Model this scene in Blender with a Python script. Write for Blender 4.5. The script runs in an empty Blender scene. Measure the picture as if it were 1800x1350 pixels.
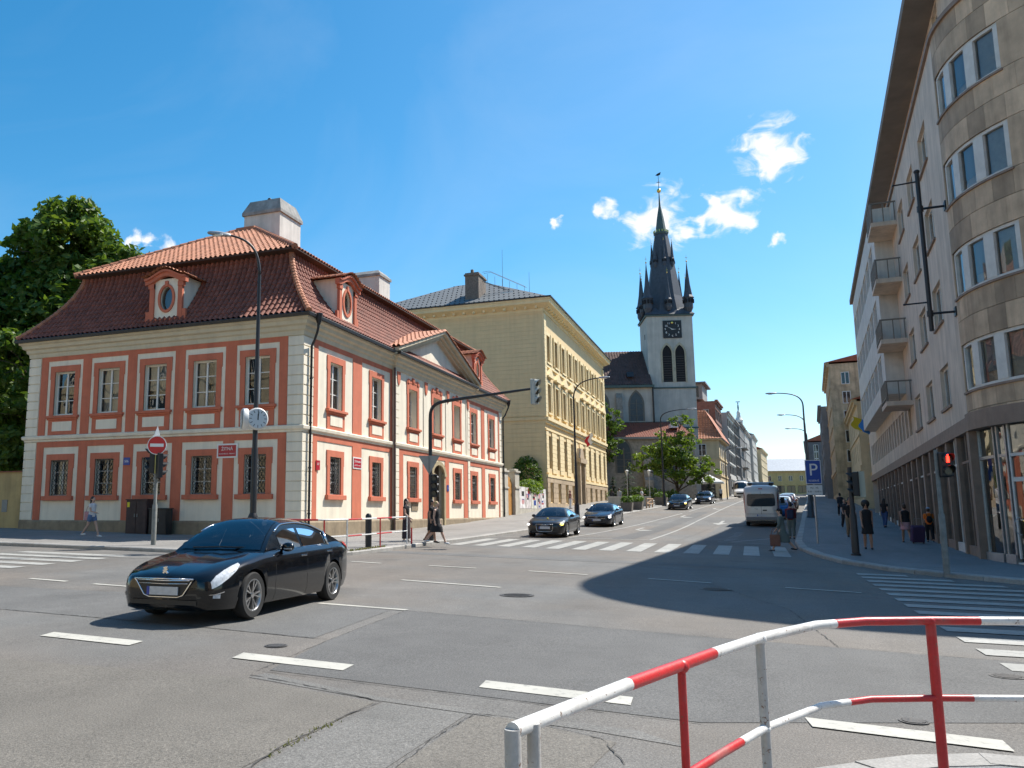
import bpy, bmesh, math, random
import numpy as np
from mathutils import Vector, Matrix
R = math.radians
rnd = random.Random(7)
C = bpy.context.scene.collection
SC = bpy.context.scene

# ------------------------------------------------------------------ camera
EYE = 1.65
cam = bpy.data.cameras.new('camera'); camo = bpy.data.objects.new('camera', cam); C.objects.link(camo)
cam.sensor_width = 36; cam.lens = 1476 / 1800 * 36; cam.shift_x = 190 / 1800; cam.clip_end = 6000; cam.clip_start = .05
camo.location = (0, 0, EYE); camo.rotation_euler = (R(90 + 8.69), 0, R(22.28))
SC.camera = camo

# ------------------------------------------------------------------ world: sky with a few fair-weather clouds
SUN_EL, SUN_AZ = 52.3, 39.0        # azimuth clockwise from +Y
W = bpy.data.worlds.new('World'); SC.world = W; W.use_nodes = True
nt = W.node_tree; nt.nodes.clear()
def N(t, typ, **k):
    n = t.nodes.new(typ)
    for a, b in k.items():
        if a.startswith('i_'):
            n.inputs[a[2:]].default_value = b
        elif a[0] == '_': n.inputs[int(a[1:])].default_value = b
        else: setattr(n, a, b)
    return n
def L(t, a, b): t.links.new(a, b)
sky = N(nt, 'ShaderNodeTexSky', sky_type='NISHITA', sun_disc=False, sun_elevation=R(SUN_EL), sun_rotation=R(SUN_AZ),
        altitude=250, air_density=1.0, dust_density=.8, ozone_density=2.2)
tc = N(nt, 'ShaderNodeTexCoord')
def math_(t, op, a, b=None, c=None):
    n = N(t, 'ShaderNodeMath', operation=op)
    for i, v in enumerate((a, b, c)):
        if v is None: continue
        if isinstance(v, (int, float)): n.inputs[i].default_value = v
        else: L(t, v, n.inputs[i])
    return n.outputs[0]
wn = N(nt, 'ShaderNodeTexNoise', i_Scale=60.0, i_Detail=4.0); L(nt, tc.outputs['Generated'], wn.inputs['Vector'])
wv = N(nt, 'ShaderNodeVectorMath', operation='MULTIPLY_ADD'); L(nt, wn.outputs['Color'], wv.inputs[0]); wv.inputs[1].default_value = (.03, .03, .03); wv.inputs[2].default_value = (-.015, -.015, -.015)
wa = N(nt, 'ShaderNodeVectorMath', operation='ADD'); L(nt, tc.outputs['Generated'], wa.inputs[0]); L(nt, wv.outputs[0], wa.inputs[1])
cl = None
# each cloud: a heading in the sky and the angular size of its core
for d, rad in [((.0386, .926, .3756), 0.0279), ((.0568, .9245, .3769), 0.0182), ((.0371, .9292, .3676), 0.0202), ((-.089, .9427, .3216), 0.0273), ((-.0705, .9434, .324), 0.0312),
               ((-.0959, .9454, .3114), 0.0169), ((-.0532, .9482, .3133), 0.0143), ((-.0324, .9494, .3123), 0.0127), ((-.0021, .9447, .328), 0.0221), ((-.0142, .947, .3208), 0.0202),
               ((.0087, .949, .3151), 0.0149), ((-.0233, .9425, .3335), 0.0111), ((-.1306, .9314, .3397), 0.0101), ((.0397, .9558, .2914), 0.0065), ((-.6243, .7214, .2998), 0.0111),
               ((-.6104, .7334, .2991), 0.0073), ((-.5951, .7471, .296), 0.0127), ((-.1908, .9234, .3331), 0.0065), ((.0127, .9422, .3347), 0.0111),
               ((.55, .7, .45), .05), ((.85, .2, .4), .05), ((.3, -.8, .45), .05), ((-.5, -.7, .5), .05), ((-.85, .2, .45), .04)]:
    v = Vector(d).normalized()
    dv = N(nt, 'ShaderNodeVectorMath', operation='DISTANCE'); L(nt, wa.outputs[0], dv.inputs[0]); dv.inputs[1].default_value = v
    m = math_(nt, 'SUBTRACT', 1.0, math_(nt, 'DIVIDE', dv.outputs['Value'], rad * 1.25))
    m = math_(nt, 'MAXIMUM', m, -1.0)
    cl = m if cl is None else math_(nt, 'MAXIMUM', cl, m)
mp = N(nt, 'ShaderNodeMapping'); mp.inputs['Scale'].default_value = (1, 1, 1.7); L(nt, tc.outputs['Generated'], mp.inputs[0])
n1 = N(nt, 'ShaderNodeTexNoise', i_Scale=30.0, i_Detail=7.0, i_Roughness=.55, i_Distortion=.9); L(nt, mp.outputs[0], n1.inputs['Vector'])
s = math_(nt, 'ADD', cl, math_(nt, 'MULTIPLY', math_(nt, 'SUBTRACT', n1.outputs['Fac'], .5), 2.9))
mr = N(nt, 'ShaderNodeMapRange', interpolation_type='SMOOTHSTEP'); L(nt, s, mr.inputs['Value']); mr.inputs[1].default_value = -.05; mr.inputs[2].default_value = .95
gate = N(nt, 'ShaderNodeMapRange'); L(nt, cl, gate.inputs['Value']); gate.inputs[1].default_value = -.55; gate.inputs[2].default_value = .05
cf = math_(nt, 'MULTIPLY', mr.outputs[0], gate.outputs[0])
# thin veil, everywhere in the sky
n2 = N(nt, 'ShaderNodeTexNoise', i_Scale=2.2, i_Detail=6.0, i_Roughness=.55, i_Distortion=.8); L(nt, mp.outputs[0], n2.inputs['Vector'])
vl = N(nt, 'ShaderNodeMapRange'); L(nt, n2.outputs['Fac'], vl.inputs['Value']); vl.inputs[1].default_value = .45; vl.inputs[2].default_value = .8; vl.inputs[4].default_value = .10
cf = math_(nt, 'MAXIMUM', cf, vl.outputs[0])
hs = N(nt, 'ShaderNodeHueSaturation', i_Saturation=1.40, i_Value=1.0, i_Hue=.487); L(nt, sky.outputs[0], hs.inputs['Color'])
mx = N(nt, 'ShaderNodeMix', data_type='RGBA'); L(nt, cf, mx.inputs[0]); L(nt, hs.outputs[0], mx.inputs[6]); mx.inputs[7].default_value = (6.0, 6.0, 6.0, 1)
bg = N(nt, 'ShaderNodeBackground', i_Strength=.122); L(nt, mx.outputs[2], bg.inputs[0])
wo = N(nt, 'ShaderNodeOutputWorld'); L(nt, bg.outputs[0], wo.inputs[0])

sun = bpy.data.lights.new('sun', 'SUN'); sun.energy = 5.0; sun.angle = R(.53); sun.color = (1, .95, .87)
suno = bpy.data.objects.new('sun', sun); C.objects.link(suno); suno.location = (30, 30, 60)
sd = Vector((math.sin(R(SUN_AZ)) * math.cos(R(SUN_EL)), math.cos(R(SUN_AZ)) * math.cos(R(SUN_EL)), math.sin(R(SUN_EL))))
suno.rotation_euler = (-sd).to_track_quat('-Z', 'Y').to_euler()
SC.view_settings.view_transform = 'Standard'; SC.view_settings.look = 'None'; SC.view_settings.gamma = 1
SC.view_settings.use_curve_mapping = False; SC.view_settings.exposure = .62
SC.cycles.max_bounces = 6; SC.cycles.diffuse_bounces = 3; SC.cycles.glossy_bounces = 3; SC.cycles.transparent_max_bounces = 12
SC.cycles.caustics_reflective = False; SC.cycles.caustics_refractive = False; SC.cycles.use_denoising = True

# ------------------------------------------------------------------ lie of the land
KN = [(-400, 0), (8, 0), (30, .014), (45, .02), (61, .038), (77, .04), (109, .035), (165, .031), (230, .02), (2000, .02)]
def sst(a, b, x):
    t = min(max((x - a) / (b - a), 0), 1); return t * t * (3 - 2 * t)
def gz(x, y):
    z = 0
    for (a, sa), (b, sb) in zip(KN, KN[1:]):
        if y <= a: break
        t = min(y, b); st = sa + (sb - sa) * (t - a) / (b - a); z += (sa + st) / 2 * (t - a)
    return z - .018 * sst(0, 25, y) * max(-45, min(45, x))
KERB = .12
def pz(x, y): return gz(x, y) + KERB

# ------------------------------------------------------------------ materials
MATS = {}
def mat(name, col, rough=.65, metal=0, spec=.5, var=0, vs=3.0, bump=0, bs=40, coat=0, ov=0, stain=0, emit=0, fine=0):
    """procedural Principled: noise colour variation, vertical stains, bump, per-object tint"""
    if name in MATS: return MATS[name]
    m = bpy.data.materials.new(name); m.use_nodes = True; t = m.node_tree; b = t.nodes['Principled BSDF']; MATS[name] = m
    b.inputs['Roughness'].default_value = rough; b.inputs['Metallic'].default_value = metal
    b.inputs['Specular IOR Level'].default_value = spec; b.inputs['Coat Weight'].default_value = coat
    c4 = (*col, 1); b.inputs['Base Color'].default_value = c4; m.diffuse_color = c4
    if emit: b.inputs['Emission Color'].default_value = c4; b.inputs['Emission Strength'].default_value = emit
    geo = None
    if var or bump or stain or fine:
        geo = N(t, 'ShaderNodeNewGeometry')
    out = None
    if var or stain or ov or fine:
        base = N(t, 'ShaderNodeRGB'); base.outputs[0].default_value = c4; out = base.outputs[0]
        def mul(fac):
            nonlocal out
            h = N(t, 'ShaderNodeHueSaturation'); L(t, out, h.inputs['Color']); L(t, fac, h.inputs['Value']); out = h.outputs[0]
        if var:
            n = N(t, 'ShaderNodeTexNoise', i_Scale=vs, i_Detail=6.0, i_Roughness=.6); L(t, geo.outputs['Position'], n.inputs['Vector'])
            r = N(t, 'ShaderNodeMapRange'); L(t, n.outputs['Fac'], r.inputs['Value']); r.inputs[1].default_value = .3; r.inputs[2].default_value = .7
            r.inputs[3].default_value = 1 - var; r.inputs[4].default_value = 1 + var * .7; mul(r.outputs[0])
        if fine:
            n = N(t, 'ShaderNodeTexNoise', i_Scale=bs, i_Detail=3.0); L(t, geo.outputs['Position'], n.inputs['Vector'])
            r = N(t, 'ShaderNodeMapRange'); L(t, n.outputs['Fac'], r.inputs['Value']); r.inputs[1].default_value = .3; r.inputs[2].default_value = .7
            r.inputs[3].default_value = 1 - fine; r.inputs[4].default_value = 1 + fine; mul(r.outputs[0])
        if stain:
            mp = N(t, 'ShaderNodeMapping'); mp.inputs['Scale'].default_value = (2.2, 2.2, .16); L(t, geo.outputs['Position'], mp.inputs[0])
            n = N(t, 'ShaderNodeTexNoise', i_Scale=1.0, i_Detail=8.0, i_Roughness=.65); L(t, mp.outputs[0], n.inputs['Vector'])
            r = N(t, 'ShaderNodeMapRange'); L(t, n.outputs['Fac'], r.inputs['Value']); r.inputs[1].default_value = .42; r.inputs[2].default_value = .72
            r.inputs[3].default_value = 1.0; r.inputs[4].default_value = 1 - stain; mul(r.outputs[0])
        if ov:
            o = N(t, 'ShaderNodeObjectInfo'); r = N(t, 'ShaderNodeMapRange'); L(t, o.outputs['Random'], r.inputs['Value'])
            r.inputs[3].default_value = 1 - ov; r.inputs[4].default_value = 1 + ov * .6; mul(r.outputs[0])
        L(t, out, b.inputs['Base Color'])
    if bump:
        n = N(t, 'ShaderNodeTexNoise', i_Scale=bs, i_Detail=4.0); L(t, geo.outputs['Position'], n.inputs['Vector'])
        bn = N(t, 'ShaderNodeBump', i_Strength=bump, i_Distance=.01); L(t, n.outputs['Fac'], bn.inputs['Height']); L(t, bn.outputs[0], b.inputs['Normal'])
    return m
def glassmat(name, tint=(.7, .72, .72), ior=1.5, rough=.015, extra=.04, wav=.0):
    if name in MATS: return MATS[name]
    m = bpy.data.materials.new(name); m.use_nodes = True; t = m.node_tree; t.nodes.clear(); MATS[name] = m
    tr = N(t, 'ShaderNodeBsdfTransparent'); tr.inputs[0].default_value = (*tint, 1)
    gl = N(t, 'ShaderNodeBsdfGlossy', i_Roughness=rough); gl.inputs[0].default_value = (.95, .97, 1, 1)
    if wav:
        g = N(t, 'ShaderNodeNewGeometry'); n = N(t, 'ShaderNodeTexNoise', i_Scale=.9, i_Detail=1.0); L(t, g.outputs['Position'], n.inputs['Vector'])
        bn = N(t, 'ShaderNodeBump', i_Strength=wav, i_Distance=.05); L(t, n.outputs['Fac'], bn.inputs['Height']); L(t, bn.outputs[0], gl.inputs['Normal'])
    fr = N(t, 'ShaderNodeFresnel', i_IOR=ior); ad = math_(t, 'ADD', fr.outputs[0], extra)
    ms = N(t, 'ShaderNodeMixShader'); L(t, ad, ms.inputs[0]); L(t, tr.outputs[0], ms.inputs[1]); L(t, gl.outputs[0], ms.inputs[2])
    o = N(t, 'ShaderNodeOutputMaterial'); L(t, ms.outputs[0], o.inputs[0]); return m
def leafmat(name, c1, c2):
    if name in MATS: return MATS[name]
    m = bpy.data.materials.new(name); m.use_nodes = True; t = m.node_tree; t.nodes.clear(); MATS[name] = m
    g = N(t, 'ShaderNodeNewGeometry'); n = N(t, 'ShaderNodeTexNoise', i_Scale=1.1, i_Detail=5.0, i_Roughness=.7); L(t, g.outputs['Position'], n.inputs['Vector'])
    r = N(t, 'ShaderNodeMix', data_type='RGBA'); rr = N(t, 'ShaderNodeMapRange'); L(t, n.outputs['Fac'], rr.inputs['Value']); rr.inputs[1].default_value = .35; rr.inputs[2].default_value = .65
    L(t, rr.outputs[0], r.inputs[0]); r.inputs[6].default_value = (*c1, 1); r.inputs[7].default_value = (*c2, 1)
    d = N(t, 'ShaderNodeBsdfPrincipled', i_Roughness=.5); d.inputs['Specular IOR Level'].default_value = .35; L(t, r.outputs[2], d.inputs['Base Color'])
    tl = N(t, 'ShaderNodeBsdfTranslucent'); hs = N(t, 'ShaderNodeHueSaturation', i_Value=1.35, i_Hue=.485, i_Saturation=1.1); L(t, r.outputs[2], hs.inputs['Color']); L(t, hs.outputs[0], tl.inputs[0])
    ms = N(t, 'ShaderNodeMixShader'); ms.inputs[0].default_value = .42; L(t, d.outputs[0], ms.inputs[1]); L(t, tl.outputs[0], ms.inputs[2])
    o = N(t, 'ShaderNodeOutputMaterial'); L(t, ms.outputs[0], o.inputs[0]); return m
def asphalt(name, col, patch=.16, tint=None):
    if name in MATS: return MATS[name]
    m = bpy.data.materials.new(name); m.use_nodes = True; t = m.node_tree; b = t.nodes['Principled BSDF']; MATS[name] = m
    g = N(t, 'ShaderNodeNewGeometry'); P = g.outputs['Position']
    def nz(sc, det, ro=.6):
        n = N(t, 'ShaderNodeTexNoise', i_Scale=sc, i_Detail=det, i_Roughness=ro); L(t, P, n.inputs['Vector']); return n.outputs['Fac']
    def rng(v, a, b_, c, d):
        r = N(t, 'ShaderNodeMapRange'); L(t, v, r.inputs['Value'])
        for i, q in enumerate((a, b_, c, d)): r.inputs[i + 1].default_value = q
        return r.outputs[0]
    v = math_(t, 'MULTIPLY', rng(nz(.22, 5), .3, .7, 1 - patch, 1 + patch), rng(nz(1.7, 8, .7), .3, .7, .90, 1.09))
    # stone chips and wheel-polished streaks along the lanes
    v = math_(t, 'MULTIPLY', v, rng(nz(60, 3, .7), .34, .68, .60, 1.48))
    v = math_(t, 'MULTIPLY', v, rng(nz(150, 1), .3, .7, .80, 1.22))
    vo = N(t, 'ShaderNodeTexVoronoi', i_Scale=42.0); L(t, P, vo.inputs['Vector'])
    v = math_(t, 'MULTIPLY', v, rng(vo.outputs['Distance'], .06, .20, 1.55, 1.0))
    vp = N(t, 'ShaderNodeTexVoronoi', i_Scale=23.0); L(t, P, vp.inputs['Vector']); v = math_(t, 'MULTIPLY', v, rng(vp.outputs['Distance'], .05, .16, .55, 1.0))
    mpp = N(t, 'ShaderNodeMapping'); mpp.inputs['Scale'].default_value = (.9, .06, 1); mpp.inputs['Rotation'].default_value = (0, 0, R(4)); L(t, P, mpp.inputs[0]); ns = N(t, 'ShaderNodeTexNoise', i_Scale=1.0, i_Detail=5.0); L(t, mpp.outputs[0], ns.inputs['Vector']); v = math_(t, 'MULTIPLY', v, rng(ns.outputs['Fac'], .3, .7, .90, 1.09))
    v = math_(t, 'MULTIPLY', v, rng(nz(.55, 3, .5), .60, .74, 1.0, .80))
    h = N(t, 'ShaderNodeHueSaturation'); h.inputs['Color'].default_value = (*col, 1); L(t, v, h.inputs['Value'])
    o = h.outputs[0]
    if tint:
        mx = N(t, 'ShaderNodeMix', data_type='RGBA', blend_type='MULTIPLY'); L(t, rng(nz(.13, 3), .40, .62, 0, 1), mx.inputs[0]); L(t, o, mx.inputs[6]); mx.inputs[7].default_value = (*tint, 1); o = mx.outputs[2]
    L(t, o, b.inputs['Base Color']); b.inputs['Roughness'].default_value = .78; b.inputs['Specular IOR Level'].default_value = .35
    bn = N(t, 'ShaderNodeBump', i_Strength=.55, i_Distance=.012); L(t, nz(120, 3), bn.inputs['Height']); L(t, bn.outputs[0], b.inputs['Normal'])
    return m
def paintmark(name, col=(.62, .61, .57), wear=.5):
    """worn thermoplastic road paint: the asphalt shows through chipped spots"""
    if name in MATS: return MATS[name]
    m = bpy.data.materials.new(name); m.use_nodes = True; t = m.node_tree; b = t.nodes['Principled BSDF']; MATS[name] = m
    g = N(t, 'ShaderNodeNewGeometry'); P = g.outputs['Position']
    n = N(t, 'ShaderNodeTexNoise', i_Scale=9.0, i_Detail=10.0, i_Roughness=.8); L(t, P, n.inputs['Vector'])
    r = N(t, 'ShaderNodeMapRange'); L(t, n.outputs['Fac'], r.inputs['Value']); r.inputs[1].default_value = wear; r.inputs[2].default_value = wear + .16
    n2 = N(t, 'ShaderNodeTexNoise', i_Scale=1.3, i_Detail=6.0); L(t, P, n2.inputs['Vector'])
    v = N(t, 'ShaderNodeMapRange'); L(t, n2.outputs['Fac'], v.inputs['Value']); v.inputs[1].default_value = .3; v.inputs[2].default_value = .7; v.inputs[3].default_value = .78; v.inputs[4].default_value = 1.06
    h = N(t, 'ShaderNodeHueSaturation'); h.inputs['Color'].default_value = (*col, 1); L(t, v.outputs[0], h.inputs['Value'])
    mx = N(t, 'ShaderNodeMix', data_type='RGBA'); L(t, r.outputs[0], mx.inputs[0]); L(t, h.outputs[0], mx.inputs[6]); mx.inputs[7].default_value = (.13, .13, .125, 1)
    L(t, mx.outputs[2], b.inputs['Base Color']); b.inputs['Roughness'].default_value = .7
    return m

# ------------------------------------------------------------------ mesh helpers
class MB:
    def __init__(s, T=None): s.v = []; s.f = []; s.m = []; s.k = 0; s.T = T
    def add(s, vs, fs, k=None):
        o = len(s.v); s.v += [s.T(*p) for p in vs] if s.T else [tuple(p) for p in vs]
        s.f += [[i + o for i in f] for f in fs]; s.m += [s.k if k is None else k] * len(fs); return s
    def box(s, x0, y0, z0, x1, y1, z1):
        if x0 > x1: x0, x1 = x1, x0
        if y0 > y1: y0, y1 = y1, y0
        if z0 > z1: z0, z1 = z1, z0
        return s.add([(x0, y0, z0), (x1, y0, z0), (x1, y1, z0), (x0, y1, z0), (x0, y0, z1), (x1, y0, z1), (x1, y1, z1), (x0, y1, z1)],
              [(0, 3, 2, 1), (4, 5, 6, 7), (0, 1, 5, 4), (1, 2, 6, 5), (2, 3, 7, 6), (3, 0, 4, 7)])
    def quad(s, a, b, c, d): return s.add([a, b, c, d], [(0, 1, 2, 3)])
    def poly(s, pts): return s.add(pts, [tuple(range(len(pts)))])
    def prism(s, pts, y0, y1):            # outline in xz (counter-clockwise seen from -y), extruded along y
        n = len(pts)
        return s.add([(x, y0, z) for x, z in pts] + [(x, y1, z) for x, z in pts],
              [tuple(range(n)), tuple(range(2 * n - 1, n - 1, -1))] + [(i, i + n, (i + 1) % n + n, (i + 1) % n) for i in range(n)])
    def prismz(s, pts, z0, z1):
        n = len(pts)
        return s.add([(x, y, z0) for x, y in pts] + [(x, y, z1) for x, y in pts],
              [tuple(range(n - 1, -1, -1)), tuple(range(n, 2 * n))] + [(i, (i + 1) % n, (i + 1) % n + n, i + n) for i in range(n)])
    def cyl(s, p0, p1, r0, r1=None, n=10, cap=True):
        r1 = r0 if r1 is None else r1
        p0, p1 = Vector(p0), Vector(p1); d = (p1 - p0).normalized()
        a = d.orthogonal().normalized(); b = d.cross(a)
        vs = []
        for p, r in ((p0, r0), (p1, r1)):
            vs += [tuple(p + (a * math.cos(2 * math.pi * i / n) + b * math.sin(2 * math.pi * i / n)) * r) for i in range(n)]
        fs = [(i, (i + 1) % n, (i + 1) % n + n, i + n) for i in range(n)]
        if cap: fs += [tuple(range(n - 1, -1, -1)), tuple(range(n, 2 * n))]
        return s.add(vs, fs)
    def tube(s, pts, r, n=8, cap=True):
        pts = [Vector(p) for p in pts]; rs = r if isinstance(r, (list, tuple)) else [r] * len(pts)
        vs = []; d0 = (pts[1] - pts[0]).normalized(); a = d0.orthogonal().normalized()
        for i, p in enumerate(pts):
            d = (pts[min(i + 1, len(pts) - 1)] - pts[max(i - 1, 0)]).normalized()
            a = (a - d * a.dot(d)).normalized(); b = d.cross(a)
            vs += [tuple(p + (a * math.cos(2 * math.pi * j / n) + b * math.sin(2 * math.pi * j / n)) * rs[i]) for j in range(n)]
        fs = [(i * n + j, i * n + (j + 1) % n, (i + 1) * n + (j + 1) % n, (i + 1) * n + j) for i in range(len(pts) - 1) for j in range(n)]
        if cap: fs += [tuple(range(n - 1, -1, -1)), tuple(range(len(vs) - n, len(vs)))]
        return s.add(vs, fs)
    def lathe(s, prof, n=16, c=(0, 0, 0), axis='z', cap=True):
        vs = []
        for r, h in prof:
            for i in range(n):
                a = 2 * math.pi * i / n; p, q = r * math.cos(a), r * math.sin(a)
                vs.append({'z': (c[0] + p, c[1] + q, c[2] + h), 'y': (c[0] + p, c[1] + h, c[2] - q), 'x': (c[0] + h, c[1] + p, c[2] + q)}[axis])
        m = len(prof)
        fs = [(i * n + j, i * n + (j + 1) % n, (i + 1) * n + (j + 1) % n, (i + 1) * n + j) for i in range(m - 1) for j in range(n)]
        if cap: fs += [tuple(range(n - 1, -1, -1)), tuple(range((m - 1) * n, m * n))]
        return s.add(vs, fs)
    def ell(s, c, r, nu=12, nv=8):
        prof = [(max(1e-4, math.sin(math.pi * i / nv)), -math.cos(math.pi * i / nv)) for i in range(nv + 1)]
        vs = [(c[0] + r[0] * p * math.cos(2 * math.pi * j / nu), c[1] + r[1] * p * math.sin(2 * math.pi * j / nu), c[2] + r[2] * h) for p, h in prof for j in range(nu)]
        fs = [(i * nu + j, i * nu + (j + 1) % nu, (i + 1) * nu + (j + 1) % nu, (i + 1) * nu + j) for i in range(nv) for j in range(nu)]
        return s.add(vs, fs)
    def grid(s, P, nu, nv):
        o = len(s.v); vs = [P(i, j) for j in range(nv + 1) for i in range(nu + 1)]
        return s.add(vs, [(j * (nu + 1) + i, j * (nu + 1) + i + 1, (j + 1) * (nu + 1) + i + 1, (j + 1) * (nu + 1) + i) for j in range(nv) for i in range(nu)])
    def mesh(s, name, mats, smooth=False, bevel=0):
        me = bpy.data.meshes.new(name); me.from_pydata(s.v, [], s.f)
        for m in (mats if isinstance(mats, (list, tuple)) else [mats]): me.materials.append(m)
        if any(s.m): me.polygons.foreach_set('material_index', s.m)
        if smooth is True: me.polygons.foreach_set('use_smooth', [True] * len(me.polygons))
        elif smooth: me.polygons.foreach_set('use_smooth', [True] * len(me.polygons)); me.set_sharp_from_angle(angle=R(smooth))
        me.update(); return me
    def build(s, name, mats, parent=None, loc=(0, 0, 0), rz=0, smooth=False, bevel=0):
        return mk(name, s.mesh(name, mats, smooth), parent, loc, rz, bevel)
def mk(name, me, parent=None, loc=(0, 0, 0), rz=0, bevel=0):
    o = bpy.data.objects.new(name, me); C.objects.link(o); o.location = loc
    o.rotation_euler = (0, 0, rz) if not isinstance(rz, tuple) else rz
    if parent: o.parent = parent
    if bevel:
        b = o.modifiers.new('b', 'BEVEL'); b.width = bevel; b.segments = 2; b.limit_method = 'ANGLE'
    return o
def tag(o, label, cat, group=None, kind=None):
    if label: o['label'] = label
    if cat: o['category'] = cat
    if group: o['group'] = group
    if kind: o['kind'] = kind
    return o
def thing(name, label, cat, loc=(0, 0, 0), rz=0, group=None):
    o = bpy.data.objects.new(name, None); C.objects.link(o); o.location = loc; o.rotation_euler = (0, 0, rz); o.empty_display_size = .2
    return tag(o, label, cat, group)
def struct(o): o['kind'] = 'structure'; return o
def stuff(o): o['kind'] = 'stuff'; return o
def copy_tree(o, parent=None):
    c = o.copy(); C.objects.link(c); c.parent = parent
    for ch in list(o.children): copy_tree(ch, c)
    return c
def text(name, s, size, m, parent, loc, rot, depth=.002, align='CENTER'):
    cu = bpy.data.curves.new(name, 'FONT'); cu.body = s; cu.size = size; cu.align_x = align; cu.align_y = 'CENTER'; cu.extrude = depth; cu.materials.append(m)
    tmp = bpy.data.objects.new('tmp', cu); C.objects.link(tmp); dg = bpy.context.evaluated_depsgraph_get()
    me = bpy.data.meshes.new_from_object(tmp.evaluated_get(dg)); bpy.data.objects.remove(tmp); me.name = name
    if not me.materials: me.materials.append(m)
    return mk(name, me, parent, loc, tuple(rot))
def bez(p, n=10):
    p = [Vector(q) for q in p]
    out = []
    for i in range(n + 1):
        t = i / n; q = p[:]
        while len(q) > 1: q = [a.lerp(b, t) for a, b in zip(q, q[1:])]
        out.append(tuple(q[0]))
    return out

# palette
WHITE = mat('cream_plaster', (.84, .76, .61), .8, var=.07, vs=1.5, bump=.12, bs=60, stain=.17)
SALM = mat('salmon_plaster', (.59, .17, .092), .82, var=.10, vs=1.8, bump=.12, bs=60, stain=.20)
STONE = mat('sandstone', (.30, .235, .155), .85, var=.22, vs=3, bump=.4, bs=14, stain=.3)
DARKM = mat('dark_metal', (.018, .018, .020), .45, spec=.5, var=.2, vs=6)
GREYM = mat('grey_metal', (.22, .22, .21), .5, metal=.3, var=.15, vs=8)
GALV = mat('galvanised_steel', (.42, .43, .43), .45, metal=.6, var=.12, vs=9)
FRAMEW = mat('white_window_paint', (.72, .70, .65), .5)
ROOM = mat('dark_room', (.035, .030, .025), .9)
ROOM2 = mat('pale_curtain', (.50, .48, .43), .95, var=.12, vs=6)
PANE = glassmat('window_glass', (.78, .80, .80), 1.55, .01, .05, .25)
DGLASS = mat('dark_reflecting_glass', (.015, .018, .022), .04, spec=.8)
# ------------------------------------------------------------------ ground, road, pavements
ASPH = asphalt('asphalt', (.138, .135, .127), .14, tint=(1.12, 1.0, .90))
ASPHD = asphalt('asphalt_repair', (.112, .110, .105), .08)
ASPHB = asphalt('asphalt_old_brown', (.150, .138, .119), .12)
PAVE = asphalt('pavement_asphalt', (.225, .215, .20), .14)
PAVED = asphalt('pavement_mastic', (.20, .20, .20), .12)
GRAN = mat('granite_kerb', (.34, .325, .30), .75, var=.15, vs=5, bump=.3, bs=60, ov=.16, fine=.2)
MARK = paintmark('road_paint', (.48, .465, .41), .535)
MARKW = paintmark('road_paint_worn', (.37, .365, .335), .51)

def axis_pts(lo, hi, near, step, far):
    xs = [v for v in np.arange(near[0], near[1] + 1e-6, step)]
    a = list(np.arange(lo, near[0], far)); b = list(np.arange(near[1] + far, hi + far, far))
    return a + xs + b
def sheet(name, xs, ys, dz, m, parent=None):
    X, Y = np.array(xs), np.array(ys)
    gx = np.array([[gz(x, y) + dz for x in X] for y in Y]); nx, ny = len(X), len(Y)
    v = [(float(X[i]), float(Y[j]), float(gx[j, i])) for j in range(ny) for i in range(nx)]
    f = [(j * nx + i, j * nx + i + 1, (j + 1) * nx + i + 1, (j + 1) * nx + i) for j in range(ny - 1) for i in range(nx - 1)]
    me = bpy.data.meshes.new(name); me.from_pydata(v, [], f); me.materials.append(m); me.polygons.foreach_set('use_smooth', [True] * len(f)); return mk(name, me, parent)
SOIL = mat('bare_ground', (.16, .14, .11), .95, var=.2, vs=.3)
struct(sheet('ground', axis_pts(-1500, 1500, (-60, 60), 20, 180), axis_pts(-1200, 2000, (-40, 240), 8, 160), -.06, SOIL))
road = struct(sheet('road', axis_pts(-140, 140, (-46, 46), 1.0, 6), axis_pts(-60, 420, (-6, 130), 1.0, 4), 0, ASPH))

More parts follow.
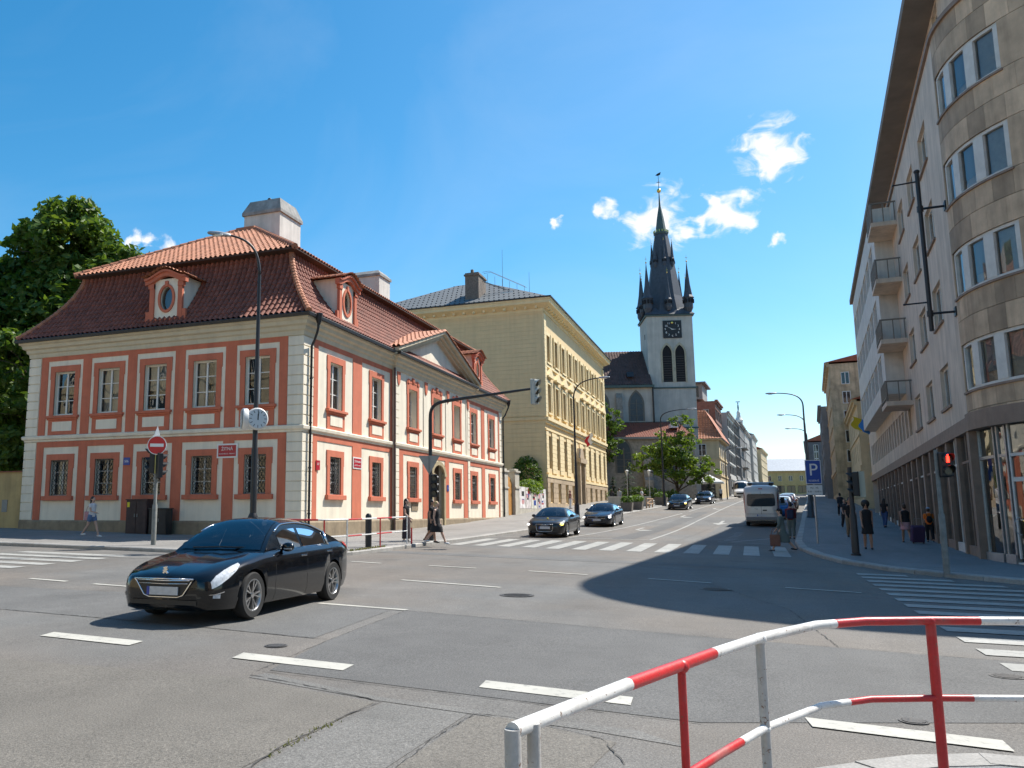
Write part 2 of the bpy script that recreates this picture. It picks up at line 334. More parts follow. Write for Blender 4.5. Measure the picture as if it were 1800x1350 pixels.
def clip_poly(pts, step=1.0):
    out = []
    for (a, b), (c, d) in zip(pts, pts[1:] + pts[:1]):
        n = max(1, int(math.hypot(c - a, d - b) / step))
        out += [(a + (c - a) * i / n, b + (d - b) * i / n) for i in range(n)]
    return out
def flat(name, pts, dz, m, parent=None, cell=1.0, thick=0):
    """a sheet of any outline draped over the ground"""
    bm = bmesh.new(); pts = [(float(a), float(b)) for a, b in pts]
    f = bm.faces.new([bm.verts.new((x, y, 0)) for x, y in pts])
    if f.normal.z < 0 or sum(a * d - b * c for (a, b), (c, d) in zip(pts, pts[1:] + pts[:1])) < 0: bmesh.ops.reverse_faces(bm, faces=[f])
    xs = [p[0] for p in pts]; ys = [p[1] for p in pts]
    for ax, lo, hi in ((0, min(xs), max(xs)), (1, min(ys), max(ys))):
        k = math.floor(lo / cell) + 1
        while k * cell < hi:
            co = [0, 0, 0]; no = [0, 0, 0]; co[ax] = k * cell; no[ax] = 1
            bmesh.ops.bisect_plane(bm, geom=bm.verts[:] + bm.edges[:] + bm.faces[:], plane_co=co, plane_no=no); k += 1
    bmesh.ops.triangulate(bm, faces=[q for q in bm.faces if len(q.verts) > 4])
    if thick:
        r = bmesh.ops.extrude_edge_only(bm, edges=[e for e in bm.edges if e.is_boundary])
        low = set(v for v in r['geom'] if isinstance(v, bmesh.types.BMVert))
        for v in bm.verts: v.co.z = gz(v.co.x, v.co.y) + (dz if v not in low else dz - thick)
        bmesh.ops.recalc_face_normals(bm, faces=bm.faces[:])
    else:
        for v in bm.verts: v.co.z = gz(v.co.x, v.co.y) + dz
    me = bpy.data.meshes.new(name); bm.to_mesh(me); bm.free(); me.materials.append(m); return mk(name, me, parent)
def arc(cx, cy, r, a0, a1, n=8): return [(cx + r * math.cos(R(a0 + (a1 - a0) * i / n)), cy + r * math.sin(R(a0 + (a1 - a0) * i / n))) for i in range(n + 1)]

KW = .28
KL = [(-60, 21.8), (-40, 22.2), (-24, 22.4), (-19, 22.55), (-14.2, 22.6)] + arc(-14.2, 25.0, 2.42, -90, 0, 8)[1:] + [(-11.72, 28.5), (-11.75, 31.5), (-11.6, 34), (-11.5, 38.75), (-11.3, 46.3), (-10.1, 68), (-7.9, 91.5), (-2.4, 132), (-.2, 180), (5.2, 290)]
KR = [(60, 20.6), (20, 21.3), (12, 21.7), (8, 22.6), (5.8, 24.0), (4.43, 25.4), (3.35, 26.9), (2.45, 29.2), (1.9, 32.5), (1.6, 36.2), (1.68, 41.2), (2.57, 56.2), (4.2, 83), (7.2, 130), (10.6, 195), (15, 290)]
KNR = [(60, 6.0), (12, 6.4), (4, 6.6), (1.9, 6.72), (1.25, 6.69), (.84, 6.48), (.48, 6.16), (.08, 5.78), (-.32, 5.15), (-.66, 4.3), (-.9, 2.9), (-1.0, 0), (-1.1, -25)]
def inset(line, d, left):
    out = []
    for i, p in enumerate(line):
        a = Vector(line[max(i - 1, 0)]); b = Vector(line[min(i + 1, len(line) - 1)]); t = (b - a).normalized()
        n = Vector((-t.y, t.x)) * (1 if left else -1); out.append((p[0] + n.x * d, p[1] + n.y * d))
    return out
def kerbline(pav, line, left, lim, seg=1.0, near=1e9):
    """granite kerb stones, one object each while they are near, then one joined run"""
    pts = [Vector(p) for p in line]; far = MB(); acc = []
    for a, b in zip(pts, pts[1:]):
        d = (b - a).length; n = max(1, round(d / seg))
        for i in range(n): acc.append((a + (b - a) * (i / n), a + (b - a) * ((i + 1) / n)))
    cache = {}
    for a, b in acc:
        c = (a + b) / 2; t = (b - a); ln = t.length; t.normalize(); nrm = Vector((-t.y, t.x)) * (1 if left else -1)
        za, zb = gz(a.x, a.y), gz(b.x, b.y); ang = math.atan2(t.y, t.x); h = KERB + .006
        if c.length < near and abs(c.x) < lim:
            key = round(ln, 2)
            if key not in cache:
                q = MB(); s = 1 if left else -1; g = .006; w = KW
                prof = [(0, -.1), (0, h - .03), (.03 * s, h), (w * s, h), (w * s, -.1)]
                if not left: prof = prof[::-1]
                q.T = lambda x, y, z: (x, y, z)
                n_ = 5; x0, x1 = -key / 2 + g, key / 2 - g
                q.add([(x0, y, z) for y, z in prof] + [(x1, y, z) for y, z in prof], [tuple(range(n_)), tuple(range(2 * n_ - 1, n_ - 1, -1))] + [(i, i + n_, (i + 1) % n_ + n_, (i + 1) % n_) for i in range(n_)])
                cache[key] = q.mesh('kerb_stone', GRAN)
            mk('kerb_stone', cache[key], pav, (c.x, c.y, (za + zb) / 2 + rnd.uniform(-.004, .004)), (0, -math.atan2(zb - za, ln), ang + rnd.uniform(-.004, .004)))
        else:
            i0, i1 = a + nrm * KW, b + nrm * KW
            far.add([(a.x, a.y, za - .1), (b.x, b.y, zb - .1), (b.x, b.y, zb + h), (a.x, a.y, za + h), (i0.x, i0.y, za + h), (i1.x, i1.y, zb + h), (i0.x, i0.y, za - .1), (i1.x, i1.y, zb - .1)],
                    [(0, 1, 2, 3), (3, 2, 5, 4), (4, 5, 7, 6)])
    if far.v: stuff(far.build('kerb_run', GRAN, pav))
pl = struct(flat('pavement_left', [(-60, 31.5)] + inset(KL, KW - .02, True) + [(-6, 290), (-19, 120), (-19, 31.5)], KERB, PAVE, cell=2.0))
kerbline(pl, KL, True, 34, 1.0, 78)
pr = struct(flat('pavement_right', inset(KR, KW - .02, False) + [(30, 290), (60, 80)], KERB, PAVED, cell=2.0))
kerbline(pr, KR, False, 14, 1.0, 70)
pn = struct(flat('pavement_near', inset(KNR, KW - .02, True) + [(60, -25)], KERB, PAVED, cell=2.0))
kerbline(pn, KNR, True, 6, .9, 12)

# repairs and joints in the carriageway
def patch(pts, m, dz=.004): stuff(flat('asphalt_patch', pts, dz, m, road, 1.0))
patch([(-5.33, 13.1), (-.7, 12.2), (4.5, 11.4), (12, 10.6), (12, 8.2), (1.9, 8.35), (-.46, 7.35), (-2.1, 7.55), (-4.75, 7.9), (-5.1, 9.8)], ASPHD)
patch([(-16, 13.2), (-9, 13.4), (-5.6, 13.35), (-5.35, 9.95), (-8, 10.3), (-16, 10.9)], asphalt('asphalt_lane', (.127, .125, .119), .08))
patch([(-3.06, 7.0), (-2.26, 6.9), (-2.32, 4.2), (-3.1, 4.0)], asphalt('asphalt_trench', (.152, .147, .136), .08))
patch([(-4.7, 7.75), (-3.2, 7.2), (-.9, 6.9), (-.5, 6.55), (-1.2, 6.75), (-3.1, 7.05), (-4.75, 7.5)], MATS['asphalt_trench'])
patch([(-30, 7.0), (-12, 7.1), (-4.85, 7.45), (-3.14, 6.98), (-3.2, 2), (-12, 1), (-30, 1)], ASPHB)
patch([(-2.2, 6.85), (-1.95, 6.9), (-1.0, 6.5), (-1.25, 4.0), (-2.28, 4.0)], ASPHB)
patch([(-2.6, 38), (-1.0, 38), (-.2, 62), (-1.7, 62)], MATS['asphalt_lane'])
patch([(-6.2, 40), (-5.2, 40), (-3.5, 80), (-4.4, 80)], ASPHD, .0045)
patch([(-14, 27.5), (1, 26.5), (1.2, 25.6), (-13, 26.4)], MATS['asphalt_lane'], .0045)
patch([(-22, 20.9), (-12.6, 21.4), (-12.6, 20.4), (-22, 19.9)], MATS['asphalt_trench'], .0045)
CRACK = mat('tar_joint', (.060, .057, .052), .85, var=.4, vs=12)
def ribbon(pts, w, m, name='joint_crack', dz=.008, jit=.012, seg=.06):
    P = []
    for (a, b), (c, d) in zip(pts, pts[1:]):
        n = max(1, int(math.hypot(c - a, d - b) / seg)); P += [(a + (c - a) * i / n + rnd.uniform(-jit, jit), b + (d - b) * i / n + rnd.uniform(-jit, jit)) for i in range(n)]
    P.append(pts[-1]); q = MB(); vs = []
    for i, p in enumerate(P):
        a = Vector(P[max(i - 1, 0)]); b = Vector(P[min(i + 1, len(P) - 1)]); t = (b - a).normalized(); ww = w * .55 * rnd.uniform(.1, 1.3) / 2
        for sg in (1, -1): x, y = p[0] - t.y * ww * sg, p[1] + t.x * ww * sg; vs.append((x, y, gz(x, y) + dz))
    q.add(vs, [(2 * i, 2 * i + 1, 2 * i + 3, 2 * i + 2) for i in range(len(P) - 1)]); stuff(q.build(name, m, road))
for pts, w in [([(-3.05, 2.5), (-3.12, 4.97), (-3.18, 5.6), (-3.16, 6.39), (-3.09, 7.03), (-3.86, 7.32), (-4.79, 7.6)], .035),
               ([(-2.2, 3), (-2.23, 5.34), (-2.26, 6.06), (-2.21, 6.93), (-1.89, 6.92), (-1.11, 6.55), (-.87, 5.97)], .025),
               ([(-5.33, 13.08), (-.67, 12.2), (4.5, 11.4), (12, 10.6)], .03), ([(-5.33, 13.05), (-5.09, 9.84), (-4.85, 7.8)], .025),
               ([(-15, 10.9), (-8, 10.3), (-5.15, 9.95)], .03), ([(-24, 13.2), (-15, 13.3), (-10, 13.5)], .02), ([(-4.8, 7.82), (-2.05, 7.5), (-.46, 7.3)], .02),
               ([(-1.5, 22), (.5, 16), (.9, 12)], .025), ([(-9.5, 18.6), (-6, 18.2), (-2, 18.6)], .02), ([(-16, 16.1), (-9, 15.7), (-4, 15.9)], .02), ([(-3.2, 40), (-1.2, 75)], .03)]:
    ribbon(pts, w, CRACK)
WEED = leafmat('weed_leaf', (.09, .12, .03), (.16, .15, .05))
def weeds(pts, n, name, s=.035):
    q = MB()
    for i in range(n):
        t = rnd.random() * (len(pts) - 1); k = int(t); t -= k; x = pts[k][0] + (pts[k + 1][0] - pts[k][0]) * t + rnd.gauss(0, .025); y = pts[k][1] + (pts[k + 1][1] - pts[k][1]) * t + rnd.gauss(0, .025)
        z = gz(x, y); a = rnd.uniform(0, 6.28); h = s * rnd.uniform(.5, 1.6); dx, dy = math.cos(a) * s * .35, math.sin(a) * s * .35; lx, ly = rnd.gauss(0, h * .5), rnd.gauss(0, h * .5)
        q.add([(x - dx, y - dy, z), (x + dx, y + dy, z), (x + lx + dx * .4, y + ly + dy * .4, z + h), (x + lx - dx * .4, y + ly - dy * .4, z + h * .9)], [(0, 1, 2, 3)])
    return tag(q.build(name, WEED), 'small weeds growing out of the asphalt joint in the foreground', 'weeds', kind='stuff')
weeds([(-3.13, 5.2), (-3.17, 5.75), (-3.15, 6.3)], 70, 'joint_weeds', .018)
weeds([(.4, 6.15), (.85, 6.55), (1.4, 6.75)], 70, 'kerb_weeds', .02)['label'] = 'small weeds along the near kerb below the railing'
weeds([(-11.95, 24.6), (-12.0, 27.6)], 220, 'corner_weeds', .05)['label'] = 'dry weeds behind the kerb under the far railing'
for o in C.objects:
    if o.name == 'corner_weeds':
        o.location.z = KERB

# painted markings
def mark(name, pts, m=MARK): flat(name, pts, .010, m, road, 1.0)
for q in [[(-8.8, 9.03), (-7.19, 8.89), (-7.14, 8.56), (-8.73, 8.72)], [(-5.57, 8.67), (-4.06, 8.49), (-4.03, 8.16), (-5.5, 8.33)], [(-2.51, 8.25), (-1.08, 8.05), (-1.06, 7.72), (-2.48, 7.92)], [(.3, 7.84), (1.6, 7.64), (1.6, 7.32), (.34, 7.53)], [(-12.2, 9.4), (-10.6, 9.25), (-10.55, 8.95), (-12.15, 9.1)]]: mark('lane_dash', q)
def line(name, a, b, w, m=MARK):
    t = (Vector(b) - Vector(a)).normalized(); n = Vector((-t.y, t.x)) * w / 2
    mark(name, [(a[0] + n.x, a[1] + n.y), (b[0] + n.x, b[1] + n.y), (b[0] - n.x, b[1] - n.y), (a[0] - n.x, a[1] - n.y)], m)
for a, b in [((-12.91, 14.29), (-11.61, 14.15)), ((-10.2, 13.8), (-8.4, 13.55)), ((-7.07, 13.35), (-5.33, 13.13)), ((-7.39, 17.9), (-4.93, 17.35)), ((-5.4, 21.65), (-3.84, 21.3)), ((-8.26, 21.95), (-6.86, 21.8)), ((-10.72, 22.2), (-9.7, 22.0)), ((-2.36, 21.0), (-.94, 20.6)), ((.57, 20.3), (1.98, 19.9)), ((-11, 18.6), (-9, 18.2)), ((-15, 14.6), (-13.8, 14.45))]: line('lane_line', a, b, .13)
for i in range(15):
    x = -11.2 + i * .985
    if x > 1.2: break
    y0, y1 = 31.6, 37.5
    if -8.1 < x: mark('zebra_stripe', [(x, y0), (x + .53, y0), (x + .53, y1), (x, y1)], MARKW)
    else: mark('zebra_stripe', [(x, y0 + .3), (x + .53, y0 + .3), (x + .53, y1 - .1), (x, y1 - .1)], MARKW)
line('stop_line', (-8.02, 39.75), (-4.32, 40.35), .22, MARKW); line('stop_line', (-11.2, 39.5), (-9.2, 39.6), .22, MARKW)
line('lane_line', (-4.36, 40.5), (-3.66, 62), .13, MARKW); line('lane_line', (-3.66, 62.5), (-.8, 130), .13, MARKW); line('lane_line', (-8.05, 40.2), (-5.5, 76), .13, MARKW); line('lane_line', (-5.2, 80), (-3, 120), .13, MARKW)
for i in range(9):
    y = 12.2 + i * 1.02
    mark('zebra_stripe', [(-21.6, y), (-17.4, y), (-17.4, y + .5), (-21.6, y + .5)], MARKW)
for i in range(15):
    y = 9.9 + i * 1.08
    if y > 26.4: break
    x1 = min(6.6, 6.6 if y < 21 else 6.6 - (y - 21) * .75)
    mark('zebra_stripe', [(2.45, y), (x1, y), (x1, y + .52), (2.45, y + .52)], MARKW)
def arrow(x, y, s, kind, ang=0):
    A = {'left': [(-.08, 0), (.08, 0), (.08, 2.2), (-.25, 2.9), (-.25, 3.3), (-.9, 2.65), (-.25, 2.0), (-.25, 2.45), (-.08, 2.1)],
         'straight': [(-.08, 0), (.08, 0), (.08, 2.6), (.4, 2.6), (0, 4.2), (-.4, 2.6), (-.08, 2.6)]}[kind]
    c, sn = math.cos(R(ang)), math.sin(R(ang)); mark('lane_arrow', [(x + (p * c - q * sn) * s, y + (p * sn + q * c) * s) for p, q in A], MARKW)
arrow(-6.1, 53.2, 1.15, 'left', 177); arrow(-5.0, 72, 1.15, 'left', 177); arrow(-3.3, 90, 1.15, 'left', 177); arrow(-1.9, 64.5, 1.3, 'straight', 178)
for i in range(7): line('bay_tick', (-1.25 + i * .06, 41.5 + i * 1.4), (-.85 + i * .06, 41.5 + i * 1.4), .25, MARKW)
line('bay_line', (-.9, 40.6), (1.5, 46.4), .13, MARKW); line('bay_line', (-1.5, 40.6), (1.2, 39.3), .13, MARKW)
# manhole covers
IRON = mat('cast_iron', (.09, .085, .08), .6, metal=.4, var=.2, vs=12, bump=.6, bs=50)
def manhole(x, y, r):
    t = thing('manhole_cover', None, None, (x, y, gz(x, y))); q = MB(); q.lathe([(r, .004), (r, .011), (r * .86, .011), (r * .86, .006)], 24); q.build('cover_ring', IRON, t)
    q = MB(); q.lathe([(r * .85, .005), (r * .84, .009), (.01, .010)], 24)
    for i in range(-3, 4):
        w = math.sqrt(max(0, (r * .75) ** 2 - (i * r * .2) ** 2)); q.box(-w, i * r * .2 - .012, .009, w, i * r * .2 + .012, .014)
    q.build('cover_plate', IRON, t); return t
for (x, y, r), lab in zip([(-4.26, 16.1, .33), (-.8, 19.2, .33), (-5.48, 9.25, .14), (1.1, 8.05, .11), (2.32, 10.6, .16)],
        ['round cast iron manhole cover on the sunlit crossing', 'round manhole cover inside the big building shadow', 'small round valve cover beside the dashed line left', 'small pale valve cover right of the middle railing post', 'small round cover near the right zebra crossing']):
    tag(manhole(x, y, r), lab, 'manhole cover', 'iron covers in the road')
# ------------------------------------------------------------------ facade helpers: local x along the wall, -y outwards
def wallgrid(q, u0, u1, z0, z1, ops, d=.3, y=0):
    us = sorted({u0, u1, *[v for o in ops for v in o[:2] if u0 < v < u1]}); zs = sorted({z0, z1, *[v for o in ops for v in o[2:4] if z0 < v < z1]})
    for a, b in zip(us, us[1:]):
        for c, e in zip(zs, zs[1:]):
            m, n = (a + b) / 2, (c + e) / 2
            if any(o[0] < m < o[1] and o[2] < n < o[3] for o in ops): continue
            q.quad((a, y, c), (b, y, c), (b, y, e), (a, y, e))
    for a, b, c, e in [o[:4] for o in ops]:
        q.quad((a, y, c), (a, y + d, c), (a, y + d, e), (a, y, e)); q.quad((b, y, c), (b, y, e), (b, y + d, e), (b, y + d, c))
        q.quad((a, y, e), (a, y + d, e), (b, y + d, e), (b, y, e)); q.quad((a, y, c), (b, y, c), (b, y + d, c), (a, y + d, c))
def win_meshes(w, h, nx=2, nz=3, fr=.07, bar=.035, depth=.06, room=True, mat_=None, curtain=0):
    """casement frame with glazing bars, pane with dark room behind; origin bottom centre, pane plane at y=0, out = -y"""
    q = MB(); x0, x1 = -w / 2, w / 2
    q.box(x0, -depth / 2, 0, x0 + fr, depth / 2, h); q.box(x1 - fr, -depth / 2, 0, x1, depth / 2, h); q.box(x0 + fr, -depth / 2, 0, x1 - fr, depth / 2, fr); q.box(x0 + fr, -depth / 2, h - fr, x1 - fr, depth / 2, h)
    for i in range(1, nx):
        c = x0 + w * i / nx; q.box(c - fr * .6, -depth / 2 - .01, fr, c + fr * .6, depth / 2, h - fr)
    for j in range(1, nz): q.box(x0 + fr, -depth * .3, h * j / nz - bar / 2, x1 - fr, depth * .3, h * j / nz + bar / 2)
    f = q.mesh('window_frame', mat_ or FRAMEW)
    p = MB(); p.quad((x0 + fr * .5, 0, fr * .5), (x1 - fr * .5, 0, fr * .5), (x1 - fr * .5, 0, h - fr * .5), (x0 + fr * .5, 0, h - fr * .5))
    pane = p.mesh('pane', PANE if room else DGLASS)
    rm = None
    if room:
        p = MB(); p.add([(x0, .03, 0), (x1, .03, 0), (x1, .03, h), (x0, .03, h), (x0, .9, 0), (x1, .9, 0), (x1, .9, h), (x0, .9, h)], [(0, 1, 5, 4), (1, 2, 6, 5), (2, 3, 7, 6), (3, 0, 4, 7), (4, 5, 6, 7)])
        if curtain:
            n = 14
            for (a, b, zlo) in ([(x0 + .02, x0 + w * .30, .02), (x1 - w * .30, x1 - .02, .02)] if curtain == 1 else [(x0 + .03, x1 - .03, h * .45)] if curtain == 2 else [(x0 + .03, x1 - .03, .03)]):
                vs = []
                for i in range(n + 1):
                    xx = a + (b - a) * i / n; yy = .16 + .03 * math.sin(i * 2.1); vs += [(xx, yy, zlo), (xx, yy, h - .02)]
                p.k = 1; p.add(vs, [(2 * i, 2 * i + 2, 2 * i + 3, 2 * i + 1) for i in range(n)]); p.k = 0
        rm = p.mesh('room_behind', [ROOM, ROOM2])
    return f, pane, rm
def put_win(ms, parent, x, z, yd, base=(0, 0, 0), rz=0, name='window', label=None):
    c, s = math.cos(rz), math.sin(rz); lx, ly = x, yd
    o = mk(name, ms[0], parent, (base[0] + lx * c - ly * s, base[1] + lx * s + ly * c, base[2] + z), rz)
    mk('pane', ms[1], o)
    if ms[2]: mk('room_behind', ms[2], o)
    return o

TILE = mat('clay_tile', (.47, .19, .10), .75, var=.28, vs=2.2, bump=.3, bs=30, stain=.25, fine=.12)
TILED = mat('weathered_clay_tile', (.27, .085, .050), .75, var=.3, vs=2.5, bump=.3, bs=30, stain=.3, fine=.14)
def tile_slope(name, P, Ls, n_rows, spacing, parent, m, amp=.085, lap=.035, sub=7):
    """P(u,t)->(point, normal); Ls(t)->(u0,u1); barrel tiles laid in courses"""
    u0 = min(Ls(0)[0], Ls(1)[0]); u1 = max(Ls(0)[1], Ls(1)[1]); nc = max(2, int(round((u1 - u0) / spacing))); nu = nc * sub
    V = []
    for r in range(n_rows):
        for e in (0, 1):
            t = (r + e) / n_rows; a, b = Ls(t)
            for i in range(nu + 1):
                u = u0 + (u1 - u0) * i / nu; ph = (i / sub) % 1.0
                h = amp * (-.35 if ph < .08 or ph > .75 else math.sin(math.pi * (ph - .08) / .67) ** .6 if .08 < ph < .75 else 0) + lap * (1 - e)
                uu = min(max(u, a), b); p, n = P(uu, t); V.append((p[0] + n[0] * h, p[1] + n[1] * h, p[2] + n[2] * h))
    F = []; w = nu + 1
    for r in range(2 * n_rows - 1):
        o = r * w
        for i in range(nu):
            qd = (o + i, o + i + 1, o + w + i + 1, o + w + i)
            if V[qd[0]] == V[qd[1]] and V[qd[2]] == V[qd[3]]: continue
            F.append(qd)
    me = bpy.data.meshes.new(name); me.from_pydata(V, [], F); me.materials.append(m); me.polygons.foreach_set('use_smooth', [True] * len(F)); me.set_sharp_from_angle(angle=R(50))
    return stuff(mk(name, me, parent))
def ridge_tiles(name, a, b, parent, m, r=.14, step=.38):
    a, b = Vector(a), Vector(b); n = max(1, int((b - a).length / step)); q = MB()
    for i in range(n):
        p0 = a.lerp(b, i / n); p1 = a.lerp(b, min(1, (i + 1.12) / n)); q.cyl(p0, p1, r * 1.08, r * .9, 8, True)
    return stuff(q.build(name, m, parent, smooth=40))

# ------------------------------------------------------------------ the red and white baroque house on the corner
HX, HY, HW, HL = -17.2, 30.75, 15.25, 30.65       # street corner, width along the cross street, length up the street
red = thing('baroque_house', 'salmon and white two-storey corner house with red tiled mansard roof', 'house', (HX, HY, .5))
ZB = -.5
LFB, LFR = (-HW, 0, ZB), 0            # left facade: x from 0..HW at y=0
RFB, RFR = (0, 0, ZB), math.pi / 2    # right facade
LA = [2.25, 4.92, 7.60, 10.30, 13.02]             # window axes, left front
RA = [3.05, 7.55, 12.12, 15.95, 19.68, 23.68, 27.95]
UO = (.62, 6.25, 8.35); LO = (.545, 2.43, 4.10)
DOOR = (14.95, 17.0, .4, 4.45)
def fpart(name, q, m, side, bevel=0, smooth=False):
    b, r = (LFB, LFR) if side == 'L' else (RFB, RFR)
    return mk(name, q.mesh(name, m, smooth), red, b, r, bevel)
RES = (9.6, 22.2, .16)                            # projecting middle part of the street front
def yoff(u): return -RES[2] if RES[0] < u < RES[1] else 0
for side, A, LL in (('L', LA, HW), ('R', RA, HL)):
    ops = [(c - UO[0], c + UO[0], UO[1], UO[2]) for c in A]
    ops += [(c - LO[0], c + LO[0], LO[1], LO[2]) for i, c in enumerate(A) if not (side == 'R' and i == 3)]
    q = MB()
    if side == 'L': wallgrid(q, 0, LL, -.6, 9.75, ops, .32)
    else:
        ops.append(DOOR)
        wallgrid(q, 0, RES[0], -.6, 9.75, [o for o in ops if o[1] < RES[0]], .32)
        wallgrid(q, RES[1], LL, -.6, 9.75, [o for o in ops if o[0] > RES[1]], .32)
        wallgrid(q, RES[0], RES[1], -.6, 9.75, [o for o in ops if RES[0] < o[0] < RES[1]], .32 + RES[2], -RES[2])
        for u in RES[:2]: q.quad((u, 0, -.6), (u, -RES[2], -.6), (u, -RES[2], 9.75), (u, 0, 9.75))
    fpart('wall', q, WHITE, side)
q = MB(); q.quad((-HW, HL, -.6), (0, HL, -.6), (0, HL, 9.75), (-HW, HL, 9.75)); q.quad((-HW, 0, -.6), (-HW, HL, -.6), (-HW, HL, 9.75), (-HW, 0, 9.75))
mk('wall', q.mesh('wall', WHITE), red, (0, 0, ZB))

# salmon fields, lesenes and surrounds (all proud of the white wall)
def rb(q, u0, u1, z0, z1, t, y=0): q.box(u0, y - t, z0, u1, y + .02, z1)
def frame_ring(q, c, hw, z0, z1, ow, oz0, oz1, t, y=0):    # ring between opening (hw) and outer (ow)
    rb(q, c - ow, c - hw, oz0, oz1, t, y); rb(q, c + hw, c + ow, oz0, oz1, t, y); rb(q, c - hw, c + hw, z1, oz1, t, y)
    if oz0 < z0 - .001: rb(q, c - hw, c + hw, oz0, z0, t, y)
surr_up = {}; 
def surround(side, c, up):
    y = yoff(c) if side == 'R' else 0
    if up:
        q = MB(); frame_ring(q, 0, UO[0], 6.22, UO[2], .87, 5.30, 8.64, .045); rb(q, -.91, -.87, 8.0, 8.64, .045); rb(q, .87, .91, 8.0, 8.64, .045)
        sl = MB(); sl.box(-.98, -.17, 6.10, .98, .0, 6.22); sl.box(-.92, -.11, 6.02, .92, 0, 6.10)
        ap = MB(); ap.box(-.60, -.065, 5.48, .60, 0, 5.93)
    else:
        q = MB(); frame_ring(q, 0, LO[0], LO[1], LO[2], .80, LO[1] - .02, 4.38, .05); rb(q, -.84, -.80, 3.7, 4.38, .05); rb(q, .80, .84, 3.7, 4.38, .05)
        sl = MB(); sl.box(-.92, -.16, 2.20, .92, 0, 2.41); ap = None
    return q, sl, ap
cache = {}
for side, A in (('L', LA), ('R', RA)):
    base, rz = (LFB, LFR) if side == 'L' else (RFB, RFR)
    for up in (1, 0):
        for i, c in enumerate(A):
            if side == 'R' and i == 3 and not up: continue
            if up not in cache:
                cache[up] = [x.mesh(n, SALM if n != 'apron_panel' else WHITE) if x else None for x, n in zip(surround(side, c, up), ('window_surround', 'window_sill', 'apron_panel'))]
            y = yoff(c) if side == 'R' else 0
            cc, ss = math.cos(rz), math.sin(rz); loc = (base[0] + c * cc - y * ss, base[1] + c * ss + y * cc, base[2])
            for me, n in zip(cache[up], ('window_surround', 'window_sill', 'apron_panel')):
                if me: mk(n, me, red, loc, rz, .012 if n == 'window_sill' else 0)
# windows: white casements upstairs, dark windows behind wrought grilles downstairs
WU = [win_meshes(2 * UO[0], UO[2] - UO[1], 2, 3, .075, .04, curtain=k) for k in (0, 1, 2, 3)]
WL = [win_meshes(2 * LO[0], LO[2] - LO[1], 2, 3, .06, .035, curtain=k) for k in (0, 3)]
def grille_mesh():
    q = MB(); w, z0, z1 = LO[0] * 2 - .04, 0, LO[2] - LO[1]; n = 6; sp = w / n
    for k in range(n + 1):
        for ph in (0, math.pi):
            x0 = -w / 2 + k * sp; pts = []
            for j in range(29):
                z = z0 + .02 + (z1 - .04) * j / 28; pts.append((min(max(x0 + math.sin(j / 28 * math.pi * 7 + ph) * sp * .5, -w / 2), w / 2), 0, z))
            q.tube(pts, .011, 4)
    for z in (z0 + .03, z1 - .03): q.box(-w / 2, -.012, z - .012, w / 2, .012, z + .012)
    return q.mesh('window_grille', DARKM)
GR = grille_mesh()
for side, A in (('L', LA), ('R', RA)):
    base, rz = (LFB, LFR) if side == 'L' else (RFB, RFR)
    for i, c in enumerate(A):
        y = yoff(c) if side == 'R' else 0
        put_win(WU[(i * 3 + (side == 'R')) % 4 if side == 'L' else (1, 0, 2, 0, 1, 0, 2)[i]], red, c, UO[1], .20, base, rz)
        if side == 'R' and i == 3: continue
        put_win(WL[(i == 0) * 1 if side == 'L' else 0], red, c, LO[1], .24, base, rz)
        cc, ss = math.cos(rz), math.sin(rz); yy = y + .07
        mk('window_grille', GR, red, (base[0] + c * cc - yy * ss, base[1] + c * ss + yy * cc, base[2] + LO[1]), rz)
# salmon strips
def strips(side, A, ends, lowskip=()):
    """vertical lesenes between panels, bands below the string course and under the cornice"""
    q = MB(); hp = 1.08
    edges = [ends[0]] + [v for c in A for v in (c - hp, c + hp)] + [ends[1]]
    y = -RES[2] if side == 'R' and RES[0] < ends[0] + .1 < RES[1] else 0
    for a, b in zip(edges[::2], edges[1::2]):
        if b - a > .03: rb(q, a, b, 1.29, 4.72, .03, y)
    rb(q, ends[0], ends[1], 4.72, 4.98, .03, y)
    return q, y, edges
def upper(q, A, ends, y):
    hp = 1.08; edges = [ends[0]] + [v for c in A for v in (c - hp, c + hp)] + [ends[1]]
    for a, b in zip(edges[::2], edges[1::2]):
        if b - a > .03: rb(q, a, b, 5.28, 8.90, .03, y)
    rb(q, ends[0], ends[1], 8.90, 9.13, .03, y)
e = (.74, HW - .74); q, y, _ = strips('L', LA, e); upper(q, LA, e, 0); fpart('salmon_field', q, SALM, 'L')
for A, e in ((RA[:2], (.9, RES[0] - .03)), (RA[5:], (RES[1] + .15, HL - .74))):
    q = MB(); hp = 1.75; ed = [e[0]] + [v for c in A for v in (c - hp, c + hp)] + [e[1]]
    for a, b in zip(ed[::2], ed[1::2]):
        if b - a > .03: rb(q, a, b, 1.29, 4.72, .03); rb(q, a, b, 5.28, 8.90, .03)
    rb(q, *e, 4.72, 4.98, .03); rb(q, *e, 8.90, 9.13, .03)
    fpart('salmon_field', q, SALM, 'R')
q = MB(); y = -RES[2]; e = (RES[0] + .45, RES[1] - .45)
for a, b in ((e[0], 10.68), (13.62, 14.55), (17.35, 18.05), (20.95, e[1])): rb(q, a, b, 1.29, 4.72, .03, y)
rb(q, *e, 4.72, 4.98, .03, y); fpart('salmon_field', q, SALM, 'R')
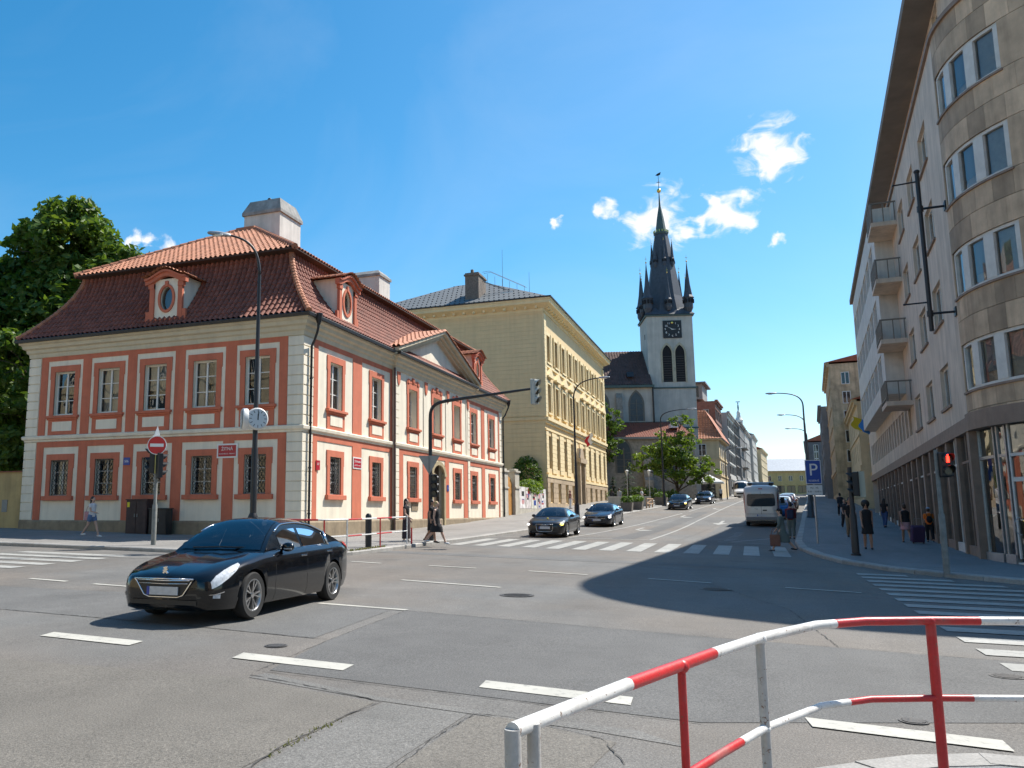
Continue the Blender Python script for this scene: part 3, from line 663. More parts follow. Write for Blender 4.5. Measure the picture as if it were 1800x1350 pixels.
# stucco pilasters and ornaments over the three middle windows
for u in (9.95, 14.05, 17.85, 21.85):
    q = MB(); rb(q, u - .32, u + .32, 5.28, 9.13, .04, y); fpart('pilaster', q, WHITE, 'R')
orn = MB()
for s in (-1, 1):
    orn.add([(s * .95, -.05, 8.62), (s * .15, -.05, 8.70), (s * .15, -.05, 8.80), (s * .7, -.05, 8.92), (s * .95, -.05, 8.78)], [(0, 1, 2, 3, 4) if s < 0 else (4, 3, 2, 1, 0)])
    orn.box(s * .72 - .1, -.09, 8.65, s * .72 + .1, 0, 8.80)
orn.lathe([(.02, -.13), (.16, -.09), (.2, 0)], 10, (0, 0, 8.84), 'y'); me = orn.mesh('stucco_ornament', SALM)
drop = MB(); drop.prism([(-.22, 9.05), (-.16, 8.5), (0, 8.3), (.16, 8.5), (.22, 9.05)][::-1], -.09, -.04); dme = drop.mesh('stucco_drop', SALM)
for c in RA[2:5]: mk('stucco_ornament', me, red, (-y, c, ZB), RFR)
for u in (9.95, 14.05, 17.85, 21.85): mk('stucco_drop', dme, red, (-y + .01, u, ZB), RFR)
# plinth, string course, cornice (profile swept round both fronts)
def sweep(name, prof, m, z=0, over=0):
    """profile (out, z) swept along left front, corner, street front with the projection of the middle part"""
    path = [(-HW, HL), (-HW, 0), (0, 0), (0, RES[0]), (RES[2], RES[0]), (RES[2], RES[1]), (0, RES[1]), (0, HL), (-HW, HL)]
    nrm = [(-1, 0), (-1, -1), (1, -1), (1, -1), (1, -1), (1, 1), (1, 1), (1, 1), (-1, 1)]
    nrm = [(-1, 1), (-1, -1), (1, -1), (1, -1), (1, -1), (1, 1), (1, 1), (1, 1), (-1, 1)]
    q = MB(); n = len(prof); vs = []
    for (px, py), (nx, ny) in zip(path, nrm): vs += [(px + nx * o, py + ny * o, h) for o, h in prof]
    q.add(vs, [(i * n + j, (i + 1) * n + j, (i + 1) * n + j + 1, i * n + j + 1) for i in range(len(path) - 1) for j in range(n - 1)])
    return mk(name, q.mesh(name, m), red, (0, 0, ZB))
sweep('plinth', [(.0, -.6), (.07, -.6), (.07, 1.22), (.03, 1.29), (0, 1.29)], STONE)
sweep('string_course', [(0, 4.98), (.06, 5.0), (.06, 5.07), (.14, 5.12), (.16, 5.24), (.12, 5.28), (0, 5.29)], WHITE)
CREAM = mat('cornice_cream', (.62, .55, .40), .8, var=.08, vs=1.5, stain=.15)
sweep('cornice', [(0, 9.10), (.06, 9.13), (.08, 9.30), (.16, 9.36), (.18, 9.50), (.30, 9.56), (.33, 9.70), (.43, 9.76), (.45, 9.84), (0, 9.86)], CREAM)
g = MB(); gp = [(.44, 9.84), (.57, 9.84), (.59, 9.96), (.55, 10.0), (.44, 9.97)]
sweep('gutter', gp, DARKM)
# quoins: one block each
qb = {}
def quoin(x, y, z0, h, kind):
    if kind not in qb:
        q = MB(); q.box(*{'corner': (-.72, -.045, .012, .045, .86, h - .012), 'left': (-.045, -.045, .012, .70, .5, h - .012), 'end': (-.5, -.70, .012, .045, .03, h - .012)}[kind]); qb[kind] = q.mesh('quoin_block', WHITE)
    mk('quoin_block', qb[kind], red, (x, y, ZB + z0), 0, .015)
for kind, x, y in (('corner', 0, 0), ('left', -HW, 0), ('end', 0, HL)):
    for z0, z1, n in ((1.29, 4.98, 9), (5.29, 9.10, 9)):
        for i in range(n): quoin(x, y, z0 + (z1 - z0) * i / n, (z1 - z0) / n, kind)
q = MB(); q.box(-.045, -.22, .012, .06, .22, .40); pm = q.mesh('pilaster_block', WHITE)
for u in (RES[0] + .22, RES[1] - .22):
    for z0, z1, n in ((1.29, 4.98, 9), (5.29, 9.10, 9)):
        for i in range(n): mk('pilaster_block', pm, red, (RES[2], u, ZB + z0 + (z1 - z0) * i / n), 0, .01)
# portal
q = MB(); c = (DOOR[0] + DOOR[1]) / 2; OCH = mat('portal_stone', (.42, .34, .20), .8, var=.15, vs=3, stain=.2)
for s in (-1, 1): q.box(c + s * 1.03 - .14, -RES[2] - .14, .4, c + s * 1.03 + .14, -RES[2] + .05, 3.9); q.box(c + s * 1.03 - .2, -RES[2] - .2, 3.75, c + s * 1.03 + .2, -RES[2] + .05, 3.9)
pts = [(c + 1.25 * math.cos(a), 3.85 + .78 * math.sin(a)) for a in [math.pi * i / 12 for i in range(13)]]; pin = [(c + .95 * math.cos(a), 3.85 + .55 * math.sin(a)) for a in [math.pi * i / 12 for i in range(13)]]
for i in range(12): q.prism([pts[i + 1], pts[i], pin[i], pin[i + 1]][::-1], -RES[2] - .16, -RES[2] + .02)
fpart('portal', q, OCH, 'R')
WOOD = mat('dark_door_wood', (.075, .045, .028), .55, var=.25, vs=5, bump=.2, bs=30)
q = MB(); q.box(DOOR[0], .10, .4, DOOR[1], .16, 4.45)
for s in (0, 1):
    for zz, hh in ((.7, 1.0), (1.85, 1.2), (3.2, .6)): q.box(DOOR[0] + .12 + s * 1.0, .06, zz, DOOR[0] + .92 + s * 1.0, .10, zz + hh)
d = fpart('door', q, WOOD, 'R'); h = MB(); h.ell((c + .08, .02, 1.45), (.03, .05, .03)); mk('door_handle', h.mesh('door_handle', GALV, True), d)
# little gable over the middle part
GY0, GY1, GZ0, GZ1 = RES[0] - .9, RES[1] + .9, 9.84, 12.35; gc = (GY0 + GY1) / 2
q = MB(); q.prism([(GY0 + .8, GZ0), (GY1 - .8, GZ0), (gc, GZ1 - .32)], -RES[2] - .02, .6); fpart('tympanum', q, WHITE, 'R')
q = MB()
for s in (-1, 1):
    e0 = gc + s * (GY1 - gc)
    for (t0, t1, o) in ((0, .16, .62), (.16, .36, .42), (.36, .52, .25)):
        p = [(e0, GZ0 + .30 - t0), (gc, GZ1 + .05 - t0), (gc, GZ1 + .05 - t1), (e0, GZ0 + .30 - t1)]
        q.prism(p if s < 0 else p[::-1], -RES[2] - o, .3)
fpart('raking_cornice', q, CREAM, 'R')

# ---- roof: bell-cast lower slopes, flatter upper slopes
EO, EZ, BI, BZ, RI, RZ = .50, 9.98, 1.62, 13.45, 7.35, 17.1
def lowprof(t):      # concave
    o = -EO + (EO + BI) * (1 - (1 - t) ** 1.6) ; z = EZ + (BZ - EZ) * t; return o, z
def slope_fn(side, prof):
    def P(u, t):
        o, z = prof(t); o2, z2 = prof(min(1, t + .02)); o1, z1 = prof(max(0, t - .02)); dn = math.hypot(o2 - o1, z2 - z1); no, nz = -(z2 - z1) / dn, (o2 - o1) / dn
        if side == 'F': return (u, o, z), (0, no, nz)
        if side == 'R': return (-o, u, z), (-no, 0, nz)
        if side == 'B': return (u, HL - o, z), (0, -no, nz)
        return (-HW + o, u, z), (no, 0, nz)
    def Ls(t):
        o, z = prof(t)
        return (-HW + o, -o) if side in 'FB' else (o, HL - o)
    return P, Ls
UI = 1.22
upprof = lambda t: (UI + (RI - UI) * t, BZ + .05 + (RZ - BZ) * t)
roof = MB(); roof.box(-HW + RI - .3, RI - .5, RZ - .2, -RI + .3, HL - RI + .5, RZ + .02); roofo = mk('roof', roof.mesh('roof', TILE), red, (0, 0, ZB))
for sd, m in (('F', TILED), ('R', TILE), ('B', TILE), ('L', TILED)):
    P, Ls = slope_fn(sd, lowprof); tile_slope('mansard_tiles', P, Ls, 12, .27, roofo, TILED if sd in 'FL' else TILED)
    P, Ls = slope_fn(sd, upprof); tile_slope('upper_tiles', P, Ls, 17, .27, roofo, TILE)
# soffit board at the break
q = MB()
for (a, b) in ((UI, BI + .1),):
    q.add([(-HW + a, a, BZ), (-a, a, BZ), (-a, HL - a, BZ), (-HW + a, HL - a, BZ), (-HW + b, b, BZ - .12), (-b, b, BZ - .12), (-b, HL - b, BZ - .12), (-HW + b, HL - b, BZ - .12)], [(0, 1, 5, 4), (1, 2, 6, 5), (2, 3, 7, 6), (3, 0, 4, 7)])
    q.add([(-HW + a, a, BZ), (-a, a, BZ), (-a, HL - a, BZ), (-HW + a, HL - a, BZ), (-HW + a, a, BZ + .09), (-a, a, BZ + .09), (-a, HL - a, BZ + .09), (-HW + a, HL - a, BZ + .09)], [(0, 1, 5, 4), (1, 2, 6, 5), (2, 3, 7, 6), (3, 0, 4, 7)])
mk('roof_break', q.mesh('roof_break', mat('dark_board', (.06, .03, .02), .8)), roofo)
def hip(prof, sx, sy, n=10):
    pts = []
    for i in range(n + 1):
        o, z = prof(i / n); pts.append((-o if sx > 0 else -HW + o, o if sy < 0 else HL - o, z + .05))
    return pts
for prof in (lowprof, upprof):
    for sx in (1, -1):
        for sy in (-1, 1):
            h = hip(prof, sx, sy); q = MB()
            for a, b in zip(h, h[1:]): 
                for k in range(2): p0 = Vector(a).lerp(Vector(b), k / 2); p1 = Vector(a).lerp(Vector(b), (k + 1.15) / 2); q.cyl(p0, p1, .15, .12, 8)
            stuff(mk('hip_tiles', q.mesh('hip_tiles', TILE, 40), roofo))
ridge_tiles('ridge_tiles', (-HW / 2, RI, RZ + .08), (-HW / 2, HL - RI, RZ + .08), roofo, TILE)
# gable roof behind the pediment
for s in (-1, 1):
    def P(u, t, s=s):
        a = Vector((-u, gc + s * (GY1 - gc + .12) * (1 - t), GZ0 + .34 + (GZ1 - GZ0 - .25) * t)); nn = Vector((0, s * (GZ1 - GZ0 - .25), GY1 - gc)).normalized(); return tuple(a), tuple(nn)
    tile_slope('gable_tiles', P, lambda t: (-RES[2] - .72, .1 + 1.25 * t), 12, .235, roofo, TILE)
# dormers with oval windows
OV = (.42, .66)
def dormer(base_, rz):
    """face plane at y=0 (out -y), sill at z=0"""
    wh = MB(); n = 28; W_, H_ = .78, 2.15; cz = 1.12
    ring = [(OV[0] * math.cos(2 * math.pi * i / n), cz + OV[1] * math.sin(2 * math.pi * i / n)) for i in range(n)]
    def outer(i):
        a = 2 * math.pi * i / n; c_, s_ = math.cos(a), math.sin(a); k = min(W_ / max(abs(c_), 1e-6), (H_ / 2) / max(abs(s_), 1e-6)); return (c_ * k, cz + s_ * k)
    o_ = [outer(i) for i in range(n)]
    wh.add([(x, 0, z) for x, z in ring] + [(x, 0, z) for x, z in o_] + [(x, .35, z) for x, z in ring],
           [(i, (i + 1) % n, n + (i + 1) % n, n + i)[::-1] for i in range(n)] + [(i, 2 * n + i, 2 * n + (i + 1) % n, (i + 1) % n)[::-1] for i in range(n)])
    # cheeks
    for s in (-1, 1): wh.add([(s * 1.0, .04, -.1), (s * 1.0, 2.0, -.1), (s * 1.0, 2.0, 2.3), (s * 1.0, .04, 2.3)], [(0, 1, 2, 3)])
    d = mk('dormer', wh.mesh('dormer', WHITE), red, base_, rz)
    q = MB()
    for s in (-1, 1):
        q.box(s * .78, -.10, -.1, s * 1.06, .06, 2.15); q.box(s * .78, -.14, 1.7, s * 1.14, .06, 1.95); q.box(s * 1.0, -.08, -.1, s * 1.30, .06, .45)
    q.box(-1.35, -.12, -.42, 1.35, .06, .0)
    m_ = 14; top = []
    for i in range(m_ + 1):
        a = i / m_ * 2 - 1; top.append((a * 1.32, 2.22 + .42 * math.cos(a * math.pi / 2) ** 2))
    for i in range(m_):
        (xa, za), (xb, zb) = top[i], top[i + 1]
        q.prism([(xa, za - .32), (xb, zb - .32), (xb, zb), (xa, za)], -.20, .06); q.prism([(xa, za - .10), (xb, zb - .10), (xb, zb + .02), (xa, za + .02)], -.30, -.2)
    mk('dormer_frame', q.mesh('dormer_frame', SALM), d)
    q = MB(); n2 = 32
    for i in range(n2):
        a0, a1 = 2 * math.pi * i / n2, 2 * math.pi * (i + 1) / n2
        p = [((OV[0] + k) * math.cos(a), cz + (OV[1] + k) * math.sin(a)) for a in (a0, a1) for k in (-.02, .13)]
        q.prism([p[0], p[1], p[3], p[2]][::-1], -.06, .02)
    q.box(-.1, -.09, cz + OV[1] - .02, .1, .02, cz + OV[1] + .28)
    mk('oval_surround', q.mesh('oval_surround', SALM), d)
    q = MB(); q.poly([(x * 1.02, .16, z) for x, z in ring]); mk('pane', q.mesh('pane', PANE), d)
    q = MB(); q.poly([(x * 1.1, .34, z) for x, z in ring]); mk('room_behind', q.mesh('room_behind', mat('grey_board', (.10, .09, .085), .9)), d)
    def P(u, t):
        x = u; z = 2.30 + .44 * math.cos(min(1, abs(u) / 1.4) * math.pi / 2) ** 2; yv = -.42 + 2.9 * t; nn = Vector((.55 * u / 1.4, 0, 1)).normalized(); return (x, yv, z), tuple(nn)
    tile_slope('dormer_tiles', P, lambda t: (-1.42, 1.42), 8, .236, d, TILE, .05, .035)
    d.scale = (.86, .86, .86)
    return d
d1 = dormer((-7.15, -.10, ZB + 10.42), 0); d2 = dormer((.10, 3.9, ZB + 10.42), math.pi / 2); d3 = dormer((.10, 24.4, ZB + 10.42), math.pi / 2)
# chimneys
CH = mat('chimney_render', (.62, .58, .52), .85, var=.15, vs=1.2, stain=.25); CHC = mat('chimney_cap_concrete', (.30, .29, .27), .9, var=.3, vs=2, stain=.35)
def chimney(x0, y0, z0, x1, y1, z1, cap):
    q = MB(); q.box(x0, y0, z0, x1, y1, z1); o = mk('chimney', q.mesh('chimney', CH), red, (0, 0, ZB))
    q = MB(); a = .10; k = .28
    q.add([(x0 - a, y0 - a, z1), (x1 + a, y0 - a, z1), (x1 + a, y1 + a, z1), (x0 - a, y1 + a, z1), (x0 - a, y0 - a, z1 + .18), (x1 + a, y0 - a, z1 + .18), (x1 + a, y1 + a, z1 + .18), (x0 - a, y1 + a, z1 + .18), (x0 + k * .7, y0 + k, z1 + cap), (x1 - k * .7, y0 + k, z1 + cap), (x1 - k * .7, y1 - k, z1 + cap), (x0 + k * .7, y1 - k, z1 + cap)],
          [(0, 3, 2, 1), (0, 1, 5, 4), (1, 2, 6, 5), (2, 3, 7, 6), (3, 0, 4, 7), (4, 5, 9, 8), (5, 6, 10, 9), (6, 7, 11, 10), (7, 4, 8, 11), (8, 9, 10, 11)])
    c_ = mk('chimney_cap', q.mesh('chimney_cap', CHC), o); return o
c1 = chimney(-9.3, 9.3, 16.0, -6.9, 11.7, 18.75, .95)
q = MB(); q.cyl((-8.3, 10.4, 19.7), (-8.3, 10.4, 20.0), .05, .05, 8); q.ell((-8.3, 10.4, 20.05), (.12, .12, .1)); mk('chimney_pot', q.mesh('chimney_pot', DARKM), c1)
chimney(-11.6, 9.8, 15.5, -10.6, 10.9, 17.35, .25); chimney(-9.6, 24.0, 15.0, -7.2, 26.0, 18.9, .5)
q = MB(); q.tube([(-9.6, 10.1, 16.9), (-9.6, 10.1, 19.1)], .025, 5)
for zz in (17.3, 17.8, 18.3, 18.8): q.box(-9.7, 10.0, zz, -9.5, 10.2, zz + .18)
mk('antenna', q.mesh('antenna', GALV), red, (0, 0, ZB))
# downpipes with hoppers
def downpipe(pts, hop, m=DARKM, r=.055):
    q = MB(); q.tube(pts, r, 8); q.lathe([(.06, -.30), (.14, -.05), (.15, .12), (.17, .14), (.17, .2)], 10, hop); 
    for z in np.arange(1.6, 9, 1.9):
        p = pts[-1]; q.lathe([(r + .02, z - .03), (r + .02, z + .03)], 8, (p[0], p[1], 0))
    return mk('downpipe', q.mesh('downpipe', m, 40), red, (0, 0, ZB))
downpipe([(.56, .25, 9.9), (.56, .25, 9.45), (.5, .28, 9.25), (.28, .42, 8.9), (.14, .46, 8.7), (.14, .46, .35)], (.58, .25, 9.85))
downpipe([(.56, HL + .1, 9.9), (.56, HL + .1, 9.5), (.3, HL + .05, 8.9), (.14, HL + .02, 8.7), (.14, HL + .02, .9)], (.58, HL + .1, 9.85))
mk('downpipe', MB().tube([(.20, RES[0] - .12, 9.2), (.20, RES[0] - .12, .5)], .06, 8).mesh('downpipe', mat('brown_pipe', (.10, .06, .05), .5)), red, (0, 0, ZB))
# street-name plates and number plates on the wall
SIGNR = mat('enamel_red', (.42, .015, .03), .35); ENW = mat('enamel_white', (.78, .77, .74), .35); ENB = mat('enamel_blue', (.02, .06, .30), .35)
def plate(name, x, z, w, h, m, side, label, txt=(), frame=None, y=-.035):
    b, r = (LFB, LFR) if side == 'L' else (RFB, RFR); cc, ss = math.cos(r), math.sin(r)
    t = thing(name, label, 'sign', (HX + b[0] + x * cc - y * ss, HY + b[1] + x * ss + y * cc, z), r)
    if frame: MB().box(-w / 2, -.02, -h / 2, w / 2, 0, h / 2).build('backing', frame, t); w *= .86; h *= .78
    MB().box(-w / 2, -.03, -h / 2, w / 2, -.005, h / 2).build('face', m, t)
    for s_, sz, dz, tm in txt: text('lettering', s_, sz, tm, t, (0, -.032, dz), (R(90), 0, 0))
    return t
plate('street_sign', 11.62, 4.28, 1.05, .62, SIGNR, 'L', 'red enamel street-name plate on the shaded front above the van side, between two windows', [('ŽITNÁ', .20, .08, ENW), ('NOVÉ MĚSTO - PRAHA 2', .075, -.13, ENW)], ENW)['label'] = 'red street-name plate with white letters on the shaded front of the salmon house'
plate('street_sign', 5.3, 3.95, .95, .55, SIGNR, 'R', 'red and white street-name plate on the sunlit front of the salmon house', [('ŠTĚPÁNSKÁ', .13, .06, ENW), ('NOVÉ MĚSTO - PRAHA 2', .065, -.11, ENW)], ENW)
plate('house_number_plate', 6.22, 3.95, .36, .34, ENB, 'L', 'small dark blue number plate between shaded lower windows', [('526', .15, 0, ENW)], None)
plate('house_number_plate', 1.35, 3.65, .34, .42, SIGNR, 'R', 'small red number plate beside the downpipe at the house corner', [('527', .13, .05, ENW)], None)
plate('house_number_plate', 17.75, 3.1, .30, .36, ENB, 'R', 'small blue number plate right of the house portal', [('2', .16, 0, ENW)], None, -RES[2] - .035)
plate('wall_plaque', 12.35, 1.95, .95, .42, STONE, 'R', 'grey stone plaque below a window on the sunlit front', [], None, -RES[2] - .01)
# ------------------------------------------------------------------ yellow school-like house up the street
YEL = mat('yellow_plaster', (.76, .57, .31), .82, var=.06, vs=1.2, bump=.12, bs=40, stain=.12)
YELP = mat('pale_yellow_stucco', (.82, .66, .38), .8, var=.06, vs=1.5, stain=.1)
YST = mat('tan_stone', (.46, .35, .23), .85, var=.2, vs=2.5, bump=.3, bs=14, stain=.2, ov=.12)
OCHW = mat('ochre_window_paint', (.36, .25, .09), .6)
SLATE = mat('grey_roof_slate', (.13, .14, .145), .7, var=.25, vs=3, bump=.3, bs=20)
YX, YY, YL, YD = -17.2, 76.4, 34.8, 19
yel = thing('yellow_house', 'tall pale yellow house with rusticated lower floors and grey slate roof', 'house', (YX, YY, 1.8)); yb = -1.8
q = MB(); n = 10; sp = YL / n; A = [sp * (i + .5) for i in range(n)]
F3, F2, F1, F0 = (15.75, 18.35), (10.95, 13.65), (5.7, 8.75), (2.6, 4.35)
ops = []
for i, c in enumerate(A):
    hw = .68
    for z0, z1 in (F3, F2, F1): 
        if not (i == 4 and z0 == F1[0]): ops.append((c - hw, c + hw, z0, z1))
    if i != 4: ops.append((c - .55, c + .55, *F0))
DR = (A[4] - 1.15, A[4] + 1.15, 2.0, 6.9); ops.append(DR)
q = MB(); wallgrid(q, 0, YL, -1, 21, ops, .3); mk('wall', q.mesh('wall', YEL), yel, (0, 0, yb), math.pi / 2)
q = MB(); q.quad((0, 0, -1), (-YD, 0, -1), (-YD, 0, 21), (0, 0, 21)); q.quad((0, YL, -1), (0, YL, 21), (-YD, YL, 21), (-YD, YL, -1)); q.quad((-YD, 0, -1), (-YD, YL, -1), (-YD, YL, 21), (-YD, 0, 21)); mk('wall', q.mesh('wall', YEL), yel, (0, 0, yb))
# side wall laid in grooved courses
crs = MB().box(-YD, -.06, 0, .0, .01, .405).mesh('wall_course', YEL); crs2 = MB().box(-YD, -.06, 0, .0, .01, .395).mesh('wall_course', YEL)
for k in range(15): mk('wall_course', crs, yel, (0, 0, yb + 3.9 + k * .42))
for k in range(24): mk('wall_course', crs2, yel, (0, 0, yb + 10.5 + k * .405), 0)
mk('side_ledge', MB().box(-YD, -.16, 10.1, .10, .01, 10.38).mesh('side_ledge', YEL), yel, (0, 0, yb)); mk('side_ledge', MB().box(-YD, -.10, 20.2, .05, .01, 20.5).mesh('side_ledge', YEL), yel, (0, 0, yb))
q = MB()
def ysw(prof, m, name):
    q = MB(); path = [((-YD, 0), (0, -1)), ((0, 0), (1, -1)), ((0, YL), (1, 1)), ((-YD, YL), (0, 1))]; n_ = len(prof); vs = []
    for (px, py), (nx, ny) in path: vs += [(px + nx * o, py + ny * o, z) for o, z in prof]
    q.add(vs, [(i * n_ + j, (i + 1) * n_ + j, (i + 1) * n_ + j + 1, i * n_ + j + 1) for i in range(3) for j in range(n_ - 1)]); mk(name, q.mesh(name, m), yel, (0, 0, yb))
ysw([(0, 20.4), (.1, 20.45), (.12, 20.7), (.55, 20.9), (.85, 21.05), (.88, 21.3), (.95, 21.35), (.95, 21.5), (0, 21.5)], YELP, 'cornice')
dn = MB().box(-.12, -.42, 0, .12, 0, .24).mesh('cornice_bracket', YELP)
for k in range(34): mk('cornice_bracket', dn, yel, (.1, .5 + k * 1.02, yb + 20.66), math.pi / 2)
for k in range(18): mk('cornice_bracket', dn, yel, (-.5 - k * 1.02, -.1, yb + 20.66), 0)
def yband(z0, z1, o, name='ledge', m=YELP): q = MB(); q.box(-.02, -o, z0, YL + .02, .02, z1); mk(name, q.mesh(name, m), yel, (0, 0, yb), math.pi / 2)
yband(10.1, 10.4, .32); yband(9.85, 10.1, .18); yband(15.2, 15.45, .16); yband(4.85, 5.1, .16); yband(9.2, 9.35, .1)
WY = {h: win_meshes(1.36, h, 2, 2, .08, .05, room=True, mat_=OCHW, curtain=k) for h, k in ((2.6, 0), (2.7, 0), (3.05, 0))}; WY0 = win_meshes(1.1, 1.75, 2, 1, .07, .05, mat_=OCHW)
ped = MB(); ped.prism([(-1.15, 14.25), (1.15, 14.25), (1.15, 14.4), (0, 15.12), (-1.15, 14.4)], -.34, 0); pedm = ped.mesh('window_pediment', YELP)
sur = {}
for nm, (z0, z1) in (('a', F3), ('b', F2)):
    s_ = MB(); frame_ring(s_, 0, .68, z0, z1, .92, z0 - .05, z1 + .28, .10); s_.box(-1.05, -.24, z0 - .22, 1.05, 0, z0 - .06); 
    for sx in (-1, 1): s_.box(sx * .95, -.16, z0 - .05, sx * 1.15, 0, z1 + .28)
    sur[nm] = s_.mesh('window_surround', YELP)
blk = MB().box(-.5, -.09, .012, .5, .0, .375).mesh('rustic_block', YELP); stb = MB().box(-.5, -.11, .014, .5, 0, .46).mesh('stone_block', YST)
def ploc(u, out, z): return (out, u, yb + z)
for i, c in enumerate(A):
    for (z0, z1), h, nm in ((F3, 2.6, 'a'), (F2, 2.7, 'b')):
        put_win(WY[h], yel, c, z0, .2, (0, 0, yb), math.pi / 2); mk('window_surround', sur[nm], yel, ploc(c, 0, 0), math.pi / 2)
    if i not in (4,): mk('window_pediment', pedm, yel, ploc(c, 0, 0), math.pi / 2)
    if i != 4:
        put_win(WY[3.05], yel, c, F1[0], .2, (0, 0, yb), math.pi / 2); put_win(WY0, yel, c, F0[0], .2, (0, 0, yb), math.pi / 2)
edges = [0] + [v for i, c in enumerate(A) for v in (c - .70, c + .70)] + [YL]
for a, b in zip(edges[::2], edges[1::2]):
    m_ = (a + b) / 2; w = (b - a)
    for k in range(10):
        wk = w if k % 2 else w * .93
        o = mk('rustic_block', blk, yel, ploc(m_, 0, 5.25 + k * .385), math.pi / 2); o.scale.x = wk - .03
    for k in range(5):
        o = mk('stone_block', stb, yel, ploc(m_, 0, 2.5 + k * .47), math.pi / 2); o.scale.x = (w if k % 2 else w + .15) - .03
for i, c in enumerate(A):
    if i == 4: continue
    o = mk('stone_block', stb, yel, ploc(c, 0, 2.03), math.pi / 2); o.scale.x = sp - .04
    o = mk('stone_block', stb, yel, ploc(c, 0, 4.38), math.pi / 2); o.scale.x = 1.4
qq = MB().box(-.045, -.10, .01, .75, .6, .39).mesh('quoin_block', YELP)
for y_ in (0, YL):
    for k in range(24): o = mk('quoin_block', qq, yel, (.05, 0 if y_ == 0 else YL, yb + 10.45 + k * .405), math.pi / 2 if y_ == 0 else math.pi / 2); o.scale = (1 if y_ == 0 else -1, 1, 1)
# portal and flag pole bracket
q = MB(); c = A[4]
for s_ in (-1, 1): q.box(c + s_ * 1.35 - .25, -.5, 2.0, c + s_ * 1.35 + .25, 0, 6.9)
q.box(c - 1.9, -.65, 6.9, c + 1.9, 0, 7.4); q.prism([(c - 1.7, 7.4), (c + 1.7, 7.4), (c + .9, 8.5), (c - .9, 8.5)], -.4, 0); mk('portal', q.mesh('portal', YST), yel, (0, 0, yb), math.pi / 2)
q = MB(); q.box(DR[0], .15, 2.0, DR[1], .2, 6.9); mk('door', q.mesh('door', WOOD), yel, (0, 0, yb), math.pi / 2)
# hipped slate roof, chimney, ladder, aerials
def hipslab(o, x0, x1, y0, y1, z0, z1, run, m, name='roof', z=0):
    q = MB(); q.add([(x0, y0, z0), (x1, y0, z0), (x1, y1, z0), (x0, y1, z0), (x0 + run, y0 + run, z1), (x1 - run, y0 + run, z1), (x1 - run, y1 - run, z1), (x0 + run, y1 - run, z1)], [(0, 1, 5, 4), (1, 2, 6, 5), (2, 3, 7, 6), (3, 0, 4, 7), (4, 5, 6, 7)]); return mk(name, q.mesh(name, m), o, (0, 0, z))
rf = hipslab(yel, -YD - .9, .98, -.98, YL + .98, 21.52, 26.0, 8.8, SLATE, z=yb)
q = MB()
for r_ in range(9):
    t = (r_ + .5) / 9; z_ = 21.52 + 4.48 * t; o_ = 8.8 * t
    for k in range(40):
        x_ = -YD - .9 + o_ + .3 + k * .5 + (r_ % 2) * .25
        if x_ > .98 - o_ - .3: break
        q.box(x_, -.98 + o_ - .05, z_ - .02, x_ + .12, -.98 + o_ + .05, z_ + .06)
stuff(mk('snow_guards', q.mesh('snow_guards', DARKM), rf))
ysw([(.95, 21.5), (1.06, 21.5), (1.06, 21.62), (.95, 21.62)], DARKM, 'gutter')
BRK = mat('chimney_brick', (.20, .16, .13), .9, var=.35, vs=6, bump=.5, bs=12)
q = MB(); q.box(-7.9, .9, 21.5, -6.5, 3.4, 25.2); q.box(-8.0, .8, 24.9, -6.4, 3.5, 25.05); q.box(-7.4, 1.2, 25.2, -7.15, 1.5, 25.6); mk('chimney', q.mesh('chimney', BRK), rf, (0, 0, 0))
q = MB()
for s_ in (0, .5): q.tube([(-6.5, 2.2 + s_, 24.6), (-2.6, 3.4 + s_, 23.0)], .03, 5); q.tube([(-6.5, 2.2 + s_, 25.5), (-5.8, 2.4 + s_, 25.6), (-2.4, 3.4 + s_, 23.9)], .02, 5)
for k in range(6): q.tube([(-6 + k * .7, 2.35 + k * .2, 24.4 - k * .28), (-6 + k * .7, 2.35 + k * .2, 25.3 - k * .27)], .018, 5)
mk('roof_catwalk', q.mesh('roof_catwalk', GREYM), rf)
for x_, y_, z0, z1 in ((-6.0, 8, 23.8, 29.5), (-3.6, 10, 23.8, 27.3)): mk('lightning_rod', MB().cyl((x_, y_, z0), (x_, y_, z1), .03, .015, 6).mesh('lightning_rod', GREYM), rf)
q = MB(); q.box(-4.6, 2.2, 22.9, -3.4, 3.0, 23.2); mk('skylight', q.mesh('skylight', ENW), rf)

# ------------------------------------------------------------------ garden wall, gate and posters between the two houses
gw = thing('garden_wall', 'low rendered garden wall with gate pillars between salmon and yellow houses', 'wall', (-17.2, 61.6, gz(-17, 62)))
z0 = gz(-17, 62) + KERB; PL = mat('old_render', (.52, .48, .40), .85, var=.2, vs=2, stain=.3)
for nm, a, b, h in (('pillar', .0, 1.3, 3.25), ('pillar', 3.4, 4.7, 3.35)):
    q = MB(); q.box(-.55, a, -.3, .05, b, h); q.box(-.62, a - .07, h * .62, .12, b + .07, h * .62 + .12); q.box(-.65, a - .1, h, .15, b + .1, h + .14); q.box(-.5, a + .1, h + .14, 0, b - .1, h + .28); mk(nm, q.mesh(nm, PL), gw, (0, 0, KERB + .1))
q = MB(); q.box(-.4, 4.7, -.4, -.05, 14.7, 2.1); mk('wall_panel', q.mesh('wall_panel', PL), gw, (0, 0, KERB + .25))
gt = MB(); gt.box(-.3, 1.3, -.1, -.22, 3.4, 2.5)
gt.prism([(1.3, 2.5), (3.4, 2.5), (3.1, 3.0), (2.35, 3.2), (1.6, 3.0)], 0, .08) if 0 else None
OW = mat('orange_gate_wood', (.52, .25, .06), .6, var=.2, vs=4)
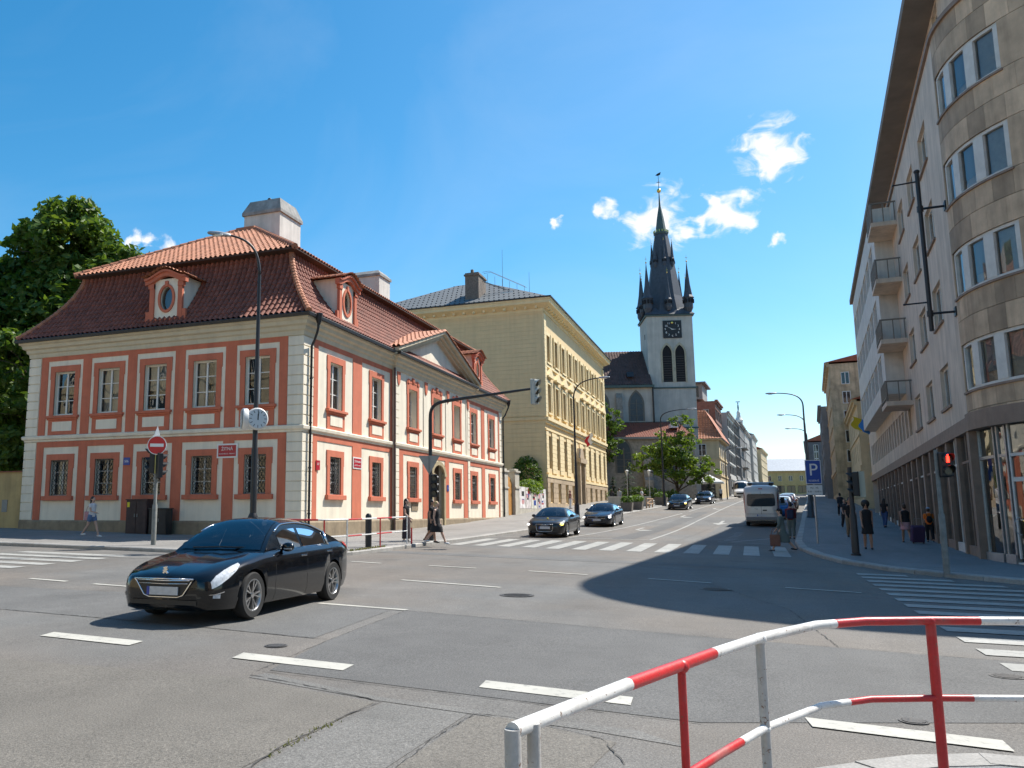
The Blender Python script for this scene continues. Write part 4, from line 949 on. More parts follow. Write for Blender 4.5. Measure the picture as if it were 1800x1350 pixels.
pg = MB(); pg.T = lambda x, y, z: (y, x, z); pg.prism([(1.3, -.1), (3.4, -.1), (3.4, 2.45), (3.0, 2.85), (2.35, 3.0), (1.7, 2.85), (1.3, 2.45)], -.30, -.22)
for k in range(9): pg.box(1.35 + k * .23, -.21, 0, 1.55 + k * .23, -.2, 2.4)
mk('gate', pg.mesh('gate', OW), gw, (0, 0, KERB + .1))
POST = [mat('poster_%d' % i, c, .6, var=.5, vs=2.6) for i, c in enumerate([(.74, .70, .68), (.66, .60, .58), (.72, .70, .60), (.55, .5, .52)])]
for i, (y_, w, h) in enumerate([(5.0, 1.9, 1.75), (7.1, 1.7, 1.75), (9.0, 1.9, 1.75), (11.2, 1.2, 1.7), (12.6, 1.8, 1.75)]):
    t = tag(MB().box(-.046, y_, .42, -.035, y_ + w, .42 + h).build('poster', POST[i % 4], None, (-17.2, 61.6, gz(-17, 68) + .1)), ['pale paper poster nearest the orange gate', 'second white poster on the garden wall from the gate', 'third white poster on the garden wall from the gate', 'narrow colourful poster on the garden wall', 'poster at the yellow house end of garden wall'][i], 'poster', 'posters on the garden wall')
    for k in range(4):
        a, b = y_ + rnd.uniform(.1, w * .5), rnd.uniform(.3, .6) * w; zz = .5 + rnd.uniform(0, h - .6)
        MB().box(-.035, a, zz, -.0335 + k * .0004, min(a + b, y_ + w - .05), zz + rnd.uniform(.1, .5)).build('print', [SIGNR, ENB, mat('print_black', (.03, .03, .03), .5), mat('print_pink', (.6, .3, .3), .5)][(i + k) % 4], t)
def leafblob(q, c, r, n, s, flat_=1.0, shell=.55):
    for _ in range(n):
        d = Vector((rnd.gauss(0, 1), rnd.gauss(0, 1), rnd.gauss(0, 1))).normalized(); k = shell + (1 - shell) * rnd.random() ** .5
        p = Vector((c[0] + d.x * r[0] * k, c[1] + d.y * r[1] * k, c[2] + d.z * r[2] * k))
        u = Vector((rnd.gauss(0, 1), rnd.gauss(0, 1), rnd.gauss(0, .6))).normalized(); nn = (d * .6 + Vector((rnd.gauss(0, .7), rnd.gauss(0, .7), rnd.gauss(.5, .6)))).normalized()
        u = (u - nn * u.dot(nn)).normalized(); v = nn.cross(u); sz = s * rnd.uniform(.6, 1.35)
        a, b = u * sz, v * sz * .55
        q.v += [tuple(p - a), tuple(p + b), tuple(p + a - nn * sz * .25), tuple(p - b)]; o = len(q.v) - 4; q.f.append([o, o + 1, o + 2, o + 3]); q.m.append(0)
LG = leafmat('leaf_fresh', (.060, .125, .022), (.105, .175, .032)); LD = leafmat('leaf_dark', (.045, .100, .016), (.125, .195, .032)); LB = leafmat('leaf_bright', (.085, .165, .025), (.15, .215, .035))
iv = thing('ivy_hedge', 'green ivy spilling over the garden wall beside the yellow house', 'ivy', (-17.4, 72, z0 + .5))
q = MB(); leafblob(q, (-.2, 0, 1.9), (.6, 4.2, .75), 1700, .13); mk('foliage', q.mesh('foliage', LB), iv)
q = MB(); leafblob(q, (-1.5, 3.6, 2.8), (1.5, 1.3, 2.2), 2200, .14); mk('foliage', q.mesh('foliage', LD), iv)
q = MB()
for k in range(5): q.tube([(-.2, -3 + k * 1.6, 0), (-.3, -2.8 + k * 1.6, 1.0), (-.1, -3.1 + k * 1.6, 1.9)], .03, 5)
mk('stem', q.mesh('stem', mat('ivy_stem', (.08, .06, .04), .9)), iv)

# ------------------------------------------------------------------ church with gothic tower
PLG = mat('grey_church_render', (.50, .485, .44), .88, var=.12, vs=.8, bump=.2, bs=20, stain=.22); RUB = mat('church_rubble', (.28, .26, .23), .9, var=.3, vs=3, bump=.6, bs=8)
SLD = mat('dark_spire_slate', (.060, .068, .085), .6, var=.25, vs=2.5, bump=.3, bs=12); COP = mat('patina_copper', (.075, .115, .108), .6, var=.2, vs=3); GOLD = mat('gilt', (.75, .5, .12), .3, metal=1)
CT = R(15); TX, TY = -10.75, 133.0
church = thing('church', 'grey gothic church with clock tower and dark slate spire', 'church', (TX, TY, 3.6), CT); cb = -3.6
TW = 3.35; TZ = 31.2
# tower front local plane y=-TW (out -y), centre at origin
def arch_pts(w, h, n=8):      # pointed arch outline, bottom centre origin
    r = w * 1.15; pts = [(-w / 2, 0), (w / 2, 0)]; zs = h - math.sqrt(max(0, r * r - (r - w / 2) ** 2)); cx = w / 2 - r
    a1 = math.acos((r - w / 2) / r)
    pts += [(cx + r * math.cos(a1 * i / n), zs + r * math.sin(a1 * i / n)) for i in range(n + 1)]
    pts += [(-(cx + r * math.cos(a1 * (n - i) / n)), zs + r * math.sin(a1 * (n - i) / n)) for i in range(1, n + 1)]
    return pts
q = MB(); q.box(-TW, -TW, -1, TW, TW, TZ); mk('tower_shaft', q.mesh('tower_shaft', PLG), church, (0, 0, cb))
for z_, o in ((19.9, .14), (13.9, .1), (TZ - .25, .22)): mk('tower_ledge', MB().box(-TW - o, -TW - o, z_, TW + o, TW + o, z_ + .22).mesh('tower_ledge', COP), church, (0, 0, cb))
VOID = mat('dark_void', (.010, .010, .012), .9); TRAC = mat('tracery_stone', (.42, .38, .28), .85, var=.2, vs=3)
for s_ in (-1, 1):
    a = arch_pts(1.35, 5.6); c = .35 + s_ * .93
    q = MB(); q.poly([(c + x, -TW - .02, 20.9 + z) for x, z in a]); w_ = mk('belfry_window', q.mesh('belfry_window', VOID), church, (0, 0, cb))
    q = MB(); b = arch_pts(1.85, 6.0); n_ = len(a)
    for i in range(1, n_): 
        j = (i + 1) % n_; q.add([(c + a[i][0], -TW - .01, 20.9 + a[i][1]), (c + b[i][0], -TW - .01, 20.9 + b[i][1]), (c + b[j][0], -TW - .01, 20.9 + b[j][1]), (c + a[j][0], -TW - .01, 20.9 + a[j][1]), (c + a[i][0], -TW - .12, 20.9 + a[i][1]), (c + b[i][0], -TW - .12, 20.9 + b[i][1]), (c + b[j][0], -TW - .12, 20.9 + b[j][1]), (c + a[j][0], -TW - .12, 20.9 + a[j][1])], [(4, 7, 6, 5), (0, 4, 5, 1), (3, 2, 6, 7), (0, 3, 7, 4), (1, 5, 6, 2)])
    mk('tracery', q.mesh('tracery', TRAC), w_)
    q = MB()
    for k in range(11): q.box(c - .6, -TW - .05, 21.1 + k * .36, c + .6, -TW - .03, 21.2 + k * .36)
    mk('louvre', q.mesh('louvre', mat('louvre_wood', (.05, .045, .04), .8)), w_)
# clock
q = MB(); q.box(-1.0, -TW - .12, 27.55, 1.7, -TW, 30.25); ck = mk('clock_face', q.mesh('clock_face', mat('clock_black', (.012, .012, .014), .5)), church, (0, 0, cb))
for k in range(12):
    a = 2 * math.pi * k / 12; q = MB(); cx, cz = .35 + 1.02 * math.sin(a), 28.9 + 1.02 * math.cos(a)
    if k == 0: q.ell((cx, -TW - .14, cz), (.16, .03, .16))
    else: text('numeral', str(k), .42, ENW, ck, (cx, -TW - .125, cz), (R(90), 0, 0), .01); continue
    mk('star', q.mesh('star', GOLD), ck)
for ang, ln, w_ in ((92, .62, .06), (300, .95, .045)):
    a = R(ang); q = MB(); dx, dz = math.sin(a), math.cos(a); q.add([(.35 - dz * w_ - dx * .15, -TW - .15, 28.9 + dx * w_ - dz * .15), (.35 + dz * w_ - dx * .15, -TW - .15, 28.9 - dx * w_ - dz * .15), (.35 + dx * ln, -TW - .15, 28.9 + dz * ln)], [(0, 1, 2)]); mk('clock_hand', q.mesh('clock_hand', ENW), ck)
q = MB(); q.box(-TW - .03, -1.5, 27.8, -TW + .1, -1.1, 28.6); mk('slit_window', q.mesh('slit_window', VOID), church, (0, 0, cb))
# spire: octagonal, corner turrets, small dormers
def oct_(r0x, z0, r1x, z1, n=8, tw=0):
    return [((r0x * math.cos(2 * math.pi * (i + .5) / n), r0x * math.sin(2 * math.pi * (i + .5) / n), z0), (r1x * math.cos(2 * math.pi * (i + .5) / n), r1x * math.sin(2 * math.pi * (i + .5) / n), z1)) for i in range(n)]
q = MB(); prof = [(3.9, TZ), (3.3, TZ + .9), (2.65, TZ + 3.4), (2.0, TZ + 7.6), (1.32, TZ + 11.8), (1.02, TZ + 13.6)]
q.lathe(prof, 8); q.T = None; mk('spire', q.mesh('spire', SLD), church, (0, 0, cb), R(22.5))
sk = MB(); sk.add([(-TW - .35, -TW - .35, TZ), (TW + .35, -TW - .35, TZ), (TW + .35, TW + .35, TZ), (-TW - .35, TW + .35, TZ), (-TW + .9, -TW + .9, TZ + 1.3), (TW - .9, -TW + .9, TZ + 1.3), (TW - .9, TW - .9, TZ + 1.3), (-TW + .9, TW - .9, TZ + 1.3)], [(0, 1, 5, 4), (1, 2, 6, 5), (2, 3, 7, 6), (3, 0, 4, 7)]); mk('spire_skirt', sk.mesh('spire_skirt', SLD), church, (0, 0, cb))
q = MB(); q.lathe([(1.02, TZ + 13.6), (1.14, TZ + 13.65), (1.14, TZ + 13.9), (.86, TZ + 14.0), (.5, TZ + 16.6), (.16, TZ + 18.4), (.06, TZ + 20.6)], 8); mk('spire_tip', q.mesh('spire_tip', COP), church, (0, 0, cb), R(22.5))
q = MB()
for k in range(16): a = 2 * math.pi * k / 16; q.box(1.1 * math.cos(a) - .07, 1.1 * math.sin(a) - .07, TZ + 13.9, 1.1 * math.cos(a) + .07, 1.1 * math.sin(a) + .07, TZ + 14.25)
stuff(mk('gilt_crown', q.mesh('gilt_crown', GOLD), church, (0, 0, cb)))
q = MB(); q.ell((0, 0, TZ + 20.9), (.34, .34, .34)); mk('gilt_ball', q.mesh('gilt_ball', GOLD, True), church, (0, 0, cb))
q = MB(); q.cyl((0, 0, TZ + 21), (0, 0, TZ + 23.9), .05, .03, 6); q.box(-.3, -.02, TZ + 22.3, .3, .02, TZ + 22.38); q.prism([(-.45, TZ + 23.5), (-.1, TZ + 23.4), (.3, TZ + 23.55), (.42, TZ + 24.05), (.15, TZ + 23.9), (-.15, TZ + 23.75)], -.02, .02); mk('weathercock', q.mesh('weathercock', DARKM), church, (0, 0, cb))
tur = MB(); tur.lathe([(.55, -1.6), (1.0, -.6), (1.02, 1.5), (1.02, 1.55)], 8); tur2 = MB(); tur2.lathe([(1.32, 1.45), (.95, 2.0), (.55, 4.2), (.18, 7.6), (.05, 9.0)], 8); tur3 = MB()
tur3.cyl((0, 0, 8.9), (0, 0, 10.6), .04, .025, 5); tur3.ell((0, 0, 9.2), (.18, .18, .18)); tur3.box(-.28, -.02, 9.95, .28, .02, 10.02); tur3.box(-.02, -.28, 9.95, .02, .28, 10.02)
tb, tr, tf = tur.mesh('turret', SLD), tur2.mesh('turret_roof', SLD), tur3.mesh('finial', GOLD)
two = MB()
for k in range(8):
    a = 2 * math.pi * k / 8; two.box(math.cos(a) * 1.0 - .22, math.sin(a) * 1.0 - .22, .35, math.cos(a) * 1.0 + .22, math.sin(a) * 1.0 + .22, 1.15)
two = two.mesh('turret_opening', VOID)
for sx in (-1, 1):
    for sy in (-1, 1):
        o = mk('turret', tb, church, (sx * 3.0, sy * 3.0, cb + TZ + 1.5)); o.scale = (.68, .68, .74); mk('turret_roof', tr, o); mk('finial', tf, o); mk('turret_opening', two, o)
for k in range(4):
    a = math.pi / 2 * k - math.pi / 2
    o = mk('spire_dormer', tb, church, (3.3 * math.cos(a), 3.3 * math.sin(a), cb + TZ + 1.5)); o.scale = (.46, .46, .55); mk('turret_roof', tr, o); mk('finial', tf, o); mk('turret_opening', two, o)
    a2 = a + math.pi / 4
    for aa, rr in ((a2, 1.78), (a, 1.6)):
        o = mk('spire_dormer', tb, church, (rr * math.cos(aa), rr * math.sin(aa), cb + TZ + 8.7)); o.scale = (.28, .28, .40); mk('turret_roof', tr, o); mk('finial', tf, o); mk('turret_opening', two, o)
# nave to the left of the tower: wall, pointed windows, buttress, steep roof
NX0, NX1, NY0, NY1 = -30, -3.2, -5.0, 9.0; NE, NR = 20.2, 26.6
q = MB(); q.box(NX0, NY0, -1, NX1, NY1, NE); mk('nave_wall', q.mesh('nave_wall', PLG), church, (0, 0, cb))
DT = mat('dark_church_tile', (.12, .062, .05), .8, var=.3, vs=1.5, bump=.3, bs=8, stain=.3)
def P_(u, t): return (u, NY0 - .5 + (NY1 - NY0 + 1) / 2 * t, NE + .05 + (NR - NE) * t), (0, -(NR - NE) / 9.8, .75)
nr = tile_slope('nave_roof', P_, lambda t: (NX0 - .3, NX1 - .0 + 0 * t), 26, .42, church, DT, .05, .05, 4); nr.location.z = cb
q = MB(); ym = (NY0 + NY1) / 2; q.add([(NX0, NY1 + .5, NE), (NX1, NY1 + .5, NE), (NX1, ym, NR), (NX0, ym, NR)], [(0, 1, 2, 3)]); q.add([(NX1, NY0 - .5, NE), (NX1, NY1 + .5, NE), (NX1, ym, NR)], [(0, 1, 2)]); mk('nave_gable', q.mesh('nave_gable', DT), church, (0, 0, cb))
q = MB(); q.box(NX0, NY0 - .62, NE - .35, NX1 + .2, NY0 - .0, NE + .02); mk('nave_gutter', q.mesh('nave_gutter', COP), church, (0, 0, cb))
GW = mat('leaded_glass', (.055, .065, .075), .3, var=.3, vs=6)
def gothic(x, z, w, h, y, nm='gothic_window'):
    a = arch_pts(w, h); b = arch_pts(w + .5, h + .35); q = MB(); q.poly([(x + p, y - .02, z + r_) for p, r_ in a]); o = mk(nm, q.mesh(nm, GW), church, (0, 0, cb))
    q = MB(); n_ = len(a)
    for i in range(n_):
        j = (i + 1) % n_; q.add([(x + a[i][0], y - .05, z + a[i][1]), (x + b[i][0], y - .05, z + b[i][1]), (x + b[j][0], y - .05, z + b[j][1]), (x + a[j][0], y - .05, z + a[j][1])], [(0, 1, 2, 3)])
    q.box(x - .07, y - .1, z, x + .07, y - .03, z + h * .75)
    for k in range(1, 4): q.box(x - w / 2, y - .07, z + h * .2 * k, x + w / 2, y - .03, z + h * .2 * k + .05)
    mk('tracery', q.mesh('tracery', mat('dark_tracery', (.16, .15, .13), .9)), o)
gothic(-5.6, 14.9, 1.8, 4.3, NY0); gothic(-10.6, 14.9, 1.8, 4.3, NY0); gothic(-15.6, 14.9, 1.8, 4.3, NY0)
for x_ in (-8.1, -13.1, -18):
    q = MB(); q.T = lambda a, b, c: (b, a, c); q.prism([(NY0 - 1.2, 12), (NY0 + .1, 12), (NY0 + .1, 19.2), (NY0 - .6, 18.4)], x_ - .45, x_ + .45); mk('buttress', q.mesh('buttress', RUB), church, (0, 0, cb))
q = MB(); q.T = lambda a, b, c: (b, a, c); q.prism([(-TW - .1, 10), (-TW + .2, 10), (-TW + .2, 15), (-TW - .1, 15)], -TW - 1.9, -TW); q.T = None; q.add([(-TW - 2.6, -TW - .3, 15.4), (-TW, -TW - .3, 15.4), (-TW, -TW - .3, 12.9)], [(0, 1, 2)]); mk('tower_shoulder', q.mesh('tower_shoulder', PLG), church, (0, 0, cb))
q = MB(); q.tube([(NX1 + .02, NY0 - .2, NE - .3), (NX1 + .02, NY0 - .2, 13)], .12, 8); mk('downpipe', q.mesh('downpipe', DARKM), church, (0, 0, cb))
# aisle in front
AY = NY0 - 7.0; AE = 12.2
q = MB(); q.box(-27, AY, -1.5, .9, NY0, AE - .3); mk('aisle_wall', q.mesh('aisle_wall', RUB), church, (0, 0, cb))
def P2(u, t): return (u, AY - .4 + 7.4 * t, AE - .3 + 2.8 * t), (0, -.43, .9)
o = tile_slope('aisle_roof', P2, lambda t: (-27.3, 1.2 - 1.2 * t), 17, .34, church, TILED, .05, .04, 4); o.location.z = cb
q = MB(); q.box(-27.3, AY - .55, AE - .55, 1.2, AY - .25, AE - .25); mk('aisle_gutter', q.mesh('aisle_gutter', GREYM), church, (0, 0, cb))
q = MB(); q.box(-27, NY0 - .01, AE + 2.0, .6, NY0 + .02, AE + 2.6); mk('flashing', q.mesh('flashing', COP), church, (0, 0, cb))
gothic(-8.6, 7.0, 1.9, 4.6, AY, 'aisle_window'); gothic(-14.5, 7.0, 1.9, 4.6, AY, 'aisle_window'); gothic(-2.6, 7.0, 1.9, 4.6, AY, 'aisle_window')
for x_ in (-11.6, -5.6):
    q = MB(); q.T = lambda a, b, c: (b, a, c); q.prism([(AY - 1.8, -1), (AY + .1, -1), (AY + .1, 10.4), (AY - .8, 9.6), (AY - 1.1, 6.4), (AY - 1.8, 6.0)], x_ - .55, x_ + .55); mk('buttress', q.mesh('buttress', RUB), church, (0, 0, cb))
for x_ in (-9.5, -1.2):
    q = MB(); q.box(x_ - .6, AY + 2.0, AE + 1.2, x_ + .6, AY + 3.6, AE + 1.75); mk('roof_light', q.mesh('roof_light', ENW if x_ > -5 else DARKM), church, (0, 0, cb))
for x_ in (-13.6, -6.2): q = MB(); q.T = lambda a, b, c: (b, a, c); q.prism([(NY0 + .35, 21.6), (NY0 + 2.3, 22.1), (NY0 + 1.0, 22.4)], x_ - .5, x_ + .5); mk('roof_hatch', q.mesh('roof_hatch', DARKM), church, (0, 0, cb))
# ------------------------------------------------------------------ right: long rounded corner building with travertine cladding
TRV = mat('travertine_panel', (.60, .43, .285), .75, var=.25, vs=1.4, bump=.2, bs=18, stain=.35, ov=.38); TRF = mat('travertine_wall', (.66, .54, .43), .78, var=.14, vs=1.0, bump=.2, bs=18, stain=.3)
BRN = mat('brown_stone', (.26, .185, .14), .7, var=.2, vs=2.5, bump=.2, bs=20); SOF = mat('eave_soffit', (.22, .19, .165), .85, var=.12, vs=1.5)
WFR = mat('aged_white_frame', (.66, .63, .58), .6, var=.12, vs=3)
PX, PY, PA = 6.71, 32.19, R(-93.4); RR = 5.5
corner = thing('rounded_corner_building', 'long grey stone-clad building with rounded corner, ribbon windows and balconies', 'building', (PX, PY, .2), PA); kb = -.2
LEN = 49.3; SIL = [5.5, 8.62, 11.75, 14.88]; WH = 1.55; STR = 18.0; EAV = 19.75; OV_ = .62; SH = 4.25
def A_(phi, out=0): r = RR + out; return (r * math.sin(phi), RR - r * math.cos(phi))
def cband(q, p0, p1, z0, z1, out=0, n=None, flip=False):
    n = n or max(1, int((p1 - p0) / R(3)))
    for i in range(n):
        a, b = A_(p0 + (p1 - p0) * i / n, out), A_(p0 + (p1 - p0) * (i + 1) / n, out); q.quad((*a, z0), (*b, z0), (*b, z1), (*a, z1))
def cslab(q, p0, p1, z0, z1, o0, o1, n=8):
    for i in range(n):
        f0, f1 = p0 + (p1 - p0) * i / n, p0 + (p1 - p0) * (i + 1) / n; a, b, c, d = A_(f0, o0), A_(f1, o0), A_(f1, o1), A_(f0, o1)
        q.add([(*a, z0), (*b, z0), (*c, z0), (*d, z0), (*a, z1), (*b, z1), (*c, z1), (*d, z1)], [(0, 1, 2, 3), (7, 6, 5, 4), (3, 2, 6, 7)] + ([(0, 3, 7, 4)] if i == 0 else []) + ([(1, 5, 6, 2)] if i == n - 1 else []) + [(0, 4, 5, 1)])
# flat front: wall with window pairs
fl_ops = []; faxes = [-4.2, -8.7, -13.1]
for c in faxes:
    for s_ in SIL[:]: fl_ops.append((c - 1.1, c + 1.1, s_, s_ + WH))
gr_ax = [-16.9 - 1.75 * k for k in range(18)]
for c in gr_ax: fl_ops.append((c - .62, c + .62, SIL[0], SIL[0] + WH))
q = MB(); wallgrid(q, -LEN, 0, SH, STR, fl_ops, .22); wallgrid(q, -LEN, 0, STR, EAV, [(-1.6 - 2.4 * k, -.4 - 2.4 * k, STR + .15, EAV - .12) for k in range(20)], .2, .35)
q.quad((-LEN, 0, STR), (0, 0, STR), (0, .35, STR), (-LEN, .35, STR)); mk('front_wall', q.mesh('front_wall', TRF), corner, (0, 0, kb))
q = MB(); q.box(-LEN, -.10, STR - .12, 0, .02, STR + .03); mk('top_ledge', q.mesh('top_ledge', BRN), corner, (0, 0, kb))
wf = win_meshes(2.2, WH, 2, 1, .09, .05, mat_=WFR, curtain=0); wg = win_meshes(1.24, WH, 1, 1, .09, .05, mat_=WFR, curtain=0); wa = win_meshes(1.2, EAV - STR - .27, 2, 1, .08, .05, mat_=WFR)
sl = MB().box(-1.2, -.08, -.09, 1.2, .1, 0).mesh('window_sill', BRN)
for c in faxes:
    for s_ in SIL: put_win(wf, corner, c, s_, .16, (0, 0, kb)); mk('window_sill', sl, corner, (c, 0, kb + s_))
for c in gr_ax: put_win(wg, corner, c, SIL[0], .16, (0, 0, kb))
for k in range(20): put_win(wa, corner, -1.0 - 2.4 * k, STR + .15, .5, (0, 0, kb))
# bay with ribbon windows
B0, B1, BO, BZ0 = -41, -17.6, .85, 7.75
q = MB(); bops = []
for s_ in SIL[1:]:
    k = B0 + .5
    while k + 2.6 < B1: bops.append((k, k + 2.6, s_, s_ + WH)); k += 3.05
wallgrid(q, B0, B1, BZ0, STR - .15, bops, .15, -BO); q.quad((B0, -BO, BZ0), (B0, 0, BZ0), (B1, 0, BZ0), (B1, -BO, BZ0)); q.quad((B0, -BO, STR - .15), (B1, -BO, STR - .15), (B1, 0, STR - .15), (B0, 0, STR - .15))
q.quad((B1, -BO, BZ0), (B1, 0, BZ0), (B1, 0, STR - .15), (B1, -BO, STR - .15)); q.quad((B0, -BO, BZ0), (B0, -BO, STR - .15), (B0, 0, STR - .15), (B0, 0, BZ0)); bay = mk('bay', q.mesh('bay', mat('pale_bay_panel', (.64, .61, .56), .7, var=.12, vs=1.5, stain=.2)), corner, (0, 0, kb))
wb = win_meshes(2.6, WH, 3, 1, .08, .05, mat_=WFR)
for o in bops: put_win(wb, bay, (o[0] + o[1]) / 2, o[2], -BO + .1)
# balconies
RAIL = mat('balcony_rail_paint', (.20, .17, .14), .6)
for z_ in (7.05, 10.15, 13.25, 16.2):
    q = MB(); x0, x1 = B1 + .05, B1 + 2.9; q.box(x0, -1.15, z_ - .22, x1, 0, z_); b_ = mk('balcony', q.mesh('balcony', TRF), corner, (0, 0, kb))
    q = MB(); q.box(x0, -1.15, z_ + .95, x1, -1.09, z_ + 1.02); q.box(x1 - .06, -1.15, z_ + .95, x1, 0, z_ + 1.02); q.box(x0, -1.15, z_ + .15, x1, -1.10, z_ + .2)
    for k in range(5): xx = x0 + .03 + (x1 - x0 - .06) * k / 4; q.box(xx - .025, -1.15, z_, xx + .025, -1.1, z_ + .98)
    for k in range(3): q.box(x1 - .05, -1.1 + k * .5, z_, x1, -1.05 + k * .5, z_ + .98)
    for k in range(9): xx = x0 + .2 + k * .34; q.box(xx, -1.13, z_ + .2, xx + .16, -1.115, z_ + .95)
    mk('balcony_railing', q.mesh('balcony_railing', RAIL), b_)
# rounded corner: stone panels one by one, curved windows between
PH = [(R(1.5), R(39)), (R(38), R(58)), (R(66), R(84)), (R(86), R(88))]
zcur = SH; bands = []
for s_ in SIL: bands.append((zcur, s_)); zcur = s_ + WH
bands.append((zcur, STR))
pw = R(7.8); pcache = {}
def panel(p0, p1, z0, z1):
    key = (round(p1 - p0, 4), round(z1 - z0, 3))
    if key not in pcache:
        q = MB(); cslab(q, .0006, p1 - p0 - .0006, .008, z1 - z0 - .008, -.02, .012, 2); pcache[key] = q.mesh('stone_panel', TRV)
    mk('stone_panel', pcache[key], corner, (*(Vector((0, RR)) - Matrix.Rotation(p0, 2) @ Vector((0, RR))), kb + z0), p0)
for bi, (z0, z1) in enumerate(bands):
    rows = 2 if z1 - z0 > .9 else 1
    for r_ in range(rows):
        p = 0 if r_ % 2 == 0 else -0; off = 0
        while p < R(66) - .001:
            w = min(pw * (1.0 if (r_ + bi) % 2 or p > 0 else .55), R(66) - p); panel(p, p + w, z0 + (z1 - z0) * r_ / rows, z0 + (z1 - z0) * (r_ + 1) / rows); p += w
for s_ in SIL:
    for a, b in ((0, PH[0][0]), (PH[0][1], R(66))):
        n = max(1, round((b - a) / pw))
        for k in range(n):
            panel(a + (b - a) * k / n, a + (b - a) * (k + 1) / n, s_, s_ + WH)
q = MB(); cband(q, R(66), R(90), SH, STR, 0); cband(q, 0, R(90), SH, STR, -.25); cband(q, 0, R(90), STR, EAV, -.35); mk('corner_wall', q.mesh('corner_wall', TRF), corner, (0, 0, kb))
# curved windows: frame of mullions, three panes
for s_ in SIL:
    p0, p1 = PH[0]; q = MB(); cslab(q, p0, p1, s_, s_ + .10, -.16, -.04, 6); cslab(q, p0, p1, s_ + WH - .10, s_ + WH, -.16, -.04, 6)
    th = p1 - p0
    for t, w in ((0, .05), (.25, .12), (.61, .12), (.95, .05)): cslab(q, p0 + th * t, p0 + th * (t + w), s_ + .1, s_ + WH - .1, -.17, -.03, 2)
    o = mk('window', q.mesh('window', WFR), corner, (0, 0, kb))
    for a, b in ((.05, .25), (.37, .61), (.73, .95)):
        q = MB(); cband(q, p0 + th * a, p0 + th * b, s_ + .1, s_ + WH - .1, -.12, 3); mk('pane', q.mesh('pane', PANE), o)
        q = MB(); cband(q, p0 + th * a, p0 + th * b, s_ + .1 + (.0 if a > .5 else .35), s_ + WH - .1, -.22, 3); mk('blind', q.mesh('blind', mat('grey_blind', (.30, .33, .36), .8) if a < .6 else ROOM2), o)
    q = MB(); cslab(q, p0 - .01, p1 + .01, s_ - .07, s_, -.1, .07, 6); mk('window_sill', q.mesh('window_sill', BRN), corner, (0, 0, kb))
    
q = MB(); cslab(q, 0, R(90), STR - .12, STR + .03, -.3, .10, 24); mk('top_ledge', q.mesh('top_ledge', BRN), corner, (0, 0, kb))
q = MB(); cslab(q, 0, R(90), SH - .0, SH + .55, -.3, .10, 24); q.box(-LEN, -.10, SH, 0, .1, SH + .45); mk('shop_fascia', q.mesh('shop_fascia', BRN), corner, (0, 0, kb))
# side street front
q = MB(); q.quad((RR, RR, SH - 4.5), (RR, RR + 40, SH - 4.5), (RR, RR + 40, EAV), (RR, RR, EAV)); q.quad((-LEN, 0, -.5), (-LEN, 20, -.5), (-LEN, 20, EAV), (-LEN, 0, EAV)); q.quad((-LEN, 20, -1), (RR, 51, -1), (RR, 51, EAV), (-LEN, 20, EAV)); q.quad((RR, 51, -1), (RR, RR + 40, -1), (RR, RR + 40, EAV), (RR, 51, EAV)); mk('side_wall', q.mesh('side_wall', TRF), corner, (0, 0, kb))
# flat roof slab with deep eave
q = MB(); pts = [(-LEN - .3, -OV_), (0, -OV_)] + [A_(R(90) * i / 14, OV_) for i in range(1, 15)] + [(RR + OV_, RR + 40), (RR - 6, RR + 40), (-LEN - .3, 20)]
q.prismz(pts, EAV, EAV + .38); mk('roof', q.mesh('roof', SOF), corner, (0, 0, kb))
